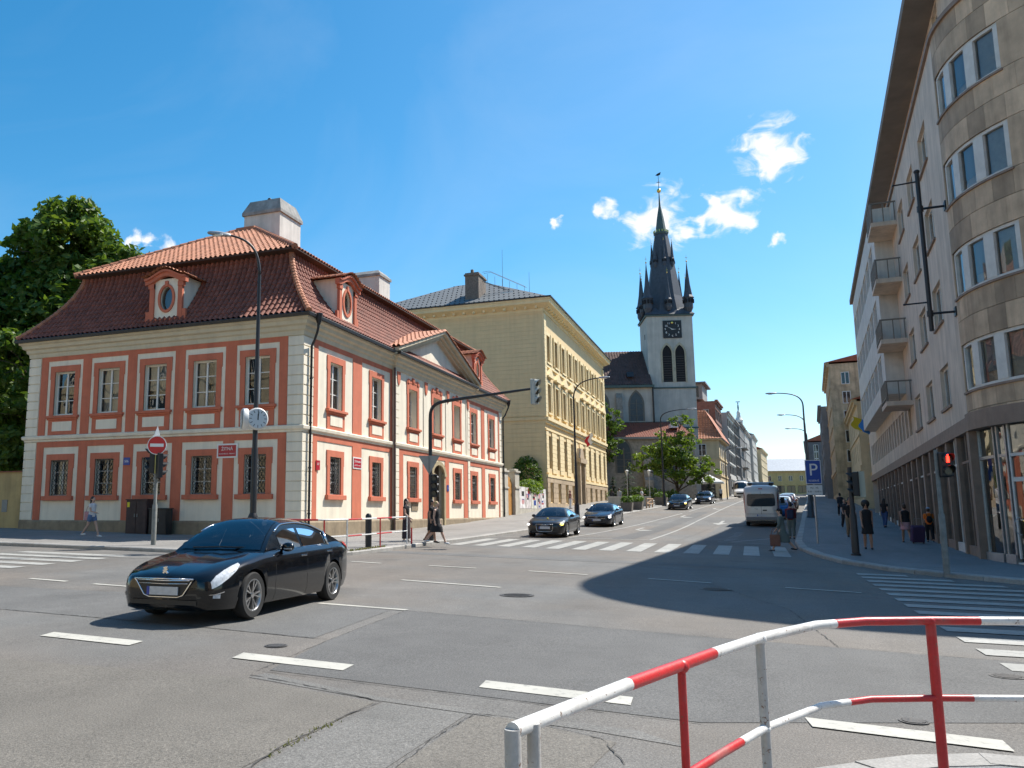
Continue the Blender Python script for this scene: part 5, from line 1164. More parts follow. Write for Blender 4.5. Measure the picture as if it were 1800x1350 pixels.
# shop windows along the pavement
GLS = glassmat('shop_glass', (.55, .60, .58), 1.55, .01, .10, .35)
q = MB(); q.box(-LEN, 2.6, -.3, .0, 2.7, SH + .2); q.box(-LEN, .1, -.3, 0, 2.7, .22); cslab(q, 0, R(90), -.3, .18, -3.5, -.3, 18); cslab(q, 0, R(90), -.3, SH + .2, -3.6, -3.4, 18); mk('shop_interior', q.mesh('shop_interior', mat('shop_dark', (.05, .045, .04), .8, var=.4, vs=2)), corner, (0, 0, kb))
def gloc(s_): x = PX + math.sin(R(3.4)) * s_; y = PY + math.cos(R(3.4)) * s_; return pz(x, y)
k = 0; s_ = .0
while s_ < 44:
    zg = gloc(s_) - .2; w = 2.5
    q = MB(); q.box(-s_ - .35, -.06, zg - .3, -s_ + .0, .25, SH); mk('shop_pillar', q.mesh('shop_pillar', BRN), corner, (0, 0, kb))
    if 19.5 < s_ < 22.4:
        q = MB(); q.box(-s_ - w, .5, zg - .3, -s_ - .35, .56, SH - .4); mk('house_door', q.mesh('house_door', mat('dark_entry', (.03, .015, .013), .6)), corner, (0, 0, kb))
    else:
        q = MB(); q.box(-s_ - w, .02, zg + .1, -s_ - .35, .08, zg + .55); q.box(-s_ - w, .04, SH - .95, -s_ - .35, .1, SH - .87); q.box(-s_ - w / 2 - .2, .04, zg + .55, -s_ - w / 2 - .12, .1, SH); f_ = mk('shop_window', q.mesh('shop_window', WFR if k % 2 else BRN), corner, (0, 0, kb))
        q = MB(); q.quad((-s_ - w, .07, zg + .5), (-s_ - .35, .07, zg + .5), (-s_ - .35, .07, SH), (-s_ - w, .07, SH)); mk('pane', q.mesh('pane', GLS), f_)
        q = MB(); q.box(-s_ - w + .3, .6, zg + .3, -s_ - w + .9, 1.0, zg + 1.6); q.box(-s_ - 1.2, .8, zg + .3, -s_ - .7, 1.1, zg + 2.1); q.box(-s_ - w + .1, 1.2, SH - .9, -s_ - .5, 1.25, SH - .2); mk('window_display', q.mesh('window_display', [mat('display_pale', (.5, .48, .42), .8), mat('display_red', (.4, .1, .07), .7), mat('display_green', (.2, .25, .18), .7)][k % 3]), f_)
    s_ += 2.5; k += 1
# corner shop front: pillars, transom, door
for i, (a, b) in enumerate(((R(1), R(16)), (R(17.5), R(22.5)), (R(23.5), R(39)), (R(42), R(60)), (R(63), R(82)))):
    q = MB(); cslab(q, a, b, SH - .95, SH - .86, -.28, -.16, 4); cslab(q, a, a + R(.7), .3, SH, -.28, -.16, 1); cslab(q, b - R(.7), b, .3, SH, -.28, -.16, 1)
    if i != 2: cslab(q, a, b, .15, .42, -.3, -.1, 4)
    else: cslab(q, a, b, .15, .2, -.3, -.1, 4); cslab(q, a + R(.7), b - R(.7), 2.55, 2.68, -.27, -.17, 3)
    f_ = mk('shop_door' if i == 2 else 'shop_window', q.mesh('shop_front', GALV if i != 2 else WFR), corner, (0, 0, kb))
    q = MB(); cband(q, a, b, .2, SH, -.2, 4); mk('pane', q.mesh('pane', GLS), f_)
    q = MB(); cband(q, a, b, SH - .84, SH - .02, -.24, 4); mk('transom_panel', q.mesh('transom_panel', mat('frosted_panel', (.30, .34, .33), .35)), f_)
    if i == 0:
        q = MB()
        for kk in range(7): p_ = A_(a + (b - a) * (.35 + .08 * kk), -.9); q.cyl((*p_, .5), (*p_, 2.7), .06, .06, 6)
        mk('window_display', q.mesh('window_display', mat('display_wood', (.42, .28, .14), .7)), f_)
        q = MB(); n_ = 20; cc = A_(a + (b - a) * .62, -.7); q.tube([(cc[0] + .3 * math.cos(2 * math.pi * t / n_), cc[1], 2.95 + .38 * math.sin(2 * math.pi * t / n_)) for t in range(n_ + 1)], .07, 6); mk('round_sign', q.mesh('round_sign', mat('rusty_ring', (.30, .09, .04), .6)), f_)
    if i == 2:
        q = MB(); p_ = A_(a + R(2.0), -.05); q.tube(bez([(p_[0], p_[1] + .1, 1.0), (p_[0], p_[1] - .12, 1.0), (p_[0], p_[1] - .12, 1.5), (p_[0], p_[1] + .1, 1.5)], 8), .018, 6); mk('door_handle', q.mesh('door_handle', GALV), f_)
q = MB(); cslab(q, R(-3.5), R(1.0), -.3, SH, -.3, .06, 2); mk('shop_pillar', q.mesh('shop_pillar', BRN), corner, (0, 0, kb))
q = MB(); cslab(q, R(39.2), R(41.8), -.3, SH, -.3, .06, 2); mk('shop_pillar', q.mesh('shop_pillar', BRN), corner, (0, 0, kb))
# banner mast on two brackets
mast = thing('banner_mast', 'dark vertical banner mast bracketed to the rounded grey building', 'mast', (PX, PY, 0), PA)
q = MB(); q.tube([(-.2, -.75, 7.7), (-.2, -.75, 13.3)], .07, 8); q.ell((-.2, -.75, 13.35), (.1, .1, .08)); mk('pole', q.mesh('pole', DARKM), mast)
for z_ in (8.3, 12.0):
    q = MB(); q.tube([(-.2, -.75, z_), (-.2, .0, z_)], .045, 6); q.box(-.35, -.05, z_ - .15, -.05, .02, z_ + .15); q.lathe([(.1, -.1), (.1, .1)], 8, (-.2, -.75, z_)); mk('bracket', q.mesh('bracket', DARKM), mast)
for z_ in (8.7, 13.0): q = MB(); q.tube([(-.2, -.75, z_), (-.35, -1.5, z_ + .02)], .03, 6); mk('boom', q.mesh('boom', DARKM), mast)

# ------------------------------------------------------------------ generic town house for the receding rows
def house(label, x, y, ang, Wd, H, D, floors, axes, wallc, side='L', name='town_house', roofc=None, roofh=2.2, shop=True, wm=None, win=(1.1, 1.7), cat='house', group=None, stepw=0, endwin=0, ribbon=False, balc=None):
    """front base corner at x,y; front runs along local +x with -y outwards. side L: faces +X, side R: faces -X"""
    rz = (math.pi / 2 if side == 'L' else -math.pi / 2) - R(ang); zb = gz(x, y) - .5
    t = thing(name, label, cat, (x, y, zb), rz, group); s = 1
    f0 = 4.2 if shop else .9; fh = (H - f0 - .6) / floors; ops = []; slot = Wd / axes; w, h = win
    if ribbon: w = slot - .25
    for f in range(floors):
        for a in range(axes):
            c = slot * (a + .5); z0 = f0 + fh * f + (fh - h) * .45; ops.append((c - w / 2, c + w / 2, z0, z0 + h))
    sops = [(slot * (a + .5) - slot * .38, slot * (a + .5) + slot * .38, .9, 3.3) for a in range(axes)] if shop else []
    q = MB(); wallgrid(q, 0, Wd, -1, H, ops + sops, .22); q.quad((0, 0, -1), (0, 0, H), (0, D, H), (0, D, -1)); q.quad((Wd, 0, -1), (Wd, D, -1), (Wd, D, H), (Wd, 0, H)); q.quad((0, D, -1), (0, D, H), (Wd, D, H), (Wd, D, -1)); q.quad((0, 0, H), (Wd, 0, H), (Wd, D, H), (0, D, H))
    mk('wall', q.mesh('wall', wallc), t)
    wmesh = win_meshes(w, h, 3 if ribbon else 2, 1, .08, .05, room=False, mat_=wm or FRAMEW)
    for o in ops: put_win(wmesh, t, (o[0] + o[1]) / 2, o[2], .15)
    if sops:
        sm = win_meshes(slot * .76, 2.4, 2, 1, .08, .05, room=False, mat_=DARKM)
        for o in sops: put_win(sm, t, (o[0] + o[1]) / 2, o[2], .15, name='shop_window')
        mk('shop_fascia', MB().box(0, -.12, 3.5, Wd, .02, 4.0).mesh('shop_fascia', wallc), t)
    q = MB(); q.box(-.02, -.45, H - .05, Wd + .02, .02, H + .2); q.box(-.02, -.25, H - .35, Wd + .02, .02, H - .06); mk('cornice', q.mesh('cornice', wallc), t)
    for f in range(1, floors): mk('storey_ledge', MB().box(0, -.10, f0 + fh * f - .1, Wd, .02, f0 + fh * f + .06).mesh('storey_ledge', wallc), t)
    if roofc:
        q = MB(); q.add([(-.2, -.5, H + .2), (Wd + .2, -.5, H + .2), (Wd + .2, D + .2, H + .2), (-.2, D + .2, H + .2), (-.2 + stepw, D * .5, H + .2 + roofh), (Wd + .2 - stepw, D * .5, H + .2 + roofh)], [(0, 1, 5, 4), (1, 2, 5), (2, 3, 4, 5), (3, 0, 4)]); mk('roof', q.mesh('roof', roofc), t)
    if balc:
        for a, f in balc:
            c = slot * (a + .5); z0 = f0 + fh * f; q = MB(); q.box(c - slot * .45, -1.0, z0 - .18, c + slot * .45, 0, z0); q.box(c - slot * .45, -1.0, z0, c + slot * .45, -.92, z0 + 1.0); mk('balcony', q.mesh('balcony', wallc), t)
    if endwin:      # windows in the end wall facing back down the street
        ex = Wd if side == 'R' else 0
        em = win_meshes(.9, 1.5, 2, 1, .07, .05, room=False, mat_=wm or FRAMEW); n_ = 2
        for f in range(floors):
            for k in range(endwin):
                xx = D * .12 + k * 2.6; o = mk('window', em[0], t, ((Wd + .03) if side == 'R' else -.03, xx if side == 'R' else xx, f0 + fh * f + (fh - 1.5) * .45), math.pi / 2 if side == 'R' else -math.pi / 2); mk('pane', em[1], o)
    return t
GRY = mat('grey_concrete_front', (.30, .29, .275), .8, var=.15, vs=1, stain=.25); PALE = mat('pale_panel_front', (.56, .545, .50), .7, var=.08, vs=1, stain=.15); BRKR = mat('red_brick_front', (.26, .13, .095), .85, var=.25, vs=3, bump=.3, bs=10)
CRM = mat('cream_front', (.66, .54, .34), .82, var=.1, vs=1.2, stain=.18); PINK = mat('pink_front', (.58, .45, .37), .82, var=.12, vs=1, stain=.25); OCHR = mat('ochre_peeling_front', (.60, .46, .29), .85, var=.35, vs=1.2, stain=.45); DGR = mat('dark_grey_front', (.17, .165, .165), .8, var=.2, vs=1.5, stain=.2); BGR = mat('bluegrey_front', (.22, .23, .25), .8, var=.15, vs=1, stain=.2); REDT = mat('far_red_tile', (.34, .11, .06), .8, var=.25, vs=1.5); GRT = mat('far_grey_tin', (.42, .44, .46), .5, var=.15, vs=2); SND = mat('sand_front', (.58, .40, .17), .82, var=.12, vs=1.5, stain=.2)
# left row
sh = thing('small_yellow_house', 'small pale yellow two-window house with steep red tiled roof by the church', 'house', (-3.9, 131, 3.75), math.pi / 2 - R(3)); hb = -0
q = MB(); ops = [(1.2 - 0, 2.6, 3.6 + 0, 5.5), (1.2, 2.6, 7.4, 9.2)]
# gable side facing the camera is the local -x end
q.box(0, 0, -1, 13, 9, 8.5); mk('wall', q.mesh('wall', CRM), sh)
wm_ = win_meshes(1.25, 1.75, 2, 2, .1, .05, room=False)
for y_, z_ in ((2.4, 3.5), (2.4, 6.1), (6.0, 3.5), (6.0, 6.1)):
    o = mk('window', wm_[0], sh, (-.06, y_, z_), -math.pi / 2); mk('pane', wm_[1], o); mk('window_sill', MB().box(-.8, -.12, -.12, .8, .1, 0).mesh('window_sill', CRM), o)
for x_ in (2.2, 5.2, 8.2, 11.2):
    for z_ in (3.5, 6.1): o = mk('window', wm_[0], sh, (x_, -.06, z_)); mk('pane', wm_[1], o)
for z_ in (3.1, 5.6): mk('storey_ledge', MB().box(-.12, -.12, z_, 13, 9.1, z_ + .18).mesh('storey_ledge', CRM), sh)
q = MB(); q.box(-.45, -.45, 8.4, 13.4, 9.45, 8.6); mk('cornice', q.mesh('cornice', CRM), sh)
def P_(u, t): o = -.6 + 3.6 * t ** .8; return (o, u, 8.6 + 4.6 * t ** 1.15), (-.85, 0, .5)
tile_slope('roof_tiles', P_, lambda t: (-.6 + 2.6 * t ** .9, 9.6 - 2.6 * t ** .9), 16, .4, sh, TILE, .06, .05, 4)
q = MB(); q.add([(-.6, -.6, 8.6), (13.6, -.6, 8.6), (13.6, 2.0, 13.2), (3.0, 2.0, 13.2), (-.6, 9.6, 8.6), (13.6, 9.6, 8.6), (3.0, 7.0, 13.2), (13.6, 7.0, 13.2)], [(0, 1, 2, 3), (4, 6, 7, 5), (3, 2, 7, 6)]); mk('roof', q.mesh('roof', TILE), sh)
q = MB(); q.box(-.12, .6, 2.1, -.03, 5.2, 3.0); mk('shop_sign', q.mesh('shop_sign', mat('pink_sign', (.55, .28, .22), .6)), sh)
mk('shop_front', MB().box(-.08, .8, 0, -.03, 5.0, 2.0).mesh('shop_front', mat('dark_shop', (.04, .03, .03), .4)), sh)
mk('street_sign', MB().box(-.08, 7.0, 2.6, -.03, 8.0, 2.9).mesh('street_sign', SIGNR), sh)
house('brown brick house with glazed corner bays behind the small yellow house', -4.6, 145.5, 3, 11, 16.2, 12, 4, 3, BRKR, 'L', roofc=None, win=(2.6, 1.8), ribbon=True, wm=PALE, shop=True, endwin=3)
t_ = C.objects[-1]
q = MB(); 
pent = thing('roof_penthouse', 'glazed set-back penthouse on top of the brown brick house', 'penthouse', (-6.5, 147, 4.0 + 16.3), math.pi / 2 - R(3))
MB().box(0, 0, 0, 8, 9, 2.6).build('penthouse_wall', GRY, pent); MB().box(-.6, -.6, 2.6, 8.4, 9.4, 2.85).build('roof', DGR, pent); MB().box(2, 4, 2.85, 7, 8, 4.4).build('upper_wall', PALE, pent)
for k in range(3): MB().box(-.06, .6 + k * 2.8, .4, 0, 2.8 + k * 2.8, 2.2).build('window', DGLASS, pent)
MB().tube([(4, 4, 4.6), (4, 4, 7.5)], .05, 6).build('antenna', GALV, pent)
house('white-panelled modernist house with ribbon windows hanging over the shop', -3.1, 157.5, 3, 14, 15.2, 15, 5, 4, PALE, 'L', win=(2.6, 1.5), ribbon=True, wm=DARKM, roofc=None)
house('dark grey narrow house between pale modernist neighbours', -2.2, 172, 3, 9, 14.6, 15, 5, 3, GRY, 'L', win=(1.6, 1.7), ribbon=True, wm=DARKM)
house('pale grey house with stacked balconies in the far left row', -1.4, 181.5, 3, 15, 14.8, 15, 5, 4, GRY, 'L', win=(1.3, 1.9), balc=[(1, 1), (1, 3), (2, 1), (2, 3)], roofc=GRT)
tw = thing('rooftop_turret', 'small ornate turret with statue rising over the far left row', 'turret', (-1.5, 196, 5.4 + 14.9)); tw.scale = (.5, .5, .62); q = MB(); q.lathe([(1.6, 0), (1.6, 1.6), (1.9, 1.8), (1.0, 2.8), (.7, 4.2), (.9, 4.4), (.25, 5.4)], 10); q.build('turret_drum', PALE, tw); q = MB(); q.lathe([(.2, 5.2), (.35, 6.4), (.25, 7.2), (.15, 7.6)], 8); q.ell((0, 0, 7.9), (.25, .25, .3)); q.cyl((-.9, 0, 8.4), (.9, 0, 8.4), .15, .15, 6); q.build('statue', COP, tw)
house('cream house with arched top storey at far end of left row', -.5, 197, 3, 17, 14.2, 15, 5, 4, PALE, 'L', win=(1.3, 1.9), roofc=GRT, roofh=2)
house('tall white corner house ending the left row', 1.0, 215, 3, 20, 14.4, 15, 5, 5, PALE, 'L', win=(1.2, 1.9), roofc=GRT, roofh=3)
house('distant pale house beyond the left row', 3.0, 236, 4, 26, 12, 15, 4, 6, CRM, 'L', win=(1.2, 1.9), roofc=REDT, roofh=3)
# end of the street
house('low ochre house with pale tin roof closing the street', 4.5, 318, 86, 34, 8.2, 14, 1, 10, SND, 'L', win=(1.2, 1.8), roofc=GRT, roofh=4.5, shop=True)
# right row, near to far (each one ends where the next begins); local x runs towards the viewer
def rhouse(label, s0, s1, off, H, **k):
    x = 7.3 + .0594 * s1 + off - 0; y = 35.5 + s1
    wallc = k.pop('wallc'); return house(label, x, y, 3.4, s1 - s0, H, 14, k.pop('floors'), k.pop('axes'), wallc, 'R', **k)
rhouse('narrow orange and cream house right beyond the stone-clad building', 46.3, 56, 0.2, 15.2, floors=4, axes=3, wallc=mat('orange_front', (.55, .34, .13), .8, var=.12, vs=1.5, stain=.2), roofc=REDT, roofh=2.5, endwin=1)
rhouse('lower cream two-storey house with long gutter on the right', 56.2, 78, -.6, 10.2, floors=2, axes=6, wallc=CRM, roofc=REDT, roofh=2.5)
rhouse('tall ochre and pink house with weathered side wall on the right', 78.2, 104, -2.2, 16.6, floors=5, axes=6, wallc=OCHR, roofc=REDT, roofh=1.6, endwin=2)
rhouse('blue-grey house with small windows further up the right side', 104.2, 128, -3.0, 13.6, floors=5, axes=6, wallc=BGR, roofc=None, endwin=2)
rhouse('dark grey house with red roof at far right end of street', 150, 185, -5.4, 10.2, floors=4, axes=9, wallc=DGR, roofc=REDT, roofh=3, endwin=4)

# unseen houses added behind the viewer to shade sky, bounce light, show in windows
house('added unseen cream corner house behind the viewer across the junction', -16, -24, 0, 20, 17, 16, 4, 6, CRM, 'L', roofc=REDT, roofh=4)['kind'] = 'structure'
house('added unseen pale corner house right behind the viewer', 34, -6, 90, 27, 18, 14, 4, 8, PINK, 'R', roofc=REDT, roofh=4)['kind'] = 'structure'
house('added unseen cream house along the cross street behind the viewer', -34, 1, -90, 26, 17, 14, 4, 8, CRM, 'L', roofc=REDT, roofh=4)['kind'] = 'structure'
# ------------------------------------------------------------------ garden wall and trees left of the salmon house
lw = thing('boundary_wall', 'plain ochre garden wall with tiled coping at the left edge', 'wall', (-32.5, 31.2, gz(-33, 31)))
q = MB(); q.box(-40, 0, -.5, 0, .4, 2.85); mk('wall_body', q.mesh('wall_body', mat('ochre_wall', (.50, .37, .17), .85, var=.15, vs=1.5, stain=.3)), lw)
q = MB(); q.prism([(-40, 2.85), (0, 2.85), (0, 2.9), (-40, 2.9)], -.08, .48); mk('coping', q.mesh('coping', TILED), lw); MB().box(-1.7, -.02, .9, -1.35, .0, 1.5).build('vent_plate', GREYM, lw)
BARK = mat('bark', (.085, .065, .048), .95, var=.3, vs=4, bump=.8, bs=10)
def tree(name, label, x, y, blobs, leaf, dens, m, trunk_r=.35, cat='tree', group=None, zoff=0, lean=(0, 0), shell=.5):
    z = gz(x, y) + zoff; t = thing(name, label, cat, (x, y, z), 0, group)
    top = max(b[0][2] for b in blobs); low = min(b[0][2] - b[1][2] for b in blobs)
    q = MB(); trk = bez([(0, 0, -.3), (lean[0] * .2, lean[1] * .2, low * .5), (lean[0] * .5, lean[1] * .5, low + (top - low) * .3), (lean[0], lean[1], top * .9)], 10)
    q.tube(trk, [trunk_r * (1.15 - .9 * i / 10) for i in range(11)], 9)
    for c, r in blobs:
        k = min(9, max(3, int(10 * (c[2] - r[2] * .6) / top))); a = Vector(trk[k]); e_ = Vector(c); q.tube(bez([a, a.lerp(e_, .5) + Vector((0, 0, .12 * r[2])), e_], 6), [trunk_r * (.42 - .055 * i) for i in range(7)], 6)
        for _ in range(5):
            d = Vector((rnd.gauss(0, 1), rnd.gauss(0, 1), rnd.gauss(.3, .8))).normalized(); p2 = e_ + Vector((d.x * r[0], d.y * r[1], d.z * r[2])) * .85; q.tube([a.lerp(e_, .6), e_.lerp(p2, .45), p2], [trunk_r * .18, trunk_r * .12, trunk_r * .05], 5)
    mk('trunk', q.mesh('trunk', BARK, True), t)
    q = MB()
    for c, r in blobs:
        # each lobe is a cluster of sprays with gaps between them
        ns = max(14, int(26 * r[0] * r[1] ** .5 * r[2] ** .5 / 4))
        for _ in range(ns):
            d = Vector((rnd.gauss(0, 1), rnd.gauss(0, 1), rnd.gauss(.15, 1))).normalized(); k = .35 + .65 * rnd.random() ** .45
            cc = (c[0] + d.x * r[0] * k, c[1] + d.y * r[1] * k, c[2] + d.z * r[2] * k); rs = .26 * (r[0] + r[1] + r[2]) / 3 * rnd.uniform(.7, 1.25)
            leafblob(q, cc, (rs * 1.15, rs * 1.15, rs * .75), int(dens * rs * rs * 4), leaf, shell=.35)
    mk('crown', q.mesh('crown', m), t); return t
tree('chestnut_tree', 'tall dark chestnut tree rising behind the left end of the salmon house', -43.5, 44, [((0, 0, 18.5), (4.0, 3.6, 3.6)), ((-4.5, 0, 15.5), (4.2, 3.6, 3.6)), ((4.0, 1, 15.2), (3.8, 3.4, 3.2)), ((-6, -1, 11), (4.5, 3.6, 3.4)), ((5.0, 0, 11.0), (3.6, 3.2, 3.0)), ((0, -2, 12.5), (4.4, 3.2, 3.6)), ((-1, -1, 7.6), (4.8, 3.4, 3.0)), ((4.2, -1, 6.6), (3.2, 2.8, 2.6))], .30, 25, LD, .5)
tree('chestnut_tree', 'second dark chestnut tree at left edge above the ochre wall', -50, 38, [((0, 0, 15.0), (4.4, 3.6, 3.6)), ((-4.5, 1, 12), (4, 3.4, 3.2)), ((4.2, 0, 11.2), (3.8, 3.2, 3.2)), ((0, -1, 9), (5, 3.6, 3.4)), ((3.8, -1, 6.2), (3.8, 3, 2.8)), ((-3, -1, 5.6), (4.2, 3, 2.8))], .30, 25, LD, .5)
tree('garden_shrub_tree', 'low shady tree filling the garden behind the ochre wall', -38.6, 37.6, [((0, 0, 6.2), (3.2, 2.6, 2.6)), ((-3.4, 0, 5.0), (3.0, 2.4, 2.4)), ((2.6, .5, 4.4), (2.6, 2.2, 2.0)), ((-.5, -.6, 9.2), (2.8, 2.2, 2.4)), ((-1, -.8, 3.4), (3.6, 2.2, 1.6))], .26, 28, LD, .22)
# trees by the church and yellow house
tree('street_maple', 'bright green spreading tree on the pavement in front of the church', -7.9, 103.5, [((0, 0, 6.2), (2.6, 2.4, 1.9)), ((-2.7, -.4, 5.2), (2.2, 2.0, 1.4)), ((2.3, 0, 4.4), (2.3, 2.0, 1.4)), ((1.3, .5, 7.9), (1.6, 1.5, 1.0)), ((.9, 0, 9.6), (1.6, 1.4, .8)), ((-1.2, .3, 8.1), (1.1, 1.0, .6)), ((-.6, -1.2, 4.2), (2.4, 1.8, 1.3)), ((-4.2, -.2, 4.4), (1.3, 1.2, .6)), ((3.3, -.6, 3.2), (1.8, 1.5, 1.0)), ((1.0, -1.0, 2.9), (2.2, 1.6, .9))], .21, 34, LB, .2)
tree('ash_tree', 'light green tree squeezed between yellow house and church', -18.2, 117, [((0, 0, 9.4), (2.0, 2.0, 2.4)), ((.9, -.6, 7.0), (2.0, 1.8, 2.0)), ((-1, 0, 12), (1.6, 1.6, 1.8)), ((1.4, 0, 11.0), (1.4, 1.4, 1.6))], .24, 30, LG, .22)
def spruce(x, y, h, label):
    t = thing('small_spruce', label, 'tree', (x, y, pz(x, y)), 0, 'conifers by the church wall'); mk('trunk', MB().cyl((0, 0, 0), (0, 0, h * .95), .1, .02, 6).mesh('trunk', BARK), t); q = MB(); n = 9
    for k in range(n):
        zc = h * (.12 + .86 * k / n); r = h * .27 * (1 - k / n) + .1
        for _ in range(int(50 * (1 - k / n)) + 12):
            a = rnd.uniform(0, 6.28); rr = r * rnd.uniform(.3, 1.05); p = Vector((math.cos(a) * rr, math.sin(a) * rr, zc - rr * .35 + rnd.uniform(-.1, .1))); u = Vector((math.cos(a), math.sin(a), -.4)) * .26; v = Vector((-math.sin(a), math.cos(a), 0)) * .07
            q.add([tuple(p - u), tuple(p + v), tuple(p + u), tuple(p - v)], [(0, 1, 2, 3)])
    mk('crown', q.mesh('crown', leafmat('spruce_needle', (.014, .034, .014), (.035, .06, .03))), t)
spruce(-12.6, 97, 5.2, 'dark pointed spruce against the church wall'); spruce(-14.0, 95, 3.2, 'low dark spruce left of the pointed one'); spruce(-4.9, 116, 3.6, 'thin dark cypress beside the white parasol')

# ------------------------------------------------------------------ street furniture
def lamp(name, label, x, y, h, arm, m=DARKM, base=True, r0=.11, r1=.055, group=None, extra=None):
    z = pz(x, y); t = thing(name, label, 'street lamp', (x, y, z), 0, group)
    q = MB(); q.lathe([(r0, 0), (r0, h * .35), (r0 * .8, h * .36), (r1, h)], 12)
    if base: q.lathe([(r0 * 2.2, 0), (r0 * 2.2, .06), (r0 * 1.7, .15), (r0 * 1.6, 1.0), (r0 * 1.05, 1.15)], 12)
    mk('post', q.mesh('post', m, 40), t)
    a = Vector(arm); q = MB(); d = Vector((a.x, a.y, 0)).normalized()
    pts = bez([(0, 0, h - .05), (0, 0, h + a.z * .75), (a.x * .35, a.y * .35, h + a.z), (a.x, a.y, h + a.z * 1.02)], 12); q.tube(pts, [r1 * (1 - .35 * i / 12) for i in range(13)], 8); mk('arm', q.mesh('arm', m, True), t)
    e_ = Vector(pts[-1]); q = MB(); n = d.cross(Vector((0, 0, 1))); sec = [(-.1, .05, .05), (.0, .09, .07), (.35, .13, .08), (.62, .10, .05), (.68, .04, .02)]
    vs = []
    for s_, w, hh in sec:
        for sg, zz in ((-1, -hh * .6), (1, -hh * .6), (1, hh * .3), (.4, hh), (-.4, hh), (-1, hh * .3)): p = e_ + d * s_ + n * (w * sg); vs.append((p.x, p.y, p.z + zz))
    q.add(vs, [(i * 6 + j, i * 6 + (j + 1) % 6, (i + 1) * 6 + (j + 1) % 6, (i + 1) * 6 + j) for i in range(4) for j in range(6)] + [tuple(range(5, -1, -1)), tuple(range(24, 30))]); hd = mk('lamp_head', q.mesh('lamp_head', mat('lamp_grey', (.32, .33, .34), .4, metal=.3), 50), t)
    q = MB(); p = e_ + d * .32; q.ell((p.x, p.y, p.z - .05), (.2, .1, .04), 10, 6); mk('lamp_glass', q.mesh('lamp_glass', mat('lamp_diffuser', (.7, .72, .72), .25), True), hd)
    return t
cp = lamp('clock_lamp', 'black street lamp with round public clock before the salmon house', -15.2, 24.0, 9.25, (-.8, -.8, 1.25))
def clock_head(t, yaw, k=0):
    q = MB(); q.lathe([(.05, .0), (.38, .02), (.42, .06), (.42, .20), (.38, .25), (.05, .27)], 28, (0, -.38, 0), 'y'); o = mk('clock_case', q.mesh('clock_case', mat('clock_case_white', (.70, .69, .66), .4), 40), t, (k * math.sin(yaw), -k * math.cos(yaw), 4.25), yaw); o.scale = (.88, .88, .88)
    q = MB(); q.lathe([(.001, -.39), (.365, -.39)], 28, (0, 0, 0), 'y', cap=False); q = MB(); n = 28; q.poly([(.365 * math.cos(2 * math.pi * i / n), -.385, .365 * math.sin(2 * math.pi * i / n)) for i in range(n)]); mk('clock_dial', q.mesh('clock_dial', mat('dial_pale', (.55, .60, .62), .4)), o)
    q = MB(); blk = mat('dial_black', (.02, .03, .03), .5)
    for k in range(12): a = 2 * math.pi * k / 12; c_, s_ = math.cos(a), math.sin(a); q.add([(r_ * s_ + w * c_, -.388, r_ * c_ - w * s_) for r_, w in ((.24, -.012), (.24, .012), (.34, .012), (.34, -.012))], [(0, 1, 2, 3)])
    stuff(mk('hour_marks', q.mesh('hour_marks', blk), o))
    for ang, ln, w in ((6, .27, .016), (2, .19, .022)): a = R(ang); s_, c_ = math.sin(a), math.cos(a); mk('clock_hand', MB().add([(-.05 * s_ + w * c_, -.391, -.05 * c_ - w * s_), (-.05 * s_ - w * c_, -.391, -.05 * c_ + w * s_), (ln * s_ - w * c_, -.391, ln * c_ + w * s_), (ln * s_ + w * c_, -.391, ln * c_ - w * s_)], [(3, 2, 1, 0)]).mesh('clock_hand', blk), o)
clock_head(cp, R(48), -.05); clock_head(cp, R(-50), .14)
lamp('street_lamp', 'tall black street lamp in front of the yellow house', -11.4, 60.0, 8.6, (2.0, -.3, 1.3))
lamp('street_lamp', 'black street lamp standing before the church tree', -8.2, 90.0, 8.9, (2.9, -.2, .9))
lamp('street_lamp', 'curved double-bend lamp by the small yellow house', -3.0, 124.0, 6.3, (1.6, -.2, .7), r0=.08, r1=.04, base=False)
RL = ['nearest tall lamp on the right pavement above the parking sign', 'second lamp on the right pavement with its head below the first', 'third lamp of the receding right row']
for k, (x_, y_) in enumerate(((4.05, 70.0), (5.55, 95.0), (7.2, 121.0))): lamp('street_lamp', RL[k], x_, y_, 8.0 + .4, (-1.9, -.1, 1.0), m=mat('lamp_post_grey', (.10, .105, .11), .5), group='lamps along the right pavement', r0=.13)
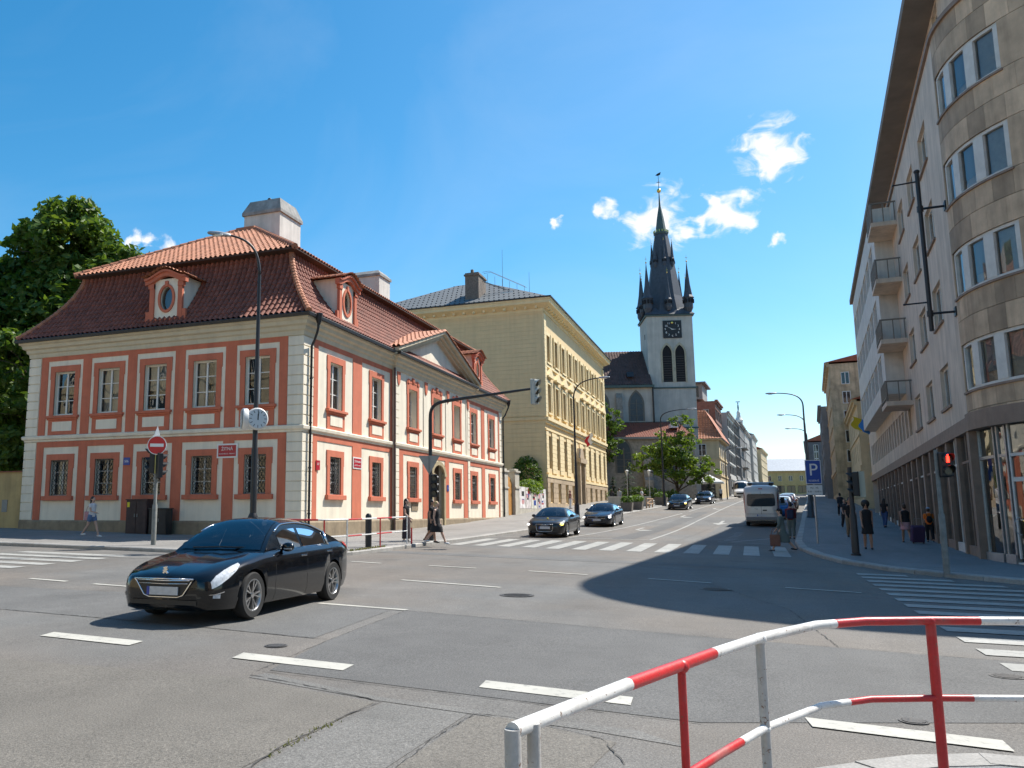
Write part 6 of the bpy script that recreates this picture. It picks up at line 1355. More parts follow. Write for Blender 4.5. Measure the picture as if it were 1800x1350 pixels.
# traffic signals
SIGB = mat('signal_black', (.014, .014, .015), .5); SIGG = mat('signal_back', (.45, .46, .42), .5, var=.1, vs=6); LENSD = mat('signal_lens_off', (.05, .045, .03), .2); LREG = mat('lens_red_lit', (1, .02, .01), .3, emit=6)
def sighead(parent, loc, rz, n=3, h=.30, r=.10, m=SIGB, lit=None, name='signal_head', back=None):
    q = MB(); q.box(-.15, 0, 0, .15, .16, n * h); q.box(-.17, .15, -.02, .17, .19, n * h + .02); o = mk(name, q.mesh(name, [m]), parent, loc, rz, .02)
    if back: mk('back_plate', MB().box(-.165, .19, -.01, .165, .215, n * h + .01).mesh('back_plate', back), o)
    for k in range(n):
        c = (0, 0, h * (k + .5)); q = MB(); a0, a1 = R(-30), R(210); st = 12
        for i in range(st):
            a, b = a0 + (a1 - a0) * i / st, a0 + (a1 - a0) * (i + 1) / st; y0, y1 = 0, -.2; q.add([(r * 1.15 * math.cos(a), y0, c[2] + r * 1.15 * math.sin(a)), (r * 1.15 * math.cos(b), y0, c[2] + r * 1.15 * math.sin(b)), (r * 1.15 * math.cos(b), y1 * (.5 + .5 * math.sin(b)), c[2] + r * 1.15 * math.sin(b)), (r * 1.15 * math.cos(a), y1 * (.5 + .5 * math.sin(a)), c[2] + r * 1.15 * math.sin(a))], [(0, 1, 2, 3)])
        mk('visor', q.mesh('visor', m), o)
        n_ = 14; q = MB(); q.poly([(r * math.cos(2 * math.pi * i / n_), -.012, c[2] + r * math.sin(2 * math.pi * i / n_)) for i in range(n_)]); mk('lens', q.mesh('lens', LREG if lit == k else LENSD), o)
    return o
# arm mast with overhead signal, yield sign seen from behind
am = thing('signal_mast', 'black signal mast with long arm reaching over the street', 'traffic light', (-12.1, 32.4, pz(-12.1, 32.4))); z_ = pz(-12.1, 32.4)
q = MB(); q.lathe([(.13, 0), (.13, 1.1), (.085, 1.2), (.075, 4.9)], 12); q.tube([(0, 0, 4.8)] + bez([(0, 0, 5.0), (0, 0, 5.55), (.3, 0, 5.62), (.9, 0, 5.68)], 8) + [(4.45, 0, 5.98)], [.075] + [.07] * 9 + [.045], 10); mk('mast', q.mesh('mast', DARKM, 40), am)
sighead(am, (4.5, .0, 5.35), R(68), m=SIGG, h=.33, r=.12); sighead(am, (.16, -.05, 1.75), R(35)); sighead(am, (.1, .2, 1.75), R(160))
q = MB(); q.prism([(-.45, 3.42), (0, 2.64), (.45, 3.42)], -.01, .01); ys = mk('yield_sign', q.mesh('yield_sign', mat('sign_back_grey', (.28, .28, .27), .5, metal=.4, var=.1, vs=5)), am, (0, -.14, 0), R(8)); ys2 = MB().box(-.03, -.03, 2.7, .03, -.0, 3.4); mk('sign_bracket', ys2.mesh('sign_bracket', GREYM), ys)
# left signal post with no-entry sign
ls = thing('signal_post', 'slim grey signal post with round no-entry sign at the left kerb', 'traffic light', (-19.1, 23.9, pz(-19.1, 23.9)))
q = MB(); q.lathe([(.085, 0), (.085, 1.35), (.058, 1.42), (.05, 3.75)], 10); mk('post', q.mesh('post', mat('weathered_pole', (.20, .205, .19), .6, var=.25, vs=7), 40), ls)
sighead(ls, (-.24, -.06, 2.45), R(-62), h=.30, m=SIGB, back=mat('signal_back_yellow', (.55, .5, .15), .5))
sighead(ls, (.2, .05, 2.3), R(140), h=.28)
def disc(name, r, m, parent, loc, rz, t=.012, sx=1):
    n = 28; q = MB(); q.prism([(sx * r * math.cos(2 * math.pi * i / n), r * math.sin(2 * math.pi * i / n)) for i in range(n)], -t, t); return mk(name, q.mesh(name, m), parent, loc, rz)
SR = mat('sign_red', (.55, .012, .012), .35); SW = mat('sign_white', (.78, .78, .76), .35); SB = mat('sign_blue', (.012, .075, .36), .35)
ne = disc('no_entry_sign', .33, SW, ls, (.05, -.10, 3.42), R(28)); disc('sign_field', .305, SR, ne, (0, -.004, 0), 0, .012); MB().box(-.23, -.020, -.055, .23, -.012, .055).build('sign_bar', SW, ne)
q = MB(); q.prism([(-.12, 3.70), (.12, 3.78), (.02, 4.12)], -.01, .01); q.prism([(-.16, 3.55), (.1, 3.55), (.14, 3.72), (-.14, 3.78)], -.008, .008); mk('sign_seen_edge_on', q.mesh('bent_sign', SW), ls, (-.12, .08, 0), R(60)).name = 'side_sign'
# right: pedestrian signal pole, parking sign, bollard-like pole, signal seen from behind
ps = thing('pedestrian_signal', 'grey pole with red pedestrian light on the right corner', 'traffic light', (4.45, 25.15, pz(4.45, 25.15)))
q = MB(); q.lathe([(.075, 0), (.075, 1.45), (.052, 1.5), (.045, 3.1)], 10); mk('post', q.mesh('post', mat('weathered_pole', (.20, .205, .19), .6, var=.25, vs=7), 40), ps)
o = sighead(ps, (.22, -.12, 2.42), R(20), n=2, h=.30, r=.11, lit=None)
q = MB(); q.ell((0, -.03, .53), (.025, .015, .025)); q.box(-.03, -.035, .42, .03, -.02, .51); q.box(-.032, -.035, .35, -.005, -.02, .42); q.box(.005, -.035, .35, .032, -.02, .42); mk('red_figure', q.mesh('red_figure', LREG), o)
pk = thing('parking_sign', 'blue parking sign with white letter P on slim pole', 'sign', (2.47, 39.4, pz(2.47, 39.4)))
q = MB(); q.tube([(0, 0, 0), (0, 0, 3.45)], .035, 8); mk('post', q.mesh('post', GALV), pk)
f_ = mk('sign_plate', MB().box(-.31, -.06, 2.45, .31, -.045, 3.45).mesh('sign_plate', SW), pk, (.0, 0, 0), R(12)); mk('sign_field', MB().box(-.285, -.065, 2.475, .285, -.055, 3.425).mesh('sign_field', SB), f_); text('lettering', 'P', .72, SW, f_, (0, -.067, 3.02), (R(90), 0, 0)); text('lettering', 'RESERVÉ', .11, SW, f_, (0, -.067, 2.58), (R(90), 0, 0))
mk('supplementary_plate', MB().box(-.31, -.06, 2.0, .31, -.045, 2.40).mesh('supplementary_plate', SW), pk, (0, 0, 0), R(12)); 
for i, s_ in enumerate(('PO - PÁ', '8.00 - 18.00 h')): text('lettering', s_, .095, mat('print_black', (.03, .03, .03), .5), C.objects['supplementary_plate'], (0, -.062, 2.28 - i * .15), (R(90), 0, 0))
bp = thing('signal_column', 'thick black column on the right corner pavement carrying a signal seen from behind', 'traffic light', (3.1, 31.8, pz(3.1, 31.8)))
q = MB(); q.lathe([(.15, 0), (.15, .05), (.115, .07), (.11, 1.3), (.075, 1.4), (.07, 2.9)], 12); mk('post', q.mesh('post', DARKM, 40), bp)
sighead(bp, (.06, -.1, 1.95), R(-95), n=3, h=.26); mk('signal_cabinet', MB().box(.1, -.12, 1.9, .42, .12, 2.75).mesh('signal_cabinet', mat('cream_box', (.50, .49, .38), .5)), bp)
# bollard, cabinets
bo = thing('bollard', 'black round-topped bollard behind the far railing', 'bollard', (-12.35, 26.9, pz(-12.35, 26.9))); q = MB(); q.lathe([(.11, 0), (.11, .95), (.085, .97), (.085, 1.0), (.11, 1.02), (.10, 1.1), (.06, 1.15), (.01, 1.16)], 14); mk('post', q.mesh('post', DARKM, 40), bo)
CABM = mat('brown_cabinet', (.055, .030, .028), .6, var=.35, vs=4, stain=.3); CABK = mat('black_cabinet', (.022, .020, .020), .55, var=.3, vs=5)
for nm, lab, x_, w, h, m in (('utility_cabinet', 'tall dark brown utility cabinet below a shaded window', -24.95, 1.12, 1.45, CABM), ('utility_cabinet', 'lower black utility cabinet right of the brown one', -23.8, .92, 1.08, CABK)):
    t = thing(nm, lab, 'cabinet', (x_, 30.2, pz(x_, 30.2)), 0, 'utility cabinets by the house'); mk('body', MB().box(-w / 2, -.22, -.1, w / 2, .22, h).mesh('body', m), t, bevel=.015); mk('lid', MB().box(-w / 2 - .03, -.25, h, w / 2 + .03, .25, h + .05).mesh('lid', m), t)
    for s_ in (-1, 1): d_ = mk('door', MB().box(s_ * .02, -.235, .08, s_ * (w / 2 - .04), -.22, h - .06).mesh('door', m), t); mk('handle', MB().box(s_ * .05, -.26, h * .5, s_ * .09, -.235, h * .5 + .14).mesh('handle', GREYM), d_)
    if h > 1.2: mk('warning_sticker', MB().box(-w / 2 + .06, -.24, h - .3, -w / 2 + .2, -.236, h - .08).mesh('warning_sticker', mat('sticker_yellow', (.75, .6, .02), .5)), t)
# ---- railings painted red and white
def railpaint(name, col, chip):
    m = mat(name, col, .42, var=.12, vs=7, bump=.12, bs=70, fine=.06); t = m.node_tree; b = t.nodes['Principled BSDF']; src = b.inputs['Base Color'].links[0].from_socket
    g = N(t, 'ShaderNodeNewGeometry'); n = N(t, 'ShaderNodeTexNoise', i_Scale=38.0, i_Detail=8.0, i_Roughness=.72); L(t, g.outputs['Position'], n.inputs['Vector']); r = N(t, 'ShaderNodeMapRange'); L(t, n.outputs['Fac'], r.inputs['Value']); r.inputs[1].default_value = chip; r.inputs[2].default_value = chip + .025
    n2 = N(t, 'ShaderNodeTexNoise', i_Scale=5.0, i_Detail=6.0); L(t, g.outputs['Position'], n2.inputs['Vector']); r2 = N(t, 'ShaderNodeMapRange'); L(t, n2.outputs['Fac'], r2.inputs['Value']); r2.inputs[1].default_value = .52; r2.inputs[2].default_value = .75; r2.inputs[4].default_value = .5
    d = N(t, 'ShaderNodeMix', data_type='RGBA'); L(t, r2.outputs[0], d.inputs[0]); L(t, src, d.inputs[6]); d.inputs[7].default_value = (.24, .21, .18, 1)
    mx = N(t, 'ShaderNodeMix', data_type='RGBA'); L(t, r.outputs[0], mx.inputs[0]); L(t, d.outputs[2], mx.inputs[6]); mx.inputs[7].default_value = (.16, .085, .05, 1); L(t, mx.outputs[2], b.inputs['Base Color']); return m
RP = railpaint('rail_red', (.50, .020, .022), .612); WP = railpaint('rail_white', (.70, .69, .66), .607); WPG = railpaint('rail_grey_white', (.44, .43, .41), .60)
def railpart(t, pts, r, cols, name):
    """a tube cut into painted lengths: cols = [(fraction along, material)]"""
    P = [Vector(p) for p in pts]; ln = [0]
    for a, b in zip(P, P[1:]): ln.append(ln[-1] + (b - a).length)
    def at(s_):
        for i in range(len(P) - 1):
            if s_ <= ln[i + 1] + 1e-9: return P[i].lerp(P[i + 1], (s_ - ln[i]) / max(1e-6, ln[i + 1] - ln[i]))
        return P[-1]
    s0 = 0
    for f, m in cols:
        s1 = f * ln[-1]; ss = sorted({s0, s1, *[v for v in ln if s0 < v < s1]}); q = MB(); q.tube([tuple(at(v)) for v in ss], r, 12); mk(name, q.mesh(name, m, 50), t); s0 = s1
def rz_(x, y): return pz(x, y)
nr_ = thing('pedestrian_railing', 'red and white tubular railing in the near right foreground', 'railing', (0, 4, pz(0, 4)))
zt = 1.1 - nr_.location.z; zm = .72 - nr_.location.z; dy = -4
top = [(-.60, 2.20 + dy, zt - .004), (-.40, 2.9 + dy, zt), (-.17, 3.65 + dy, zt), (0, 4.16 + dy, zt), (.26, 4.72 + dy, zt), (.50, 4.98 + dy, zt), (.82, 5.14 + dy, zt), (1.3, 5.32 + dy, zt), (3.2, 5.75 + dy, zt), (6, 6.1 + dy, zt)]
L_ = [0]
for a, b in zip(top, top[1:]): L_.append(L_[-1] + (Vector(b) - Vector(a)).length)
tot = L_[-1]
railpart(nr_, top, .0215, [(.72 / tot, WP), (1.50 / tot, RP), (2.42 / tot, WP), (2.80 / tot, WP), (3.62 / tot, RP), (4.4 / tot, WP), (5.4 / tot, RP), (1, WP)], 'top_rail')
mid = [(x, y, zm) for x, y, _ in top]
railpart(nr_, mid, .017, [(.72 / tot, WP), (1.75 / tot, RP), (2.55 / tot, WP), (2.86 / tot, WP), (3.55 / tot, RP), (4.4 / tot, WP), (5.4 / tot, RP), (1, WP)], 'middle_rail')
for (x, y), m, r in (((-.60, 2.20), WPG, .0215), ((-.565, 2.28), WPG, .018), ((-.27, 3.32), RP, .015), ((0, 4.16), WPG, .021), ((.815, 5.14), RP, .024), ((2.2, 5.54), WPG, .021), ((3.2, 5.75), RP, .021)):
    q = MB(); q.cyl((x, y + dy, -.05), (x, y + dy, zt), r, r, 12); mk('post', q.mesh('post', m, 50), nr_)
for (x, y) in ((-.27, 3.32), (0, 4.16), (.815, 5.14)):
    for zz, rr in ((zt, .0255), (zm, .021)): q = MB(); q.ell((x, y + dy, zz - .004), (rr * 1.12, rr * 1.12, rr * 1.02), 12, 8); mk('weld', q.mesh('weld', RP if x != 0 else WP, True), nr_)
st_ = mk('sticker', MB().tube([(0, 0, -.022), (0, 0, .022)], .0265, 12, False).mesh('sticker', SW), nr_, (-.60, 2.20 + dy, zt - .13)); text('lettering', 'KMI', .034, mat('print_black', (.03, .03, .03), .5), st_, (-.004, -.0268, 0), (R(90), 0, R(8)), .0008)
fr_ = thing('pedestrian_railing', 'red and white railing at the far corner beside the salmon house', 'railing', (-11.95, 26, pz(-11.95, 26)))
fp = [(-14.6, 22.95), (-13.2, 23.0), (-12.3, 23.5), (-11.95, 24.4), (-11.95, 27), (-12.0, 29.6)]; fpts = [(x + 11.95, y - 26, pz(x, y) - fr_.location.z) for x, y in fp]
for zz, r, nm in ((1.0, .028, 'top_rail'), (.48, .022, 'middle_rail')): railpart(fr_, [(a, b, c + zz) for a, b, c in fpts], r, [(.12, WP), (.26, RP), (.40, WP), (.52, RP), (.66, WP), (.82, RP), (1, WP)], nm)
for k, (a, b, c) in enumerate(fpts): q = MB(); q.cyl((a, b, c - .05), (a, b, c + 1.0), .026, .026, 8); mk('post', q.mesh('post', (WP, RP, RP, WP, RP, WP)[k]), fr_)
q = MB(); a, b, c = fpts[-1]; q.cyl((a + .16, b + .05, c - .05), (a + .16, b + .05, c + .6), .035, .03, 8); mk('post', q.mesh('post', RP), fr_)
# ---- beer garden by the church: umbrella, planters, fence, lamps
um = thing('parasol', 'white square market parasol before the small yellow house', 'parasol', (-4.9, 118, pz(-4.9, 118))); q = MB(); w = 1.75; q.add([(-w, -w, 2.35), (w, -w, 2.35), (w, w, 2.35), (-w, w, 2.35), (0, 0, 3.35), (-w, -w, 2.15), (w, -w, 2.15), (w, w, 2.15), (-w, w, 2.15)], [(0, 1, 4), (1, 2, 4), (2, 3, 4), (3, 0, 4), (5, 6, 1, 0), (6, 7, 2, 1), (7, 8, 3, 2), (8, 5, 0, 3)]); mk('canopy', q.mesh('canopy', mat('white_canvas', (.78, .77, .74), .8)), um); mk('pole', MB().cyl((0, 0, 0), (0, 0, 3.4), .03, .03, 8).mesh('pole', GREYM), um); mk('base', MB().box(-.35, -.35, 0, .35, .35, .12).mesh('base', GREYM), um)
def planter(x, y, w, h, label, rz=0):
    t = thing('planter', label, 'planter', (x, y, pz(x, y)), rz, 'planters by the terrace'); q = MB(); q.add([(-w * .42, -w * .42, 0), (w * .42, -w * .42, 0), (w * .42, w * .42, 0), (-w * .42, w * .42, 0), (-w / 2, -w / 2, h), (w / 2, -w / 2, h), (w / 2, w / 2, h), (-w / 2, w / 2, h)], [(3, 2, 1, 0), (0, 1, 5, 4), (1, 2, 6, 5), (2, 3, 7, 6), (3, 0, 4, 7), (4, 5, 6, 7)]); mk('tub', q.mesh('tub', mat('planter_concrete', (.16, .14, .12), .9, var=.2, vs=4)), t); q = MB(); leafblob(q, (0, 0, h + .25), (w * .55, w * .55, .35), 260, .11); mk('plants', q.mesh('plants', LG), t)
planter(-10.0, 75.5, 1.0, .75, 'dark square planter with grasses, nearest the crossing'); planter(-9.7, 79.5, 1.2, .7, 'second dark planter with spreading plants'); planter(-9.9, 82.5, 1.0, .7, 'third planter beside the pale wooden barrier'); planter(-8.9, 94, 1.3, .8, 'planter with shrubs under the bright green tree')
WDN = mat('pale_timber', (.50, .34, .22), .75, var=.15, vs=6)
wr = thing('wooden_barrier', 'low pale wooden barrier at the edge of the church terrace', 'barrier', (-9.2, 83.0, pz(-9.2, 83)), R(86))
for x_ in (0, 1.5, 3.2): mk('post', MB().box(x_ - .06, -.06, 0, x_ + .06, .06, 1.0).mesh('post', WDN), wr)
for z_ in (.42, .88): mk('rail', MB().box(-.06, -.09, z_, 3.26, -.06, z_ + .1).mesh('rail', WDN), wr)
mk('brace', MB().add([(0, -.05, .45), (0, -.05, .55), (3.2, -.05, .95), (3.2, -.05, .85)], [(0, 3, 2, 1)]).mesh('brace', WDN), wr)
hd = thing('terrace_hedge', 'clipped hedge and shrubs along the dark church wall', 'hedge', (-12.0, 98, pz(-12, 98))); q = MB()
for k in range(12): leafblob(q, (-2 + k * .55 * 1.0 - .3, -2 + rnd.uniform(-1, 1) + k * .5, .7 + rnd.uniform(0, .6)), (.8, .8, .7), 200, .12)
mk('foliage', q.mesh('foliage', LD), hd); mk('stem', MB().tube([(-1, -1, 0), (3, 2.5, .3)], .05, 5).mesh('stem', BARK), hd)
tw2 = thing('terrace_wall', 'low pale terrace wall with coping in front of the church', 'wall', (-13.6, 88.5, pz(-13.6, 88.5)), R(8)); mk('wall_body', MB().box(0, 0, -.3, 4.2, .3, .85).mesh('wall_body', PLG), tw2); mk('coping', MB().box(-.05, -.08, .85, 4.25, .38, .95).mesh('coping', mat('pale_coping', (.55, .53, .49), .8)), tw2)
for k, (x_, y_, lab) in enumerate(((-12.2, 93, 'short terrace lantern on slim post, left'), (-9.8, 92, 'short terrace lantern on slim post, right'))):
    t = thing('garden_lantern', lab, 'lantern', (x_, y_, pz(x_, y_)), 0, 'terrace lanterns'); mk('post', MB().cyl((0, 0, 0), (0, 0, 3.1), .05, .04, 8).mesh('post', GALV), t); q = MB(); q.lathe([(.07, 3.1), (.17, 3.55), (.20, 3.6), (.04, 3.72)], 8); mk('lantern_glass', q.mesh('lantern_glass', mat('lantern_pale', (.6, .6, .56), .4)), t)
for k, (x_, y_, lab) in enumerate(((-10.9, 96, 'dark cafe chairs and table on the church terrace, left'), (-9.6, 99, 'dark cafe table on the church terrace, right'))):
    t = thing('cafe_table', lab, 'table', (x_, y_, pz(x_, y_)), 0, 'terrace tables'); mk('table_top', MB().cyl((0, 0, .72), (0, 0, .76), .4, .4, 14).mesh('table_top', WDN), t); mk('leg', MB().cyl((0, 0, 0), (0, 0, .72), .04, .04, 6).mesh('leg', DARKM), t); mk('foot', MB().cyl((0, 0, 0), (0, 0, .04), .25, .22, 10).mesh('foot', DARKM), t)
# flags
def flag(label, x, y, z, rz, cols, w, h, pole, drop=.25):
    t = thing('flag', label, 'flag', (x, y, z), rz); p1 = Vector(pole); mk('pole', MB().cyl((0, 0, 0), tuple(p1), .025, .02, 6).mesh('pole', GREYM), t); n = 12
    for k, m in enumerate(cols):
        q = MB()
        def P(i, j, k=k): u = i / n; v = (k + j) / len(cols); q0 = p1 * (1 - v * .8); return (q0.x + .12 * math.sin(u * 7 + v * 2), q0.y - .06 * math.cos(u * 5), q0.z - u * h)
        q.grid(P, n, 1); mk('stripe', q.mesh('stripe', m, True), t)
flag('blue and yellow flag hanging from the stone-clad building', PX + .0594 * 39.8 - .3, PY + 39.8, 8.3, 0, [mat('flag_yellow', (.62, .45, .02), .8), mat('flag_blue', (.05, .24, .62), .8)], 1, .95, (-1.3, -.1, .6))
flag('white and red flag by the yellow house portal', -16.5, 76.4 + 15.6, 9.6, 0, [mat('flag_white', (.75, .75, .73), .8), mat('flag_red', (.55, .03, .04), .8)], 1, 1.1, (.9, 0, .6))
# ------------------------------------------------------------------ vehicles
def catmull(keys):
    xs = [k[0] for k in keys]; ys = [k[1] for k in keys]
    def f(x):
        if x <= xs[0]: return ys[0]
        if x >= xs[-1]: return ys[-1]
        i = max(j for j in range(len(xs) - 1) if xs[j] <= x); h = xs[i + 1] - xs[i]; t = (x - xs[i]) / h
        def sl(j):
            if j <= 0 or j >= len(xs) - 1: return (ys[min(j + 1, len(xs) - 1)] - ys[max(j - 1, 0)]) / max(1e-6, xs[min(j + 1, len(xs) - 1)] - xs[max(j - 1, 0)])
            a = (ys[j] - ys[j - 1]) / (xs[j] - xs[j - 1]); b = (ys[j + 1] - ys[j]) / (xs[j + 1] - xs[j])
            return 0 if a * b <= 0 else 2 * a * b / (a + b)
        m0, m1 = sl(i), sl(i + 1)
        return (2 * t**3 - 3 * t**2 + 1) * ys[i] + (t**3 - 2 * t**2 + t) * h * m0 + (-2 * t**3 + 3 * t**2) * ys[i + 1] + (t**3 - t**2) * h * m1
    return f
def paint(name, col, rough=.28, metal=0.0): return mat(name, col, rough, metal=metal, coat=.55, spec=.35)
CGL = glassmat('car_glass', (.42, .46, .47), 1.62, .01, .05); VGL = mat('van_glass', (.010, .014, .017), .02, spec=1.0, coat=.6); CHR = mat('chrome', (.75, .75, .76), .12, metal=1); RUBB = mat('tyre_rubber', (.018, .018, .018), .85, bump=.2, bs=80); ALLOY = mat('alloy_rim', (.48, .48, .48), .28, metal=.9); PLAS = mat('black_plastic', (.02, .02, .021), .5)
HLG = mat('headlamp_glass', (.52, .55, .58), .08, spec=.8, var=.35, vs=22); HLIT = mat('headlamp_lit', (1, .97, .9), .2, emit=3.0); HLY = mat('indicator_lit', (1, .75, .12), .2, emit=2.5); TLR = mat('tail_lamp', (.42, .01, .015), .15, spec=.7); PLT = mat('number_plate', (.55, .56, .58), .4, var=.12, vs=16); PLB = mat('plate_blue', (.03, .06, .35), .4)
WHEELS = {}
def wheel_mesh(r, w, style):
    k = (r, w, style)
    if k in WHEELS: return WHEELS[k]
    q = MB(); ri = r * .68; q.lathe([(ri, -w * .42), (ri * 1.06, -w * .5), (r * .93, -w * .5), (r * .985, -w * .40), (r, -w * .2), (r, w * .2), (r * .985, w * .4), (r * .93, w * .5), (ri, w * .46)], 30, (0, 0, 0), 'x', cap=False); ty = q.mesh('tyre', RUBB, 40)
    q = MB(); q.lathe([(ri * 1.02, w * .47), (ri * .95, w * .49), (ri * .90, w * .42), (ri * .88, -.02), (ri * .3, -.02)], 30, (0, 0, 0), 'x', cap=False); q.k = 1; q.lathe([(ri * .88, -.0), (.01, -.001)], 24, (0, 0, 0), 'x', cap=False); q.k = 0
    n = 5 if style != 10 else 10
    for i in range(n):
        a = 2 * math.pi * i / n
        for da in ((-.11, .11) if style == 5 else (0,)):
            def pt(rr, aa, x): return (x, rr * math.cos(aa), rr * math.sin(aa))
            w0, w1 = (.13, .10) if style != 5 else (.085, .075); r0, r1 = ri * .16, ri * .93; x0, x1 = w * .36, w * .43; a0 = a + da * .3; a1 = a + da * 1.9
            q.add([pt(r0, a0 - w0 * 1.6, x0), pt(r0, a0 + w0 * 1.6, x0), pt(r1, a1 + w1, x1), pt(r1, a1 - w1, x1), pt(r0, a0 - w0 * 1.8, x0 - .05), pt(r0, a0 + w0 * 1.8, x0 - .05), pt(r1, a1 + w1 * 1.1, x1 - .05), pt(r1, a1 - w1 * 1.1, x1 - .05)], [(0, 1, 2, 3), (0, 4, 5, 1), (1, 5, 6, 2), (3, 2, 6, 7), (0, 3, 7, 4)])
    q.lathe([(ri * .20, w * .30), (ri * .20, w * .40), (ri * .12, w * .42), (.005, w * .42)], 14, (0, 0, 0), 'x', cap=False)
    rm = q.mesh('rim', [ALLOY, PLAS], 35); WHEELS[k] = (ty, rm); return ty, rm
def car(name, label, loc, rz, S, pm, cat='car', group=None):
    Lc, fo, wb, W_ = S['L'], S['fo'], S['wb'], S['W'] / 2; r = S.get('r', .335); AR = r + .052
    zt, zs, ww, zb = (catmull(S[k]) for k in ('zt', 'zs', 'w', 'zb')); y0 = -(fo + wb / 2); wx = [fo, fo + wb]
    t = thing(name, label, cat, loc, rz, group)
    def arch(a):
        for c in wx:
            if abs(a - c) < AR: return r + math.sqrt(AR * AR - (a - c) ** 2) - .01
        return 0
    def sec(a):
        w, b, s_, tt = ww(a), zb(a), zs(a), zt(a); p = [(0, b), (.72 * w, b), (.93 * w, b + .035), (.985 * w, b + .17), (w, b + (s_ - b) * .55), (.992 * w, s_ - .10), (.962 * w, s_ - .022), (.88 * w, s_ + (tt - s_) * .45 + .008), (.5 * w, tt - .012), (0, tt)]
        h = arch(a)
        return [(x, max(z, h) if i in (1, 2, 3, 4) else z) if not (h and i == 0) else (x, b) for i, (x, z) in enumerate(p)]
    def surf(a, tt, off=0):
        p = sec(a); i = min(8, int(tt)); f = tt - i; x = p[i][0] + (p[i + 1][0] - p[i][0]) * f; z = p[i][1] + (p[i + 1][1] - p[i][1]) * f
        if off:
            dx, dz = p[i + 1][0] - p[i][0], p[i + 1][1] - p[i][1]; l_ = math.hypot(dx, dz) or 1; x += dz / l_ * off; z += -dx / l_ * off
        return x, y0 + a - off * .6 * (1 if a < Lc / 2 else -1), z
    st = sorted({0, .02, .05, .1, .17, .26, .36, Lc, Lc - .02, Lc - .06, Lc - .12, Lc - .2, Lc - .3, *[c + AR * math.cos(math.pi * k / 14) for c in wx for k in range(15)], *[c + s_ * (AR + .012) for c in wx for s_ in (-1, 1)], *np.linspace(.45, Lc - .4, 22)})
    st = [a for a in st if 0 <= a <= Lc]; q = MB(); n = 10; V = []
    for a in st:
        p = sec(a); V += [(x, y0 + a, z) for x, z in p] + [(-x, y0 + a, z) for x, z in p[::-1]]
    m_ = 2 * n; F = []
    for i in range(len(st) - 1):
        mid = (st[i] + st[i + 1]) / 2; ar = arch(mid) > 0
        for j in range(m_):
            jj = (j + 1) % m_
            if ar and (j in (0, 18) or j == 19 or j == 9 and False): 
                if j in (0, 18): continue
            F.append((i * m_ + j, i * m_ + jj, (i + 1) * m_ + jj, (i + 1) * m_ + j))
    F += [tuple(range(m_ - 1, -1, -1)), tuple(range((len(st) - 1) * m_, len(st) * m_))]; q.add(V, F); body = mk('body', q.mesh('body', pm, 50), t)
    # wheel wells and floor
    q = MB(); q.box(-W_ * .70, y0 + .25, .19, W_ * .70, y0 + Lc - .3, .55)
    for c in wx:
        for s_ in (-1, 1):
            for k in range(14):
                a, b = math.pi * k / 14, math.pi * (k + 1) / 14; q.add([(s_ * W_ * .97, y0 + c + AR * .995 * math.cos(a), r + AR * .985 * math.sin(a)), (s_ * W_ * .97, y0 + c + AR * .995 * math.cos(b), r + AR * .985 * math.sin(b)), (s_ * W_ * .5, y0 + c + AR * math.cos(b), r + AR * math.sin(b)), (s_ * W_ * .5, y0 + c + AR * math.cos(a), r + AR * math.sin(a))], [(0, 1, 2, 3)])
    mk('underbody', q.mesh('underbody', PLAS), t)
    ty, rm = wheel_mesh(r, S.get('tw', .22), S.get('rim', 5))
    for c in wx:
        for s_ in (1, -1):
            o = mk('wheel', ty, t, (s_ * (W_ - S.get('tw', .22) * .5 - .012), y0 + c, r), 0 if s_ > 0 else math.pi); mk('rim', rm, o)
    def strip(nm, m, pts, off=.006, parent=None, both=True, sub=4, sides=(1, -1)):
        out = []
        for s_ in sides:
            q = MB(); k = 5; vs = []
            A = []
            for (a0, l0, u0), (a1, l1, u1) in zip(pts, pts[1:]):
                for i in range(sub): f = i / sub; A.append((a0 + (a1 - a0) * f, l0 + (l1 - l0) * f, u0 + (u1 - u0) * f))
            A.append(pts[-1])
            for a, l_, u in A:
                for i in range(k + 1): x, y, z = surf(a, l_ + (u - l_) * i / k, off); vs.append((s_ * x, y, z))
            q.add(vs, [(i * (k + 1) + j, i * (k + 1) + j + 1, (i + 1) * (k + 1) + j + 1, (i + 1) * (k + 1) + j) for i in range(len(A) - 1) for j in range(k)]); out.append(mk(nm, q.mesh(nm, m, True), parent or t))
        return out
    # greenhouse
    G = S.get('G')
    if G:
        a0, a1, a2, a3, rz_top = G['a']; xroof = G['xr']
        hr = catmull([(a0, 0), (a0 + (a1 - a0) * .5, .58), (a1, .955), ((a1 + a2) / 2, 1), (a2, .93), (a2 + (a3 - a2) * .5, .56), (a3, 0)])
        xb = lambda a: ww(a) * .895
        belt = lambda a: zs(a) - .005
        def zr(a): b = max(belt(a), zt(a)) - .03; return b + (rz_top - b) * max(0, hr(a))
        def xr(a): return xb(a) + (xroof - xb(a)) * max(0, hr(a))
        def top(a, s_, off=0): x = s_ * xr(a); c = 1 - s_ * s_; return (x, y0 + a - off * (1 if a < (a1 + a2) / 2 else -1) * .6, zr(a) + .03 * c * max(0, hr(a)) + off - .05 * max(0, hr(a)) * abs(s_) ** 6)
        def side(a, f, sg, off=0): z0 = belt(a) - .02; z1 = zr(a) - .05 * max(0, hr(a)); return (sg * (xb(a) + (xr(a) - xb(a)) * f + off), y0 + a, z0 + (z1 - z0) * f + off * .3)
        q = MB()
        def tg(aa, s0, s1, ns): q.grid(lambda i, j: top(aa[j], s0 + (s1 - s0) * i / ns), ns, len(aa) - 1)
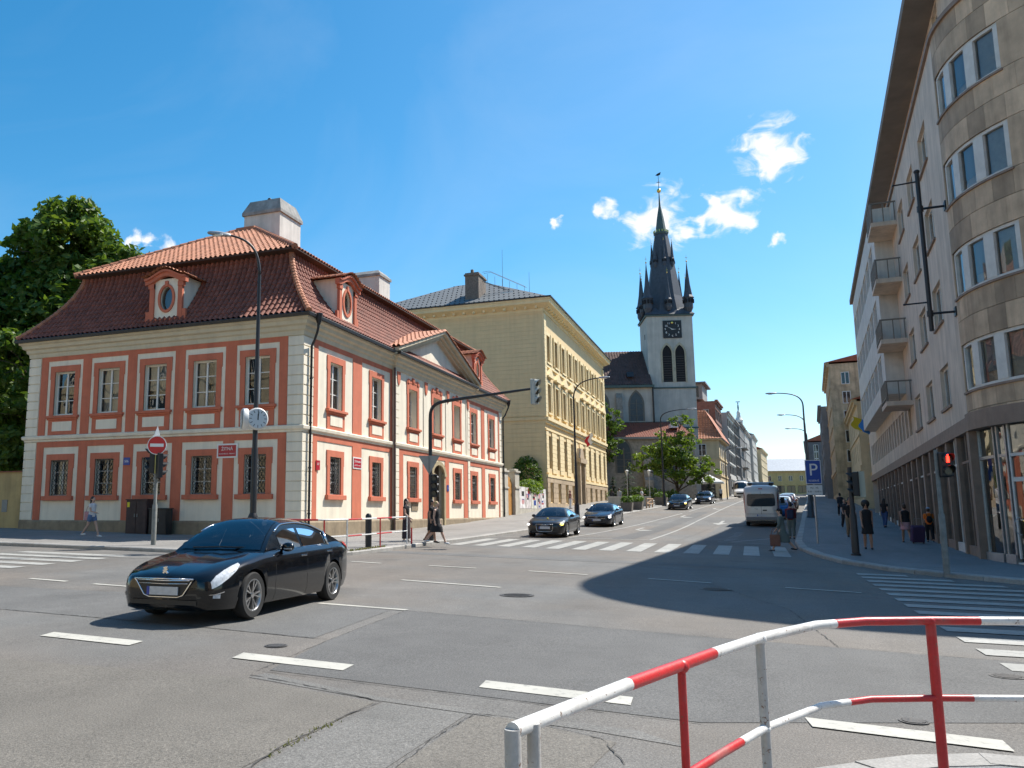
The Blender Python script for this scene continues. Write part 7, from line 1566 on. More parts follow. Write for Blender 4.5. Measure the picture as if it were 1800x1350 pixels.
        tg(list(np.linspace(a1 - .03, a2 + .07, 14)), -1, 1, 10); tg([a0, a0 + .03, a0 + .06], -1, 1, 8); tg([a3 - .07, a3 - .03, a3], -1, 1, 8)
        for sg in (1, -1):
            tg(list(np.linspace(a0, a1, 12)), sg * .89, sg, 1); tg(list(np.linspace(a2, a3, 12)), sg * .85, sg, 1)
            def sg_(aa, f0, f1): q.grid(lambda i, j: side(aa[j], f0(aa[j]) + (f1(aa[j]) - f0(aa[j])) * i / 2, sg), 2, len(aa) - 1)
            def fhi(a): return .10 + .83 * min(1, max(.02, (zr(a) - .09 - belt(a)) / max(.05, zr(a) - belt(a))))
            full = list(np.linspace(a0, a3, 30)); sg_(full, lambda a: 0, lambda a: .115); sg_(full, lambda a: fhi(a) - .015, lambda a: 1)
            ed = [a0] + [v for w_ in G['win'] for v in w_[:2]] + [a3]
            for b0, b1 in zip(ed[::2], ed[1::2]): sg_(list(np.linspace(b0, b1, 6)), lambda a: 0, lambda a: 1)
        mk('roof', q.mesh('roof', pm, 45), t)
        q = MB(); q.box(-W_ * .8, y0 + a0 + .12, .62, W_ * .8, y0 + a0 + .42, zs(a0 + .3) - .02); q.box(-W_ * .8, y0 + a3 - .55, .6, W_ * .8, y0 + a3 - .12, zs(a3 - .3) - .01); q.box(-W_ * .8, y0 + a0, .50, W_ * .8, y0 + a3 - .2, .56)
        mk('dashboard', q.mesh('dashboard', mat('cabin_trim', (.045, .045, .047), .7)), t)
        sx_ = a1 + .32; seat = mat('seat_cloth', (.075, .073, .072), .9)
        for px_ in (-.38, .38):
            for py_ in (sx_, sx_ + .92):
                q = MB(); q.box(px_ - .24, y0 + py_ - .52, .56, px_ + .24, y0 + py_, .72); q.add([(px_ - .23, y0 + py_ - .08, .70), (px_ + .23, y0 + py_ - .08, .70), (px_ + .19, y0 + py_ + .12, 1.14), (px_ - .19, y0 + py_ + .12, 1.14), (px_ - .23, y0 + py_ + .06, .70), (px_ + .23, y0 + py_ + .06, .70), (px_ + .19, y0 + py_ + .22, 1.14), (px_ - .19, y0 + py_ + .22, 1.14)], [(0, 1, 2, 3), (5, 4, 7, 6), (3, 2, 6, 7), (0, 3, 7, 4), (1, 5, 6, 2)]); q.ell((px_, y0 + py_ + .19, 1.22), (.13, .05, .085), 10, 6); mk('seat', q.mesh('seat', seat, 40), t)
        n_ = 18; q = MB(); q.tube([(.38 + .18 * math.cos(2 * math.pi * i / n_), y0 + a0 + .55 + .07 * math.sin(2 * math.pi * i / n_), .97 + .16 * math.sin(2 * math.pi * i / n_)) for i in range(n_ + 1)], .014, 6); mk('steering_wheel', q.mesh('steering_wheel', PLAS, True), t)
        q = MB(); al = list(np.linspace(a0 + .05, a1 - .02, 10)); q.grid(lambda i, j: top(al[j], (-1 + 2 * i / 10) * .90, .008), 10, 9); mk('windscreen', q.mesh('windscreen', CGL, True), t)
        q = MB(); al2 = list(np.linspace(a2 + .06, a3 - .06, 10)); q.grid(lambda i, j: top(al2[j], (-1 + 2 * i / 10) * .86, .008), 10, 9); mk('rear_window', q.mesh('rear_window', CGL, True), t)
        for sg in (1, -1):
            for (b0, b1, fl0, fl1) in G['win']:
                q = MB(); aa = list(np.linspace(b0, b1, 10))
                def sw(i, j):
                    a = aa[j]; hi = .93; lo = .10; k = max(0.0, min(1, (zr(a) - belt(a)) / .30)); h_ = lo + (hi - lo) * (i / 4) * min(1, max(.02, (zr(a) - .09 - belt(a)) / max(.05, zr(a) - belt(a)) )); return side(a, h_, sg, .006)
                q.grid(sw, 4, 9); w_ = mk('side_window', q.mesh('side_window', CGL, True), t)
            if S.get('trim'):
                aa = list(np.linspace(G['win'][0][0] - .06, G['win'][-1][1] + .06, 26)); q = MB(); q.tube([side(a, .97, sg, .012) for a in aa], .013, 6); q.tube([side(a, .06, sg, .012) for a in aa], .011, 6); q.tube([side(aa[-1], .06, sg, .012), side(aa[-1], .97, sg, .012)], .028, 6); mk('window_trim', q.mesh('window_trim', CHR, True), t)
        for sg in (1, -1):
            am_ = G.get('mir', a0 + .42); x_, y_, z_ = side(am_, .10, sg); q = MB(); q.ell((x_ + sg * .13, y_ + .02, z_ + .07), (.12, .075, .075), 12, 8); q.tube([(x_, y_ + .05, z_ + .03), (x_ + sg * .08, y_ + .04, z_ + .05)], .025, 6); mi = mk('mirror', q.mesh('mirror', pm, True), t)
            if S.get('trim'): q = MB(); q.box(x_ + sg * .10, y_ - .055, z_ + .035, x_ + sg * .24, y_ - .045, z_ + .055); mk('mirror_lamp', q.mesh('mirror_lamp', HLG), mi)
    for a in S.get('handles', []):
        for sg in (1, -1): x_, y_, z_ = surf(a, 5.0, .012); q = MB(); q.box(-.012, -.10, -.014, .012, .10, .014); mk('door_handle', q.mesh('door_handle', CHR if S.get('trim') else pm), t, (sg * x_, y_, z_), 0, .006)
    for a in S.get('seams', []): strip('door_seam', PLAS, [(a - .004, 2.2, 6.0), (a + .004, 2.2, 6.0)], .003, sub=1)
    return t, strip, surf, y0
def plate_(t, y, z, w=.52, h=.115, back=False, txt=None):
    s_ = 1 if back else -1; o = mk('number_plate', MB().box(-w / 2, -.01, -h / 2, w / 2, .01, h / 2).mesh('number_plate', PLT), t, (0, y, z), 0 if not back else math.pi); mk('plate_band', MB().box(-w / 2, -.013, -h / 2, -w / 2 + .045, -.009, h / 2).mesh('plate_band', PLB), o); return o
BLACK = paint('black_car_paint', (.003, .0035, .005), .15); DKBLUE = paint('midnight_blue_paint', (.008, .014, .03), .22); MATTE = paint('satin_black_paint', (.012, .012, .014), .38); 
SED = dict(L=4.79, W=1.85, fo=.96, wb=2.82, r=.345, tw=.225, rim=5, trim=True,
    zt=[(0, .63), (.05, .685), (.2, .745), (.6, .84), (1.1, .925), (1.5, .985), (2.5, 1.02), (3.6, 1.04), (4.1, 1.075), (4.5, 1.07), (4.7, 1.02), (4.79, .88)],
    zs=[(0, .59), (.15, .645), (.5, .76), (.95, .86), (1.5, .92), (2.5, .955), (3.5, .985), (4.2, 1.01), (4.65, .96), (4.79, .82)],
    w=[(0, .58), (.03, .66), (.1, .75), (.25, .83), (.5, .885), (.9, .915), (1.5, .922), (2.4, .925), (3.4, .925), (4.0, .91), (4.4, .87), (4.62, .80), (4.74, .72), (4.79, .62)],
    zb=[(0, .23), (.1, .175), (.5, .155), (4.2, .165), (4.6, .24), (4.79, .40)],
    G=dict(a=(1.38, 2.28, 3.15, 4.2, 1.455), xr=.60, win=[(1.98, 2.66, 0, 0), (2.76, 3.62, 0, 0)], mir=1.92), handles=[2.55, 3.55], seams=[1.62, 2.71, 3.72])
t, strip, surf, y0 = car('sedan_car', 'large black saloon car with chrome grille driving through the foreground', (-7.95, 12.5, gz(-7.95, 12.5)), R(2), SED, BLACK)
strip('headlight', HLG, [(.085, 4.75, 5.9), (.18, 4.9, 6.55), (.34, 5.2, 6.85), (.52, 5.75, 6.95), (.66, 6.45, 6.95)], .008)
strip('tail_light', TLR, [(4.30, 5.9, 6.5), (4.5, 5.3, 6.8), (4.66, 4.9, 6.8), (4.75, 4.8, 6.5)], .008)
q = MB(); gp = [(-.50, .63), (-.46, .59), (-.33, .405), (-.24, .375), (.24, .375), (.33, .405), (.46, .59), (.50, .63)]; q.prism([(a, b) for a, b in gp], y0 - .022, y0 + .06); g_ = mk('grille', q.mesh('grille', PLAS), t)
q = MB(); q.tube([(a, y0 - .02, b) for a, b in gp] + [(gp[0][0], y0 - .02, gp[0][1])], .012, 6); q.tube([(-.44, y0 - .03, .615), (0, y0 - .036, .605), (.44, y0 - .03, .615)], .009, 6); q.tube([(-.41, y0 - .03, .57), (0, y0 - .036, .56), (.41, y0 - .03, .57)], .007, 6); mk('grille_chrome', q.mesh('grille_chrome', CHR, True), g_)
plate_(t, y0 - .045, .465)
# emblem on the bonnet nose: a small upright chrome beast shape
q = MB(); q.prism([(-.05, .715), (-.02, .70), (0, .72), (.03, .70), (.05, .71), (.02, .74), (.05, .765), (.02, .775), (.03, .80), (0, .80), (-.04, .785), (-.01, .765), (-.05, .745), (-.02, .74)], y0 - .0, y0 + .02); mk('emblem', q.mesh('emblem', CHR), t)
q = MB(); q.box(-.55, y0 - .012, .27, .55, y0 + .04, .335); mk('lower_intake', q.mesh('lower_intake', PLAS), t)
for sg in (1, -1):
    f_ = strip('fog_light', HLG, [(.10, 3.3, 3.8), (.2, 3.25, 3.9)], .008, sides=(sg,)); strip('fog_trim', CHR, [(.06, 3.85, 3.95), (.26, 3.95, 4.05)], .01, sides=(sg,))
q = MB(); q.box(-.035, y0 + 1.3, 1.0, .035, y0 + 1.5, 1.02); mk('wiper', MB().tube([(-.5, y0 + 1.42, 1.015), (.05, y0 + 1.36, 1.03), (.5, y0 + 1.5, 1.02)], .012, 5).mesh('wiper', PLAS), t)
q = MB(); q.ell((0, 0, 0), (.11, .13, .16)); 
# coupe, four-door coupe, saloons coming down the street
def oncoming(name, label, x, y, rz, S, pm, lamp_m, grille, hl, plate_z=.46, lit=True, group='dark cars coming down the street'):
    t, strip, surf, y0 = car(name, label, (x, y, gz(x, y)), rz, S, pm, group=group)
    sl = math.atan2(gz(x, y + 1.4) - gz(x, y - 1.4), 2.8); t.rotation_euler = (sl, 0, rz)
    hls = strip('headlight', HLG, hl, .008)
    for k, m in enumerate(lamp_m):
        a = hl[1][0]; l_ = (hl[1][1] + hl[1][2]) / 2; x_, y_, z_ = surf(a, l_, .012); q = MB(); q.ell((0, 0, 0), (.10, .03, .045), 10, 6); mk('lit_lamp', q.mesh('lit_lamp', m, True), t, ((1 if k == 0 else -1) * x_, y_ - .01, z_), R(35 if k == 0 else -35))
    strip('tail_light', TLR, [(S['L'] - .4, 5.6, 6.5), (S['L'] - .06, 5.0, 6.5)], .008)
    q = MB(); q.prism(grille, y0 - .02, y0 + .05); g_ = mk('grille', q.mesh('grille', PLAS), t); q = MB(); q.tube([(a, y0 - .02, b) for a, b in grille + grille[:1]], .009, 5); mk('grille_chrome', q.mesh('grille_chrome', CHR, True), g_)
    plate_(t, y0 - .03, plate_z); q = MB(); q.box(-.6, y0 - .01, .25, .6, y0 + .04, .33); mk('lower_intake', q.mesh('lower_intake', PLAS), t); return t, strip, y0
COU = dict(SED, L=4.63, wb=2.75, fo=.88, rim=10, trim=False, r=.345, zt=[(0, .64), (.05, .70), (.2, .76), (.6, .84), (1.1, .91), (1.5, .96), (2.5, .97), (3.6, 1.0), (4.1, 1.03), (4.45, 1.02), (4.6, .95), (4.63, .85)], zs=[(0, .60), (.15, .67), (.5, .77), (.95, .85), (1.5, .90), (2.5, .92), (3.5, .96), (4.2, .98), (4.5, .92), (4.63, .80)],
    w=[(0, .60), (.03, .68), (.1, .77), (.25, .85), (.5, .90), (.9, .925), (2.4, .925), (3.4, .925), (4.0, .91), (4.3, .87), (4.5, .80), (4.6, .72), (4.63, .62)], zb=[(0, .25), (.1, .20), (.5, .18), (4.1, .19), (4.45, .26), (4.63, .4)], G=dict(a=(1.40, 2.22, 2.85, 4.0, 1.375), xr=.58, win=[(1.95, 2.85, 0, 0), (2.93, 3.5, 0, 0)], mir=1.9), handles=[2.75], seams=[1.55, 2.9])
gA = [(-.40, .63), (-.37, .36), (-.30, .29), (.30, .29), (.37, .36), (.40, .63)]
t, strip, y0 = oncoming('coupe_car', 'satin black coupe with four-ring badge waiting first at the zebra crossing', -9.05, 41.75, R(0), COU, MATTE, [HLY, HLIT], gA, [(.06, 4.9, 5.9), (.15, 5.0, 6.3), (.35, 5.4, 6.8), (.55, 6.0, 6.9)], .47)
for k in range(4): n_ = 14; q = MB(); q.tube([(-.105 + k * .07 + .045 * math.cos(2 * math.pi * i / n_), y0 - .03, .585 + .045 * math.sin(2 * math.pi * i / n_)) for i in range(n_ + 1)], .006, 5); mk('badge_ring', q.mesh('badge_ring', CHR, True), t)
q = MB(); q.ell((0, 0, 0), (.05, .05, .03)); mk('bonnet_sticker', q.mesh('bonnet_sticker', mat('sticker_yellow', (.75, .6, .02), .5)), t, (0, y0 + .75, .885))
CC = dict(SED, L=4.80, trim=True, rim=5, G=dict(a=(1.36, 2.25, 3.0, 4.3, 1.41), xr=.59, win=[(1.95, 2.66, 0, 0), (2.76, 3.6, 0, 0)], mir=1.9))
gB = [(-.56, .665), (-.50, .52), (.50, .52), (.56, .665)]
t, strip, y0 = oncoming('saloon_car', 'dark blue four-door coupe with bright headlight behind the black coupe', -8.75, 55.0, R(-2), CC, DKBLUE, [HLIT, HLIT], gB, [(.06, 4.8, 5.9), (.16, 4.9, 6.4), (.34, 5.2, 6.85), (.5, 5.9, 6.95)], .44)
n_ = 16; q = MB(); q.tube([(.06 * math.cos(2 * math.pi * i / n_), y0 - .03, .60 + .06 * math.sin(2 * math.pi * i / n_)) for i in range(n_ + 1)], .008, 5); q.tube([(-.035, y0 - .03, .64), (-.012, y0 - .03, .56), (0, y0 - .03, .60), (.012, y0 - .03, .56), (.035, y0 - .03, .64)], .006, 4); mk('badge', q.mesh('badge', CHR, True), t)
for sg in (1, -1): q = MB(); q.ell((0, 0, 0), (.06, .02, .05)); mk('fog_light', q.mesh('fog_light', HLIT, True), t, (sg * .62, y0 + .06, .36))
gC = [(-.26, .64), (-.28, .52), (-.22, .46), (.22, .46), (.28, .52), (.26, .64)]
t, strip, y0 = oncoming('saloon_car', 'black executive saloon with yellow indicator lit, third in the street', -6.35, 85.4, R(-3), SED, BLACK, [HLY, HLIT], gC, [(.06, 4.9, 5.9), (.16, 5.0, 6.4), (.34, 5.4, 6.85), (.5, 6.0, 6.95)], .42)
t, strip, y0 = oncoming('saloon_car', 'dark small saloon furthest up the street before the parasol', -5.0, 105.0, R(-3), dict(SED, L=4.6, wb=2.7, fo=.92, G=dict(a=(1.3, 2.15, 3.1, 4.15, 1.46), xr=.6, win=[(1.9, 2.55, 0, 0), (2.65, 3.5, 0, 0)], mir=1.85)), DKBLUE, [HLIT, HLIT], gC, [(.06, 4.9, 5.9), (.16, 5.0, 6.4), (.34, 5.4, 6.85), (.5, 6.0, 6.95)], .42)
# parked cars behind the van (tails towards the viewer)
def parked(label, x, y, pm, S=SED):
    t, strip, surf, y0 = car('parked_car', label, (x, y, gz(x, y)), R(180 - 3.4), dict(S, trim=False), pm, group='cars parked along the right kerb'); sl = math.atan2(gz(x, y + 1.4) - gz(x, y - 1.4), 2.8); t.rotation_euler = (-sl, 0, R(180 - 3.4))
    strip('tail_light', TLR, [(S['L'] - .4, 5.4, 6.6), (S['L'] - .06, 4.9, 6.6)], .008); strip('headlight', HLG, [(.1, 4.9, 6), (.4, 5.4, 6.8)], .008); plate_(t, y0 + S['L'] + .012, .7, back=True)
HAT = dict(SED, L=4.25, wb=2.6, fo=.86, zt=[(0, .68), (.05, .74), (.2, .80), (.6, .90), (1.1, .99), (2.5, 1.02), (3.9, 1.04), (4.15, .98), (4.25, .8)], zs=[(0, .64), (.15, .70), (.5, .82), (1.2, .93), (2.5, .96), (3.8, 1.0), (4.1, .95), (4.25, .78)], w=[(0, .58), (.05, .68), (.15, .77), (.5, .86), (.9, .885), (3.4, .885), (3.9, .85), (4.1, .8), (4.25, .66)], zb=[(0, .27), (.1, .21), (.5, .19), (3.8, .20), (4.1, .27), (4.25, .42)], W=1.77, G=dict(a=(1.05, 1.85, 3.35, 4.12, 1.5), xr=.6, win=[(1.6, 2.3, 0, 0), (2.4, 3.2, 0, 0)], mir=1.55), handles=[2.2, 3.1], seams=[1.35, 2.35, 3.2])
parked('bright blue hatchback parked directly beyond the silver van', 1.9, 70.5, paint('blue_paint', (.015, .10, .30), .25), HAT); parked('white hatchback parked up the right kerb, second beyond the van', 2.4, 77.5, paint('white_paint', (.62, .63, .64), .3), HAT); parked('dark red estate parked third beyond the van', 2.9, 84.5, paint('dark_red_paint', (.10, .012, .012), .3), HAT); parked('pale silver hatchback parked furthest along the right kerb', 3.4, 92, paint('silver_paint', (.42, .43, .44), .3, .4), HAT)
# vans
VAN = dict(L=5.9, W=2.0, fo=1.0, wb=3.65, r=.345, tw=.215, rim=10,
    zt=[(0, .85), (.06, 1.0), (.3, 1.14), (.8, 1.28), (1.05, 1.42), (1.6, 2.2), (1.95, 2.52), (2.5, 2.62), (4.5, 2.62), (5.5, 2.60), (5.75, 2.55), (5.86, 2.35), (5.9, 2.2)],
    zs=[(0, .80), (.2, .95), (.8, 1.12), (1.1, 1.25), (1.7, 1.95), (2.1, 2.30), (2.6, 2.42), (5.5, 2.42), (5.78, 2.38), (5.86, 2.2), (5.9, 2.1)],
    w=[(0, .72), (.05, .84), (.2, .93), (.6, .985), (1.2, 1.0), (5.6, 1.0), (5.82, .97), (5.88, .94), (5.9, .92)], zb=[(0, .32), (.3, .26), (5.5, .28), (5.8, .34), (5.9, .40)])
SILV = paint('silver_van_paint', (.60, .58, .55), .35, .15); WHV = paint('white_van_paint', (.68, .69, .70), .35)
def van(label, x, y, rz, pm, slope_sign=1):
    t, strip, surf, y0 = car('van', label, (x, y, gz(x, y)), rz, VAN, pm, 'van'); sl = math.atan2(gz(x, y + 2) - gz(x, y - 2), 4); t.rotation_euler = (sl * slope_sign, 0, rz)
    strip('windscreen', VGL, [(1.12, 6.5, 9.0), (1.6, 6.6, 9.0), (1.85, 6.7, 9.0)], .01); strip('side_window', VGL, [(1.45, 4.9, 5.5), (1.75, 4.75, 5.75), (2.5, 4.75, 5.85)], .008); strip('side_window', VGL, [(2.7, 4.75, 5.85), (3.9, 4.75, 5.85)], .008); strip('side_window', VGL, [(4.0, 4.75, 5.85), (5.5, 4.75, 5.85)], .008)
    strip('headlight', HLG, [(.06, 4.7, 5.9), (.2, 4.9, 6.3), (.5, 5.5, 6.4)], .008); strip('tail_light', TLR, [(5.72, 3.4, 4.9), (5.87, 3.4, 4.9)], .01)
    yb_ = y0 + VAN['L']; q = MB(); pts = [(-.80, 1.32), (-.6, 1.27), (.6, 1.27), (.80, 1.32), (.83, 1.5), (.80, 1.98), (.74, 2.06), (-.74, 2.06), (-.80, 1.98), (-.83, 1.5)]; q.prism(pts, yb_ - .02, yb_ + .012); mk('rear_window', q.mesh('rear_window', VGL), t)
    for xx in (0,): mk('door_gap', MB().box(-.008, yb_ - .01, .62, .008, yb_ + .003, 2.2).mesh('door_gap', PLAS), t)
    mk('rear_handle', MB().box(-.32, yb_ - .01, 1.0, -.08, yb_ + .03, 1.07).mesh('rear_handle', PLAS), t); mk('rear_step', MB().box(-.9, yb_ - .12, .42, .9, yb_ + .06, .62).mesh('rear_step', mat('bumper_grey', (.20, .20, .20), .6)), t, bevel=.02); mk('trunk_line', MB().box(-.85, yb_ - .01, .80, .85, yb_ + .004, .815).mesh('trunk_line', PLAS), t); plate_(t, yb_ + .015, .72, back=True)
    q = MB(); n_ = 16; q.tube([(.30 + .085 * math.cos(2 * math.pi * i / n_), yb_ + .014, 1.12 + .055 * math.sin(2 * math.pi * i / n_)) for i in range(n_ + 1)], .008, 5); q.box(.23, yb_ + .008, 1.112, .37, yb_ + .018, 1.128); mk('badge', q.mesh('badge', CHR, True), t)
    for xx in (-.62, .62): mk('roof_bar_foot', MB().box(xx - .12, yb_ - .9, 2.58, xx + .12, yb_ - .55, 2.74).mesh('roof_bar_foot', PLAS), t)
    mk('roof_vent', MB().box(-.75, yb_ - 2.4, 2.6, .75, yb_ - 1.0, 2.78).mesh('roof_vent', mat('blue_grey_box', (.25, .33, .40), .4)), t, bevel=.05); mk('high_brake_light', MB().box(-.12, yb_ - .03, 2.36, .12, yb_ + .0, 2.40).mesh('high_brake_light', TLR), t)
    for sg in (1, -1): q = MB(); q.box(sg * 1.02, y0 + 1.45, 1.35, sg * 1.28, y0 + 1.55, 1.75); mk('mirror', q.mesh('mirror', PLAS), t, bevel=.03)
    q = MB(); q.box(-.55, y0 - .015, .55, .55, y0 + .05, .80); mk('grille', q.mesh('grille', PLAS), t); plate_(t, y0 - .03, .45)
    return t
van('silver minibus van parked at the right kerb seen from behind', .72, 61.0, R(180 - 3), SILV, -1); van('white delivery van coming down the far street', -1.4, 147.0, R(-3), WHV, 1)
# ------------------------------------------------------------------ people
SKIN = [mat('skin_fair', (.50, .32, .24), .55, spec=.4), mat('skin_tan', (.36, .20, .13), .55, spec=.4)]
def cloth(n, c): return mat('cloth_' + n, c, .9, var=.12, vs=9, bump=.15, bs=120)
CB, CW, CK, CG, CD, CO, CR, CP, CDN, CPK = cloth('black', (.014, .014, .016)), cloth('white', (.62, .62, .62)), cloth('khaki', (.24, .19, .13)), cloth('greygreen', (.12, .15, .14)), cloth('dark', (.035, .035, .042)), cloth('orange', (.72, .16, .02)), cloth('darkred', (.13, .02, .025)), cloth('purple', (.055, .03, .08)), cloth('denim', (.10, .17, .30)), cloth('pink', (.48, .26, .28))
FLOR = mat('cloth_floral', (.035, .022, .03), .9, var=.9, vs=14)
HB, HN, HF, HR = (mat('hair_' + n, c, .55, var=.25, vs=25) for n, c in (('black', (.012, .010, .009)), ('brown', (.05, .028, .016)), ('blonde', (.42, .29, .13)), ('red', (.30, .06, .03))))
SHW, SHB = mat('shoe_white', (.65, .65, .64), .5), mat('shoe_black', (.02, .02, .02), .5)
EYE_M, LIP = mat('eye_dark', (.02, .015, .012), .2), mat('lips', (.32, .10, .09), .5)
def loft(q, secs, n=14):
    vs = []
    for x, y, z, rx, ry in secs: vs += [(x + rx * math.cos(2 * math.pi * i / n), y + ry * math.sin(2 * math.pi * i / n), z) for i in range(n)]
    m = len(secs); q.add(vs, [(i * n + j, i * n + (j + 1) % n, (i + 1) * n + (j + 1) % n, (i + 1) * n + j) for i in range(m - 1) for j in range(n)] + [tuple(range(n - 1, -1, -1)), tuple(range((m - 1) * n, m * n))])
def remesh(o, v=.014):
    m = o.modifiers.new('r', 'REMESH'); m.mode = 'VOXEL'; m.voxel_size = v; m.use_smooth_shade = True
    s_ = o.modifiers.new('s', 'SMOOTH'); s_.factor = .5; s_.iterations = 3; return o
TORSO = [(0, 0, .80, .10, .08), (0, 0, .86, .155, .115), (0, .005, .95, .165, .125), (0, 0, 1.08, .138, .105), (0, -.005, 1.22, .150, .112), (0, 0, 1.34, .168, .108), (0, .005, 1.42, .135, .085), (0, .005, 1.47, .07, .065), (0, 0, 1.54, .05, .055)]
def person(label, x, y, rz, h=1.70, legs=((8, 4), (-8, 6)), arms=((8, 12), (-8, 12)), top=None, bottom=None, hair=HN, skin=0, shoes=SHB, long_hair=False, build=1.0, hem=.5, sleeve=.45, road_=False, lean=0, cap=None, group='people walking on the pavements', hemw=.19, spread=0):
    k = h / 1.70; z0 = (gz if road_ else pz)(x, y); t = thing('person', label, 'person', (x, y, z0), rz, group); sk = SKIN[skin]
    J = []
    for s_, (th, kn) in zip((1, -1), legs):
        a, b = R(th), R(th - kn); hp = Vector((s_ * .088, 0, .90)); kp = hp + Vector((s_ * .01, -math.sin(a), -math.cos(a))) * .42; an = kp + Vector((0, -math.sin(b), -math.cos(b))) * .41; J.append((hp, kp, an, b))
    low = min(j[2].z for j in J) - .075
    H_ = []
    for s_, (ph, el) in zip((1, -1), arms):
        a, b = R(ph), R(ph + el); sh = Vector((s_ * .168 * build, .0, 1.385)); e_ = sh + Vector((s_ * (.04 + spread), -math.sin(a), -math.cos(a))).normalized() * .28; wr = e_ + Vector((-s_ * .02, -math.sin(b), -math.cos(b))).normalized() * .245; H_.append((sh, e_, wr, b))
    def sc(vx, vy, vz): return (vx * k, (vy - lean * max(0, vz - .9)) * k, (vz - low) * k)
    B = MB(sc); loft(B, [(a, b, c, d * build, e * build) for a, b, c, d, e in TORSO])
    B.ell((0, -.012, 1.615), (.074, .092, .115), 14, 10); B.ell((0, -.025, 1.555), (.055, .07, .06)); B.tube([(0, -.10, 1.64), (0, -.122, 1.60), (0, -.10, 1.595)], .014, 6)
    for s_ in (1, -1): B.ell((s_ * .076, .005, 1.615), (.014, .026, .034), 8, 6)
    for (hp, kp, an, b) in J:
        B.tube([tuple(hp + Vector((0, 0, .05))), tuple(hp.lerp(kp, .35)), tuple(kp), tuple(kp.lerp(an, .3)), tuple(an)], [.092 * build, .082 * build, .054, .058, .036], 12)
        f = Vector((0, -math.cos(b * .4), -math.sin(b * .4) * .6)); B.tube([tuple(an + Vector((0, .05, -.03))), tuple(an + Vector((0, -.02, -.035))), tuple(an + f * .14 + Vector((0, 0, -.055)))], [.034, .040, .026], 10)
    for s_, (sh, e_, wr, b) in zip((1, -1), H_):
        B.tube([tuple(sh + Vector((-s_ * .05, 0, .0))), tuple(sh), tuple(e_), tuple(wr)], [.05, .052, .038, .027], 10)
        d = (wr - e_).normalized(); B.tube([tuple(wr - d * .02), tuple(wr + d * .05), tuple(wr + d * .085)], [.027, .034, .030], 8)
        for i, (off, ln) in enumerate(((-.027, .065), (-.009, .078), (.010, .073), (.028, .056))):
            p0 = wr + d * .08 + Vector((0, off, 0)); B.tube([tuple(p0 - d * .02), tuple(p0 + d * ln * .5 + Vector((-s_ * .006, 0, 0))), tuple(p0 + d * ln + Vector((-s_ * .025, 0, 0)))], [.010, .009, .008], 6)
        p0 = wr + d * .025; B.tube([tuple(p0 + Vector((-s_ * .005, -.02, 0))), tuple(p0 + d * .035 + Vector((-s_ * .02, -.045, 0))), tuple(p0 + d * .065 + Vector((-s_ * .02, -.05, 0)))], [.013, .011, .009], 6)
    body = remesh(mk('body', B.mesh('body', sk), t), .0125)
    for s_ in (1, -1): q = MB(sc); q.ell((s_ * .032, -.098, 1.628), (.012, .008, .007), 8, 6); mk('eye', q.mesh('eye', EYE_M, True), t)
    q = MB(sc); q.ell((0, -.098, 1.562), (.022, .010, .007), 8, 6); mk('mouth', q.mesh('mouth', LIP, True), t)
    # hair
    q = MB(sc); q.ell((0, .012, 1.645), (.088, .098, .105), 14, 10); q.ell((0, .04, 1.60), (.085, .075, .10), 14, 10)
    if long_hair: loft(q, [(0, .06, 1.20 if long_hair == 1 else 1.02, .07, .03), (0, .065, 1.35, .10, .045), (0, .05, 1.50, .10, .06), (0, .03, 1.62, .09, .08)], 12)
    if long_hair == 3: q.ell((0, .02, 1.66), (.15, .14, .15), 14, 10)
    ho = remesh(mk('hair', q.mesh('hair', hair), t), .016)
    # trim hair away from the face by pushing it back
    if cap: q = MB(sc); q.ell((0, 0, 1.68), (.094, .108, .07), 14, 8); q.box(-.07, -.17, 1.665, .07, -.06, 1.68); mk('cap', q.mesh('cap', cap, True), t)
    o_ = .014
    if bottom:
        kind, m = bottom
        q = MB(sc)
        if kind in ('trousers', 'shorts', 'leggings'):
            fr = {'trousers': 1.0, 'shorts': .62 if hem == .5 else hem, 'leggings': 1.0}[kind]; ex = .02 if kind == 'trousers' else .010 if kind == 'leggings' else .022
            loft(q, [(0, 0, .80, .11 * build, .09 * build), (0, 0, .86, .168 * build, .128 * build), (0, .005, .95, .175 * build, .135 * build), (0, 0, 1.04, .152 * build, .118 * build)])
            for (hp, kp, an, b) in J:
                pts = [hp + Vector((0, 0, .06)), hp.lerp(kp, .35), hp.lerp(kp, .7), kp] ; rs = [.098 * build + ex * .6, .086 * build + ex, .07 * build + ex, .056 + ex]
                if fr < 1: pts, rs = pts[:3], rs[:3]; pts[2] = hp.lerp(kp, fr); 
                else: pts += [kp.lerp(an, .4), an + Vector((0, 0, .02))]; rs += [.056 + ex, .045 + ex]
                q.tube([tuple(p) for p in pts], rs, 12)
        else:       # skirt or dress: a flared loft down to the hem
            hz = hem; zz = [1.04, .95, .86, .72, .55, .35, .12]; wv = [.150, .172, .182, .185, hemw, hemw + .01, hemw + .02]; secs = [(0, .0, hz, (hemw + .012) * build, hemw * .85 * build)]
            for z_, w_ in sorted(zip(zz, wv)):
                if z_ > hz + .03: secs.append((0, 0, z_, w_ * build, w_ * .78 * build))
            sp_ = max(abs(j[1].y) for j in J) * .5
            secs = [(a, b, c, d, e_ + (sp_ if c < .8 else 0)) for a, b, c, d, e_ in secs]; loft(q, secs, 18)
        remesh(mk(kind, q.mesh(kind, m), t), .018)
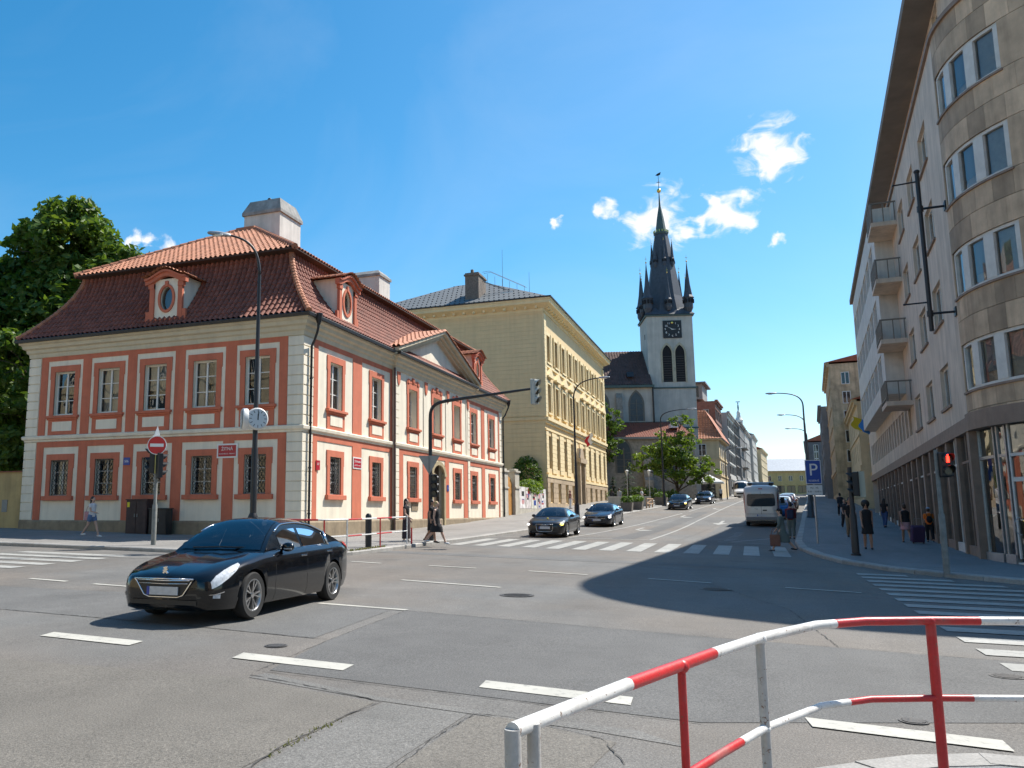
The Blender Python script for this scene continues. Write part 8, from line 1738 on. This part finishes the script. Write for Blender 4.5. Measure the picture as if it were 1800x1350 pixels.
    if top:
        q = MB(sc); loft(q, [(a, b, c, d * build + o_, e_ * build + o_) for a, b, c, d, e_ in TORSO[1:7]]); q.tube([(0, .005, 1.40), (0, .004, 1.455)], [.13 * build, .085], 14)
        for s_, (sh, e_, wr, b) in zip((1, -1), H_):
            if sleeve <= 0: continue
            pts = [sh + Vector((-s_ * .06, 0, 0)), sh, sh.lerp(e_, min(1, sleeve))]; rs = [.062, .067, .062]
            if sleeve > 1: pts += [e_.lerp(wr, sleeve - 1)]; rs[2] = .052; rs += [.042]
            q.tube([tuple(p) for p in pts], rs, 10)
        remesh(mk('top', q.mesh('top', top), t), .018)
    for (hp, kp, an, b) in J:
        q = MB(sc); f = Vector((0, -math.cos(b * .4), -math.sin(b * .4) * .6)); q.tube([tuple(an + Vector((0, .07, -.04))), tuple(an + Vector((0, -.02, -.045))), tuple(an + f * .12 + Vector((0, 0, -.055))), tuple(an + f * .18 + Vector((0, 0, -.06)))], [.030, .043, .040, .022], 10); mk('shoe', q.mesh('shoe', shoes, True), t)
    return t, sc, H_
def held(name, label, cat, t, build_fn):
    o = thing(name, label, cat, t.location, t.rotation_euler.z); build_fn(o); return o
WALK = ((24, 6), (-18, 22)); WALKA = ((-18, 18), (20, 22)); STAND = ((2, 2), (-3, 3))
def tote(o, m, x, y, z, w=.30, h=.34, d=.12):
    mk('bag_body', MB().box(x - d / 2, y - w / 2, z - h, x + d / 2, y + w / 2, z).mesh('bag_body', m), o, bevel=.03); mk('strap', MB().tube(bez([(x, y - w * .35, z - .02), (x, y - w * .3, z + .3), (x, y + w * .3, z + .3), (x, y + w * .35, z - .02)], 8), .012, 6).mesh('strap', m), o)
t, sc, H_ = person('woman in white t-shirt and denim shorts walking right along the shaded house', -24.83, 27.17, R(92), 1.62, WALK, ((-12, 25), (16, 60)), CW, ('shorts', CDN), HB, 0, SHW, long_hair=1, hem=.55)
held('shoulder_bag', 'pink and black shoulder bag behind the woman in denim shorts', 'bag', t, lambda o: tote(o, CPK, .02, .20, 1.0, .34, .36, .16))
person('woman with very long dark hair in ankle-length floral dress by the far railing', -12.56, 30.9, R(85), 1.63, STAND, ((-4, 30), (10, 45)), CB, ('dress', FLOR), HB, 0, SHW, long_hair=2, hem=.12, sleeve=.2)
t, sc, H_ = person('blonde woman in short black dress walking right at the zebra crossing', -11.1, 30.35, R(90), 1.62, ((26, 4), (-20, 24)), ((4, 14), (-8, 20)), CB, ('dress', CB), HF, 0, SHW, hem=.52, sleeve=0, hemw=.2, build=1.06)
person('companion in black skirt half hidden behind the blonde woman', -11.55, 31.1, R(90), 1.62, ((-16, 20), (14, 6)), ((10, 20), (-10, 20)), CB, ('skirt', CB), HB, 1, SHB, hem=.50, sleeve=.4)
person('man in black t-shirt and khaki trousers walking towards the viewer', 4.35, 46.0, R(4), 1.80, ((10, 4), (-8, 12)), ((14, 70), (6, 45)), CB, ('trousers', CK), HB, 1, SHB, build=1.08, sleeve=.6)
person('woman with big dark hair in black dress behind the black column', 3.95, 36.0, R(0), 1.72, ((6, 4), (-6, 8)), ((-10, 20), (10, 20)), CB, ('dress', CB), HB, 1, SHB, long_hair=3, hem=.55, sleeve=0, hemw=.2)
t, sc, H_ = person('woman in black vest and pale pink skirt walking away pulling a suitcase', 6.1, 42.2, R(186), 1.63, ((14, 4), (-16, 20)), ((-22, 5), (6, 16)), CB, ('skirt', CPK), HN, 1, SHB, hem=.58, sleeve=0, build=1.08, hemw=.19)
su = thing('suitcase', 'purple wheeled suitcase pulled along the right pavement', 'suitcase', (6.42, 41.75, pz(6.42, 41.75)), R(190)); su.rotation_euler = (R(-16), 0, R(190)); mk('shell', MB().box(-.25, -.15, .07, .25, .15, .76).mesh('shell', CP), su, bevel=.05)
for s_ in (-1, 1): mk('wheel', MB().cyl((s_ * .2 - .02, .1, .045), (s_ * .2 + .02, .1, .045), .045, .045, 10).mesh('wheel', RUBB), su)
mk('handle', MB().tube([(-.12, -.10, .74), (-.12, -.10, 1.05), (.12, -.10, 1.05), (.12, -.10, .74)], .012, 6).mesh('handle', GREYM), su)
t, sc, H_ = person('child in bright orange shirt and blue cap walking away', 7.15, 43.2, R(178), 1.48, ((12, 4), (-12, 14)), ((6, 60), (-10, 20)), CO, ('trousers', CB), HN, 0, SHB, cap=cloth('skyblue', (.25, .36, .50)), sleeve=.8, build=1.02)
bkp = thing('backpack', 'small black drawstring backpack on the orange shirt', 'backpack', (7.15, 43.2, pz(7.15, 43.2)), R(178)); q = MB(); q.ell((0, .17, .98), (.12, .06, .15), 12, 8); mk('bag_body', q.mesh('bag_body', CB, True), bkp)
for s_ in (-1, 1): mk('strap', MB().tube(bez([(s_ * .06, .18, 1.08), (s_ * .1, .16, 1.22), (s_ * .1, .05, 1.25)], 6), .012, 5).mesh('strap', CB), bkp)
t, sc, H_ = person('person in grey-green coat and cap crossing the zebra with a bag', 1.0, 35.0, R(-92), 1.62, ((28, 4), (-24, 18)), ((16, 18), (4, 14)), CG, ('dress', CG), HB, 0, SHB, hem=.42, sleeve=1.7, road_=True, cap=CB, hemw=.2, lean=.06, build=1.08)
held('carrier_bag', 'brown paper carrier bag held by the person on the zebra crossing', 'bag', t, lambda o: tote(o, cloth('brown', (.20, .09, .06)), .22, -.25, .62, .36, .42, .16))
t, sc, H_ = person('person in dark red top standing at the kerb behind the silver van', 1.75, 45.6, R(170), 1.72, STAND, ((6, 16), (-4, 14)), CR, ('trousers', CG), HB, 0, SHB, sleeve=1.6, road_=True, build=1.12)
held('rucksack', 'dark blue rucksack on the person behind the silver van', 'backpack', t, lambda o: mk('bag_body', MB().box(-.15, .13, .95, .15, .28, 1.38).mesh('bag_body', cloth('navy', (.02, .03, .07))), o, bevel=.05))
person('man in dark clothes walking away furthest up the right pavement', 6.4, 74.0, R(184), 1.78, WALK, WALKA, CD, ('trousers', CB), HB, 0, SHB, sleeve=1.7)
person('woman in black top and blue jeans leaning to the shop windows', 7.35, 58.0, R(150), 1.68, ((6, 4), (-10, 14)), ((12, 40), (-6, 30)), CB, ('trousers', cloth('jeans', (.05, .09, .20))), HB, 0, SHB, long_hair=1, sleeve=.5)
person('person in dark grey walking behind the khaki-trousered man', 5.05, 56.0, R(8), 1.74, WALK, WALKA, CD, ('trousers', CD), HN, 0, SHB, sleeve=.6)
person('person in black further behind by the right signal column', 5.7, 60.0, R(2), 1.72, ((-12, 14), (14, 6)), WALKA, CB, ('trousers', CDN), HB, 0, SHB, sleeve=.6, long_hair=1)
person('red-haired person in pale clothes standing by the yellow house wall', -15.6, 79.0, R(100), 1.66, STAND, ((6, 40), (4, 30)), CR, ('trousers', CW), HR, 0, SHB, sleeve=.5, group='people by the yellow house')
person('woman in dark jacket at the far end of the yellow house', -13.7, 92.0, R(170), 1.66, WALK, WALKA, CD, ('trousers', CB), HN, 0, SHB, sleeve=1.7, group='people by the yellow house', long_hair=1)
person('man in pale grey shirt at the far end of the yellow house', -13.0, 92.4, R(176), 1.78, WALK, WALKA, cloth('palegrey', (.34, .35, .36)), ('trousers', CD), HN, 0, SHB, sleeve=1.6, group='people by the yellow house')
t, _, _ = person('guest in white shirt on the shady church terrace', -10.9, 94.2, R(60), 1.66, STAND, ((20, 60), (10, 50)), CW, ('trousers', CD), HN, 0, SHB, sleeve=.6, group='guests on the terrace')
t, _, _ = person('waiter in white shirt beside the white parasol', -3.6, 116.8, R(20), 1.74, STAND, ((6, 30), (4, 20)), CW, ('trousers', CB), HB, 0, SHB, sleeve=.6, group='guests on the terrace')
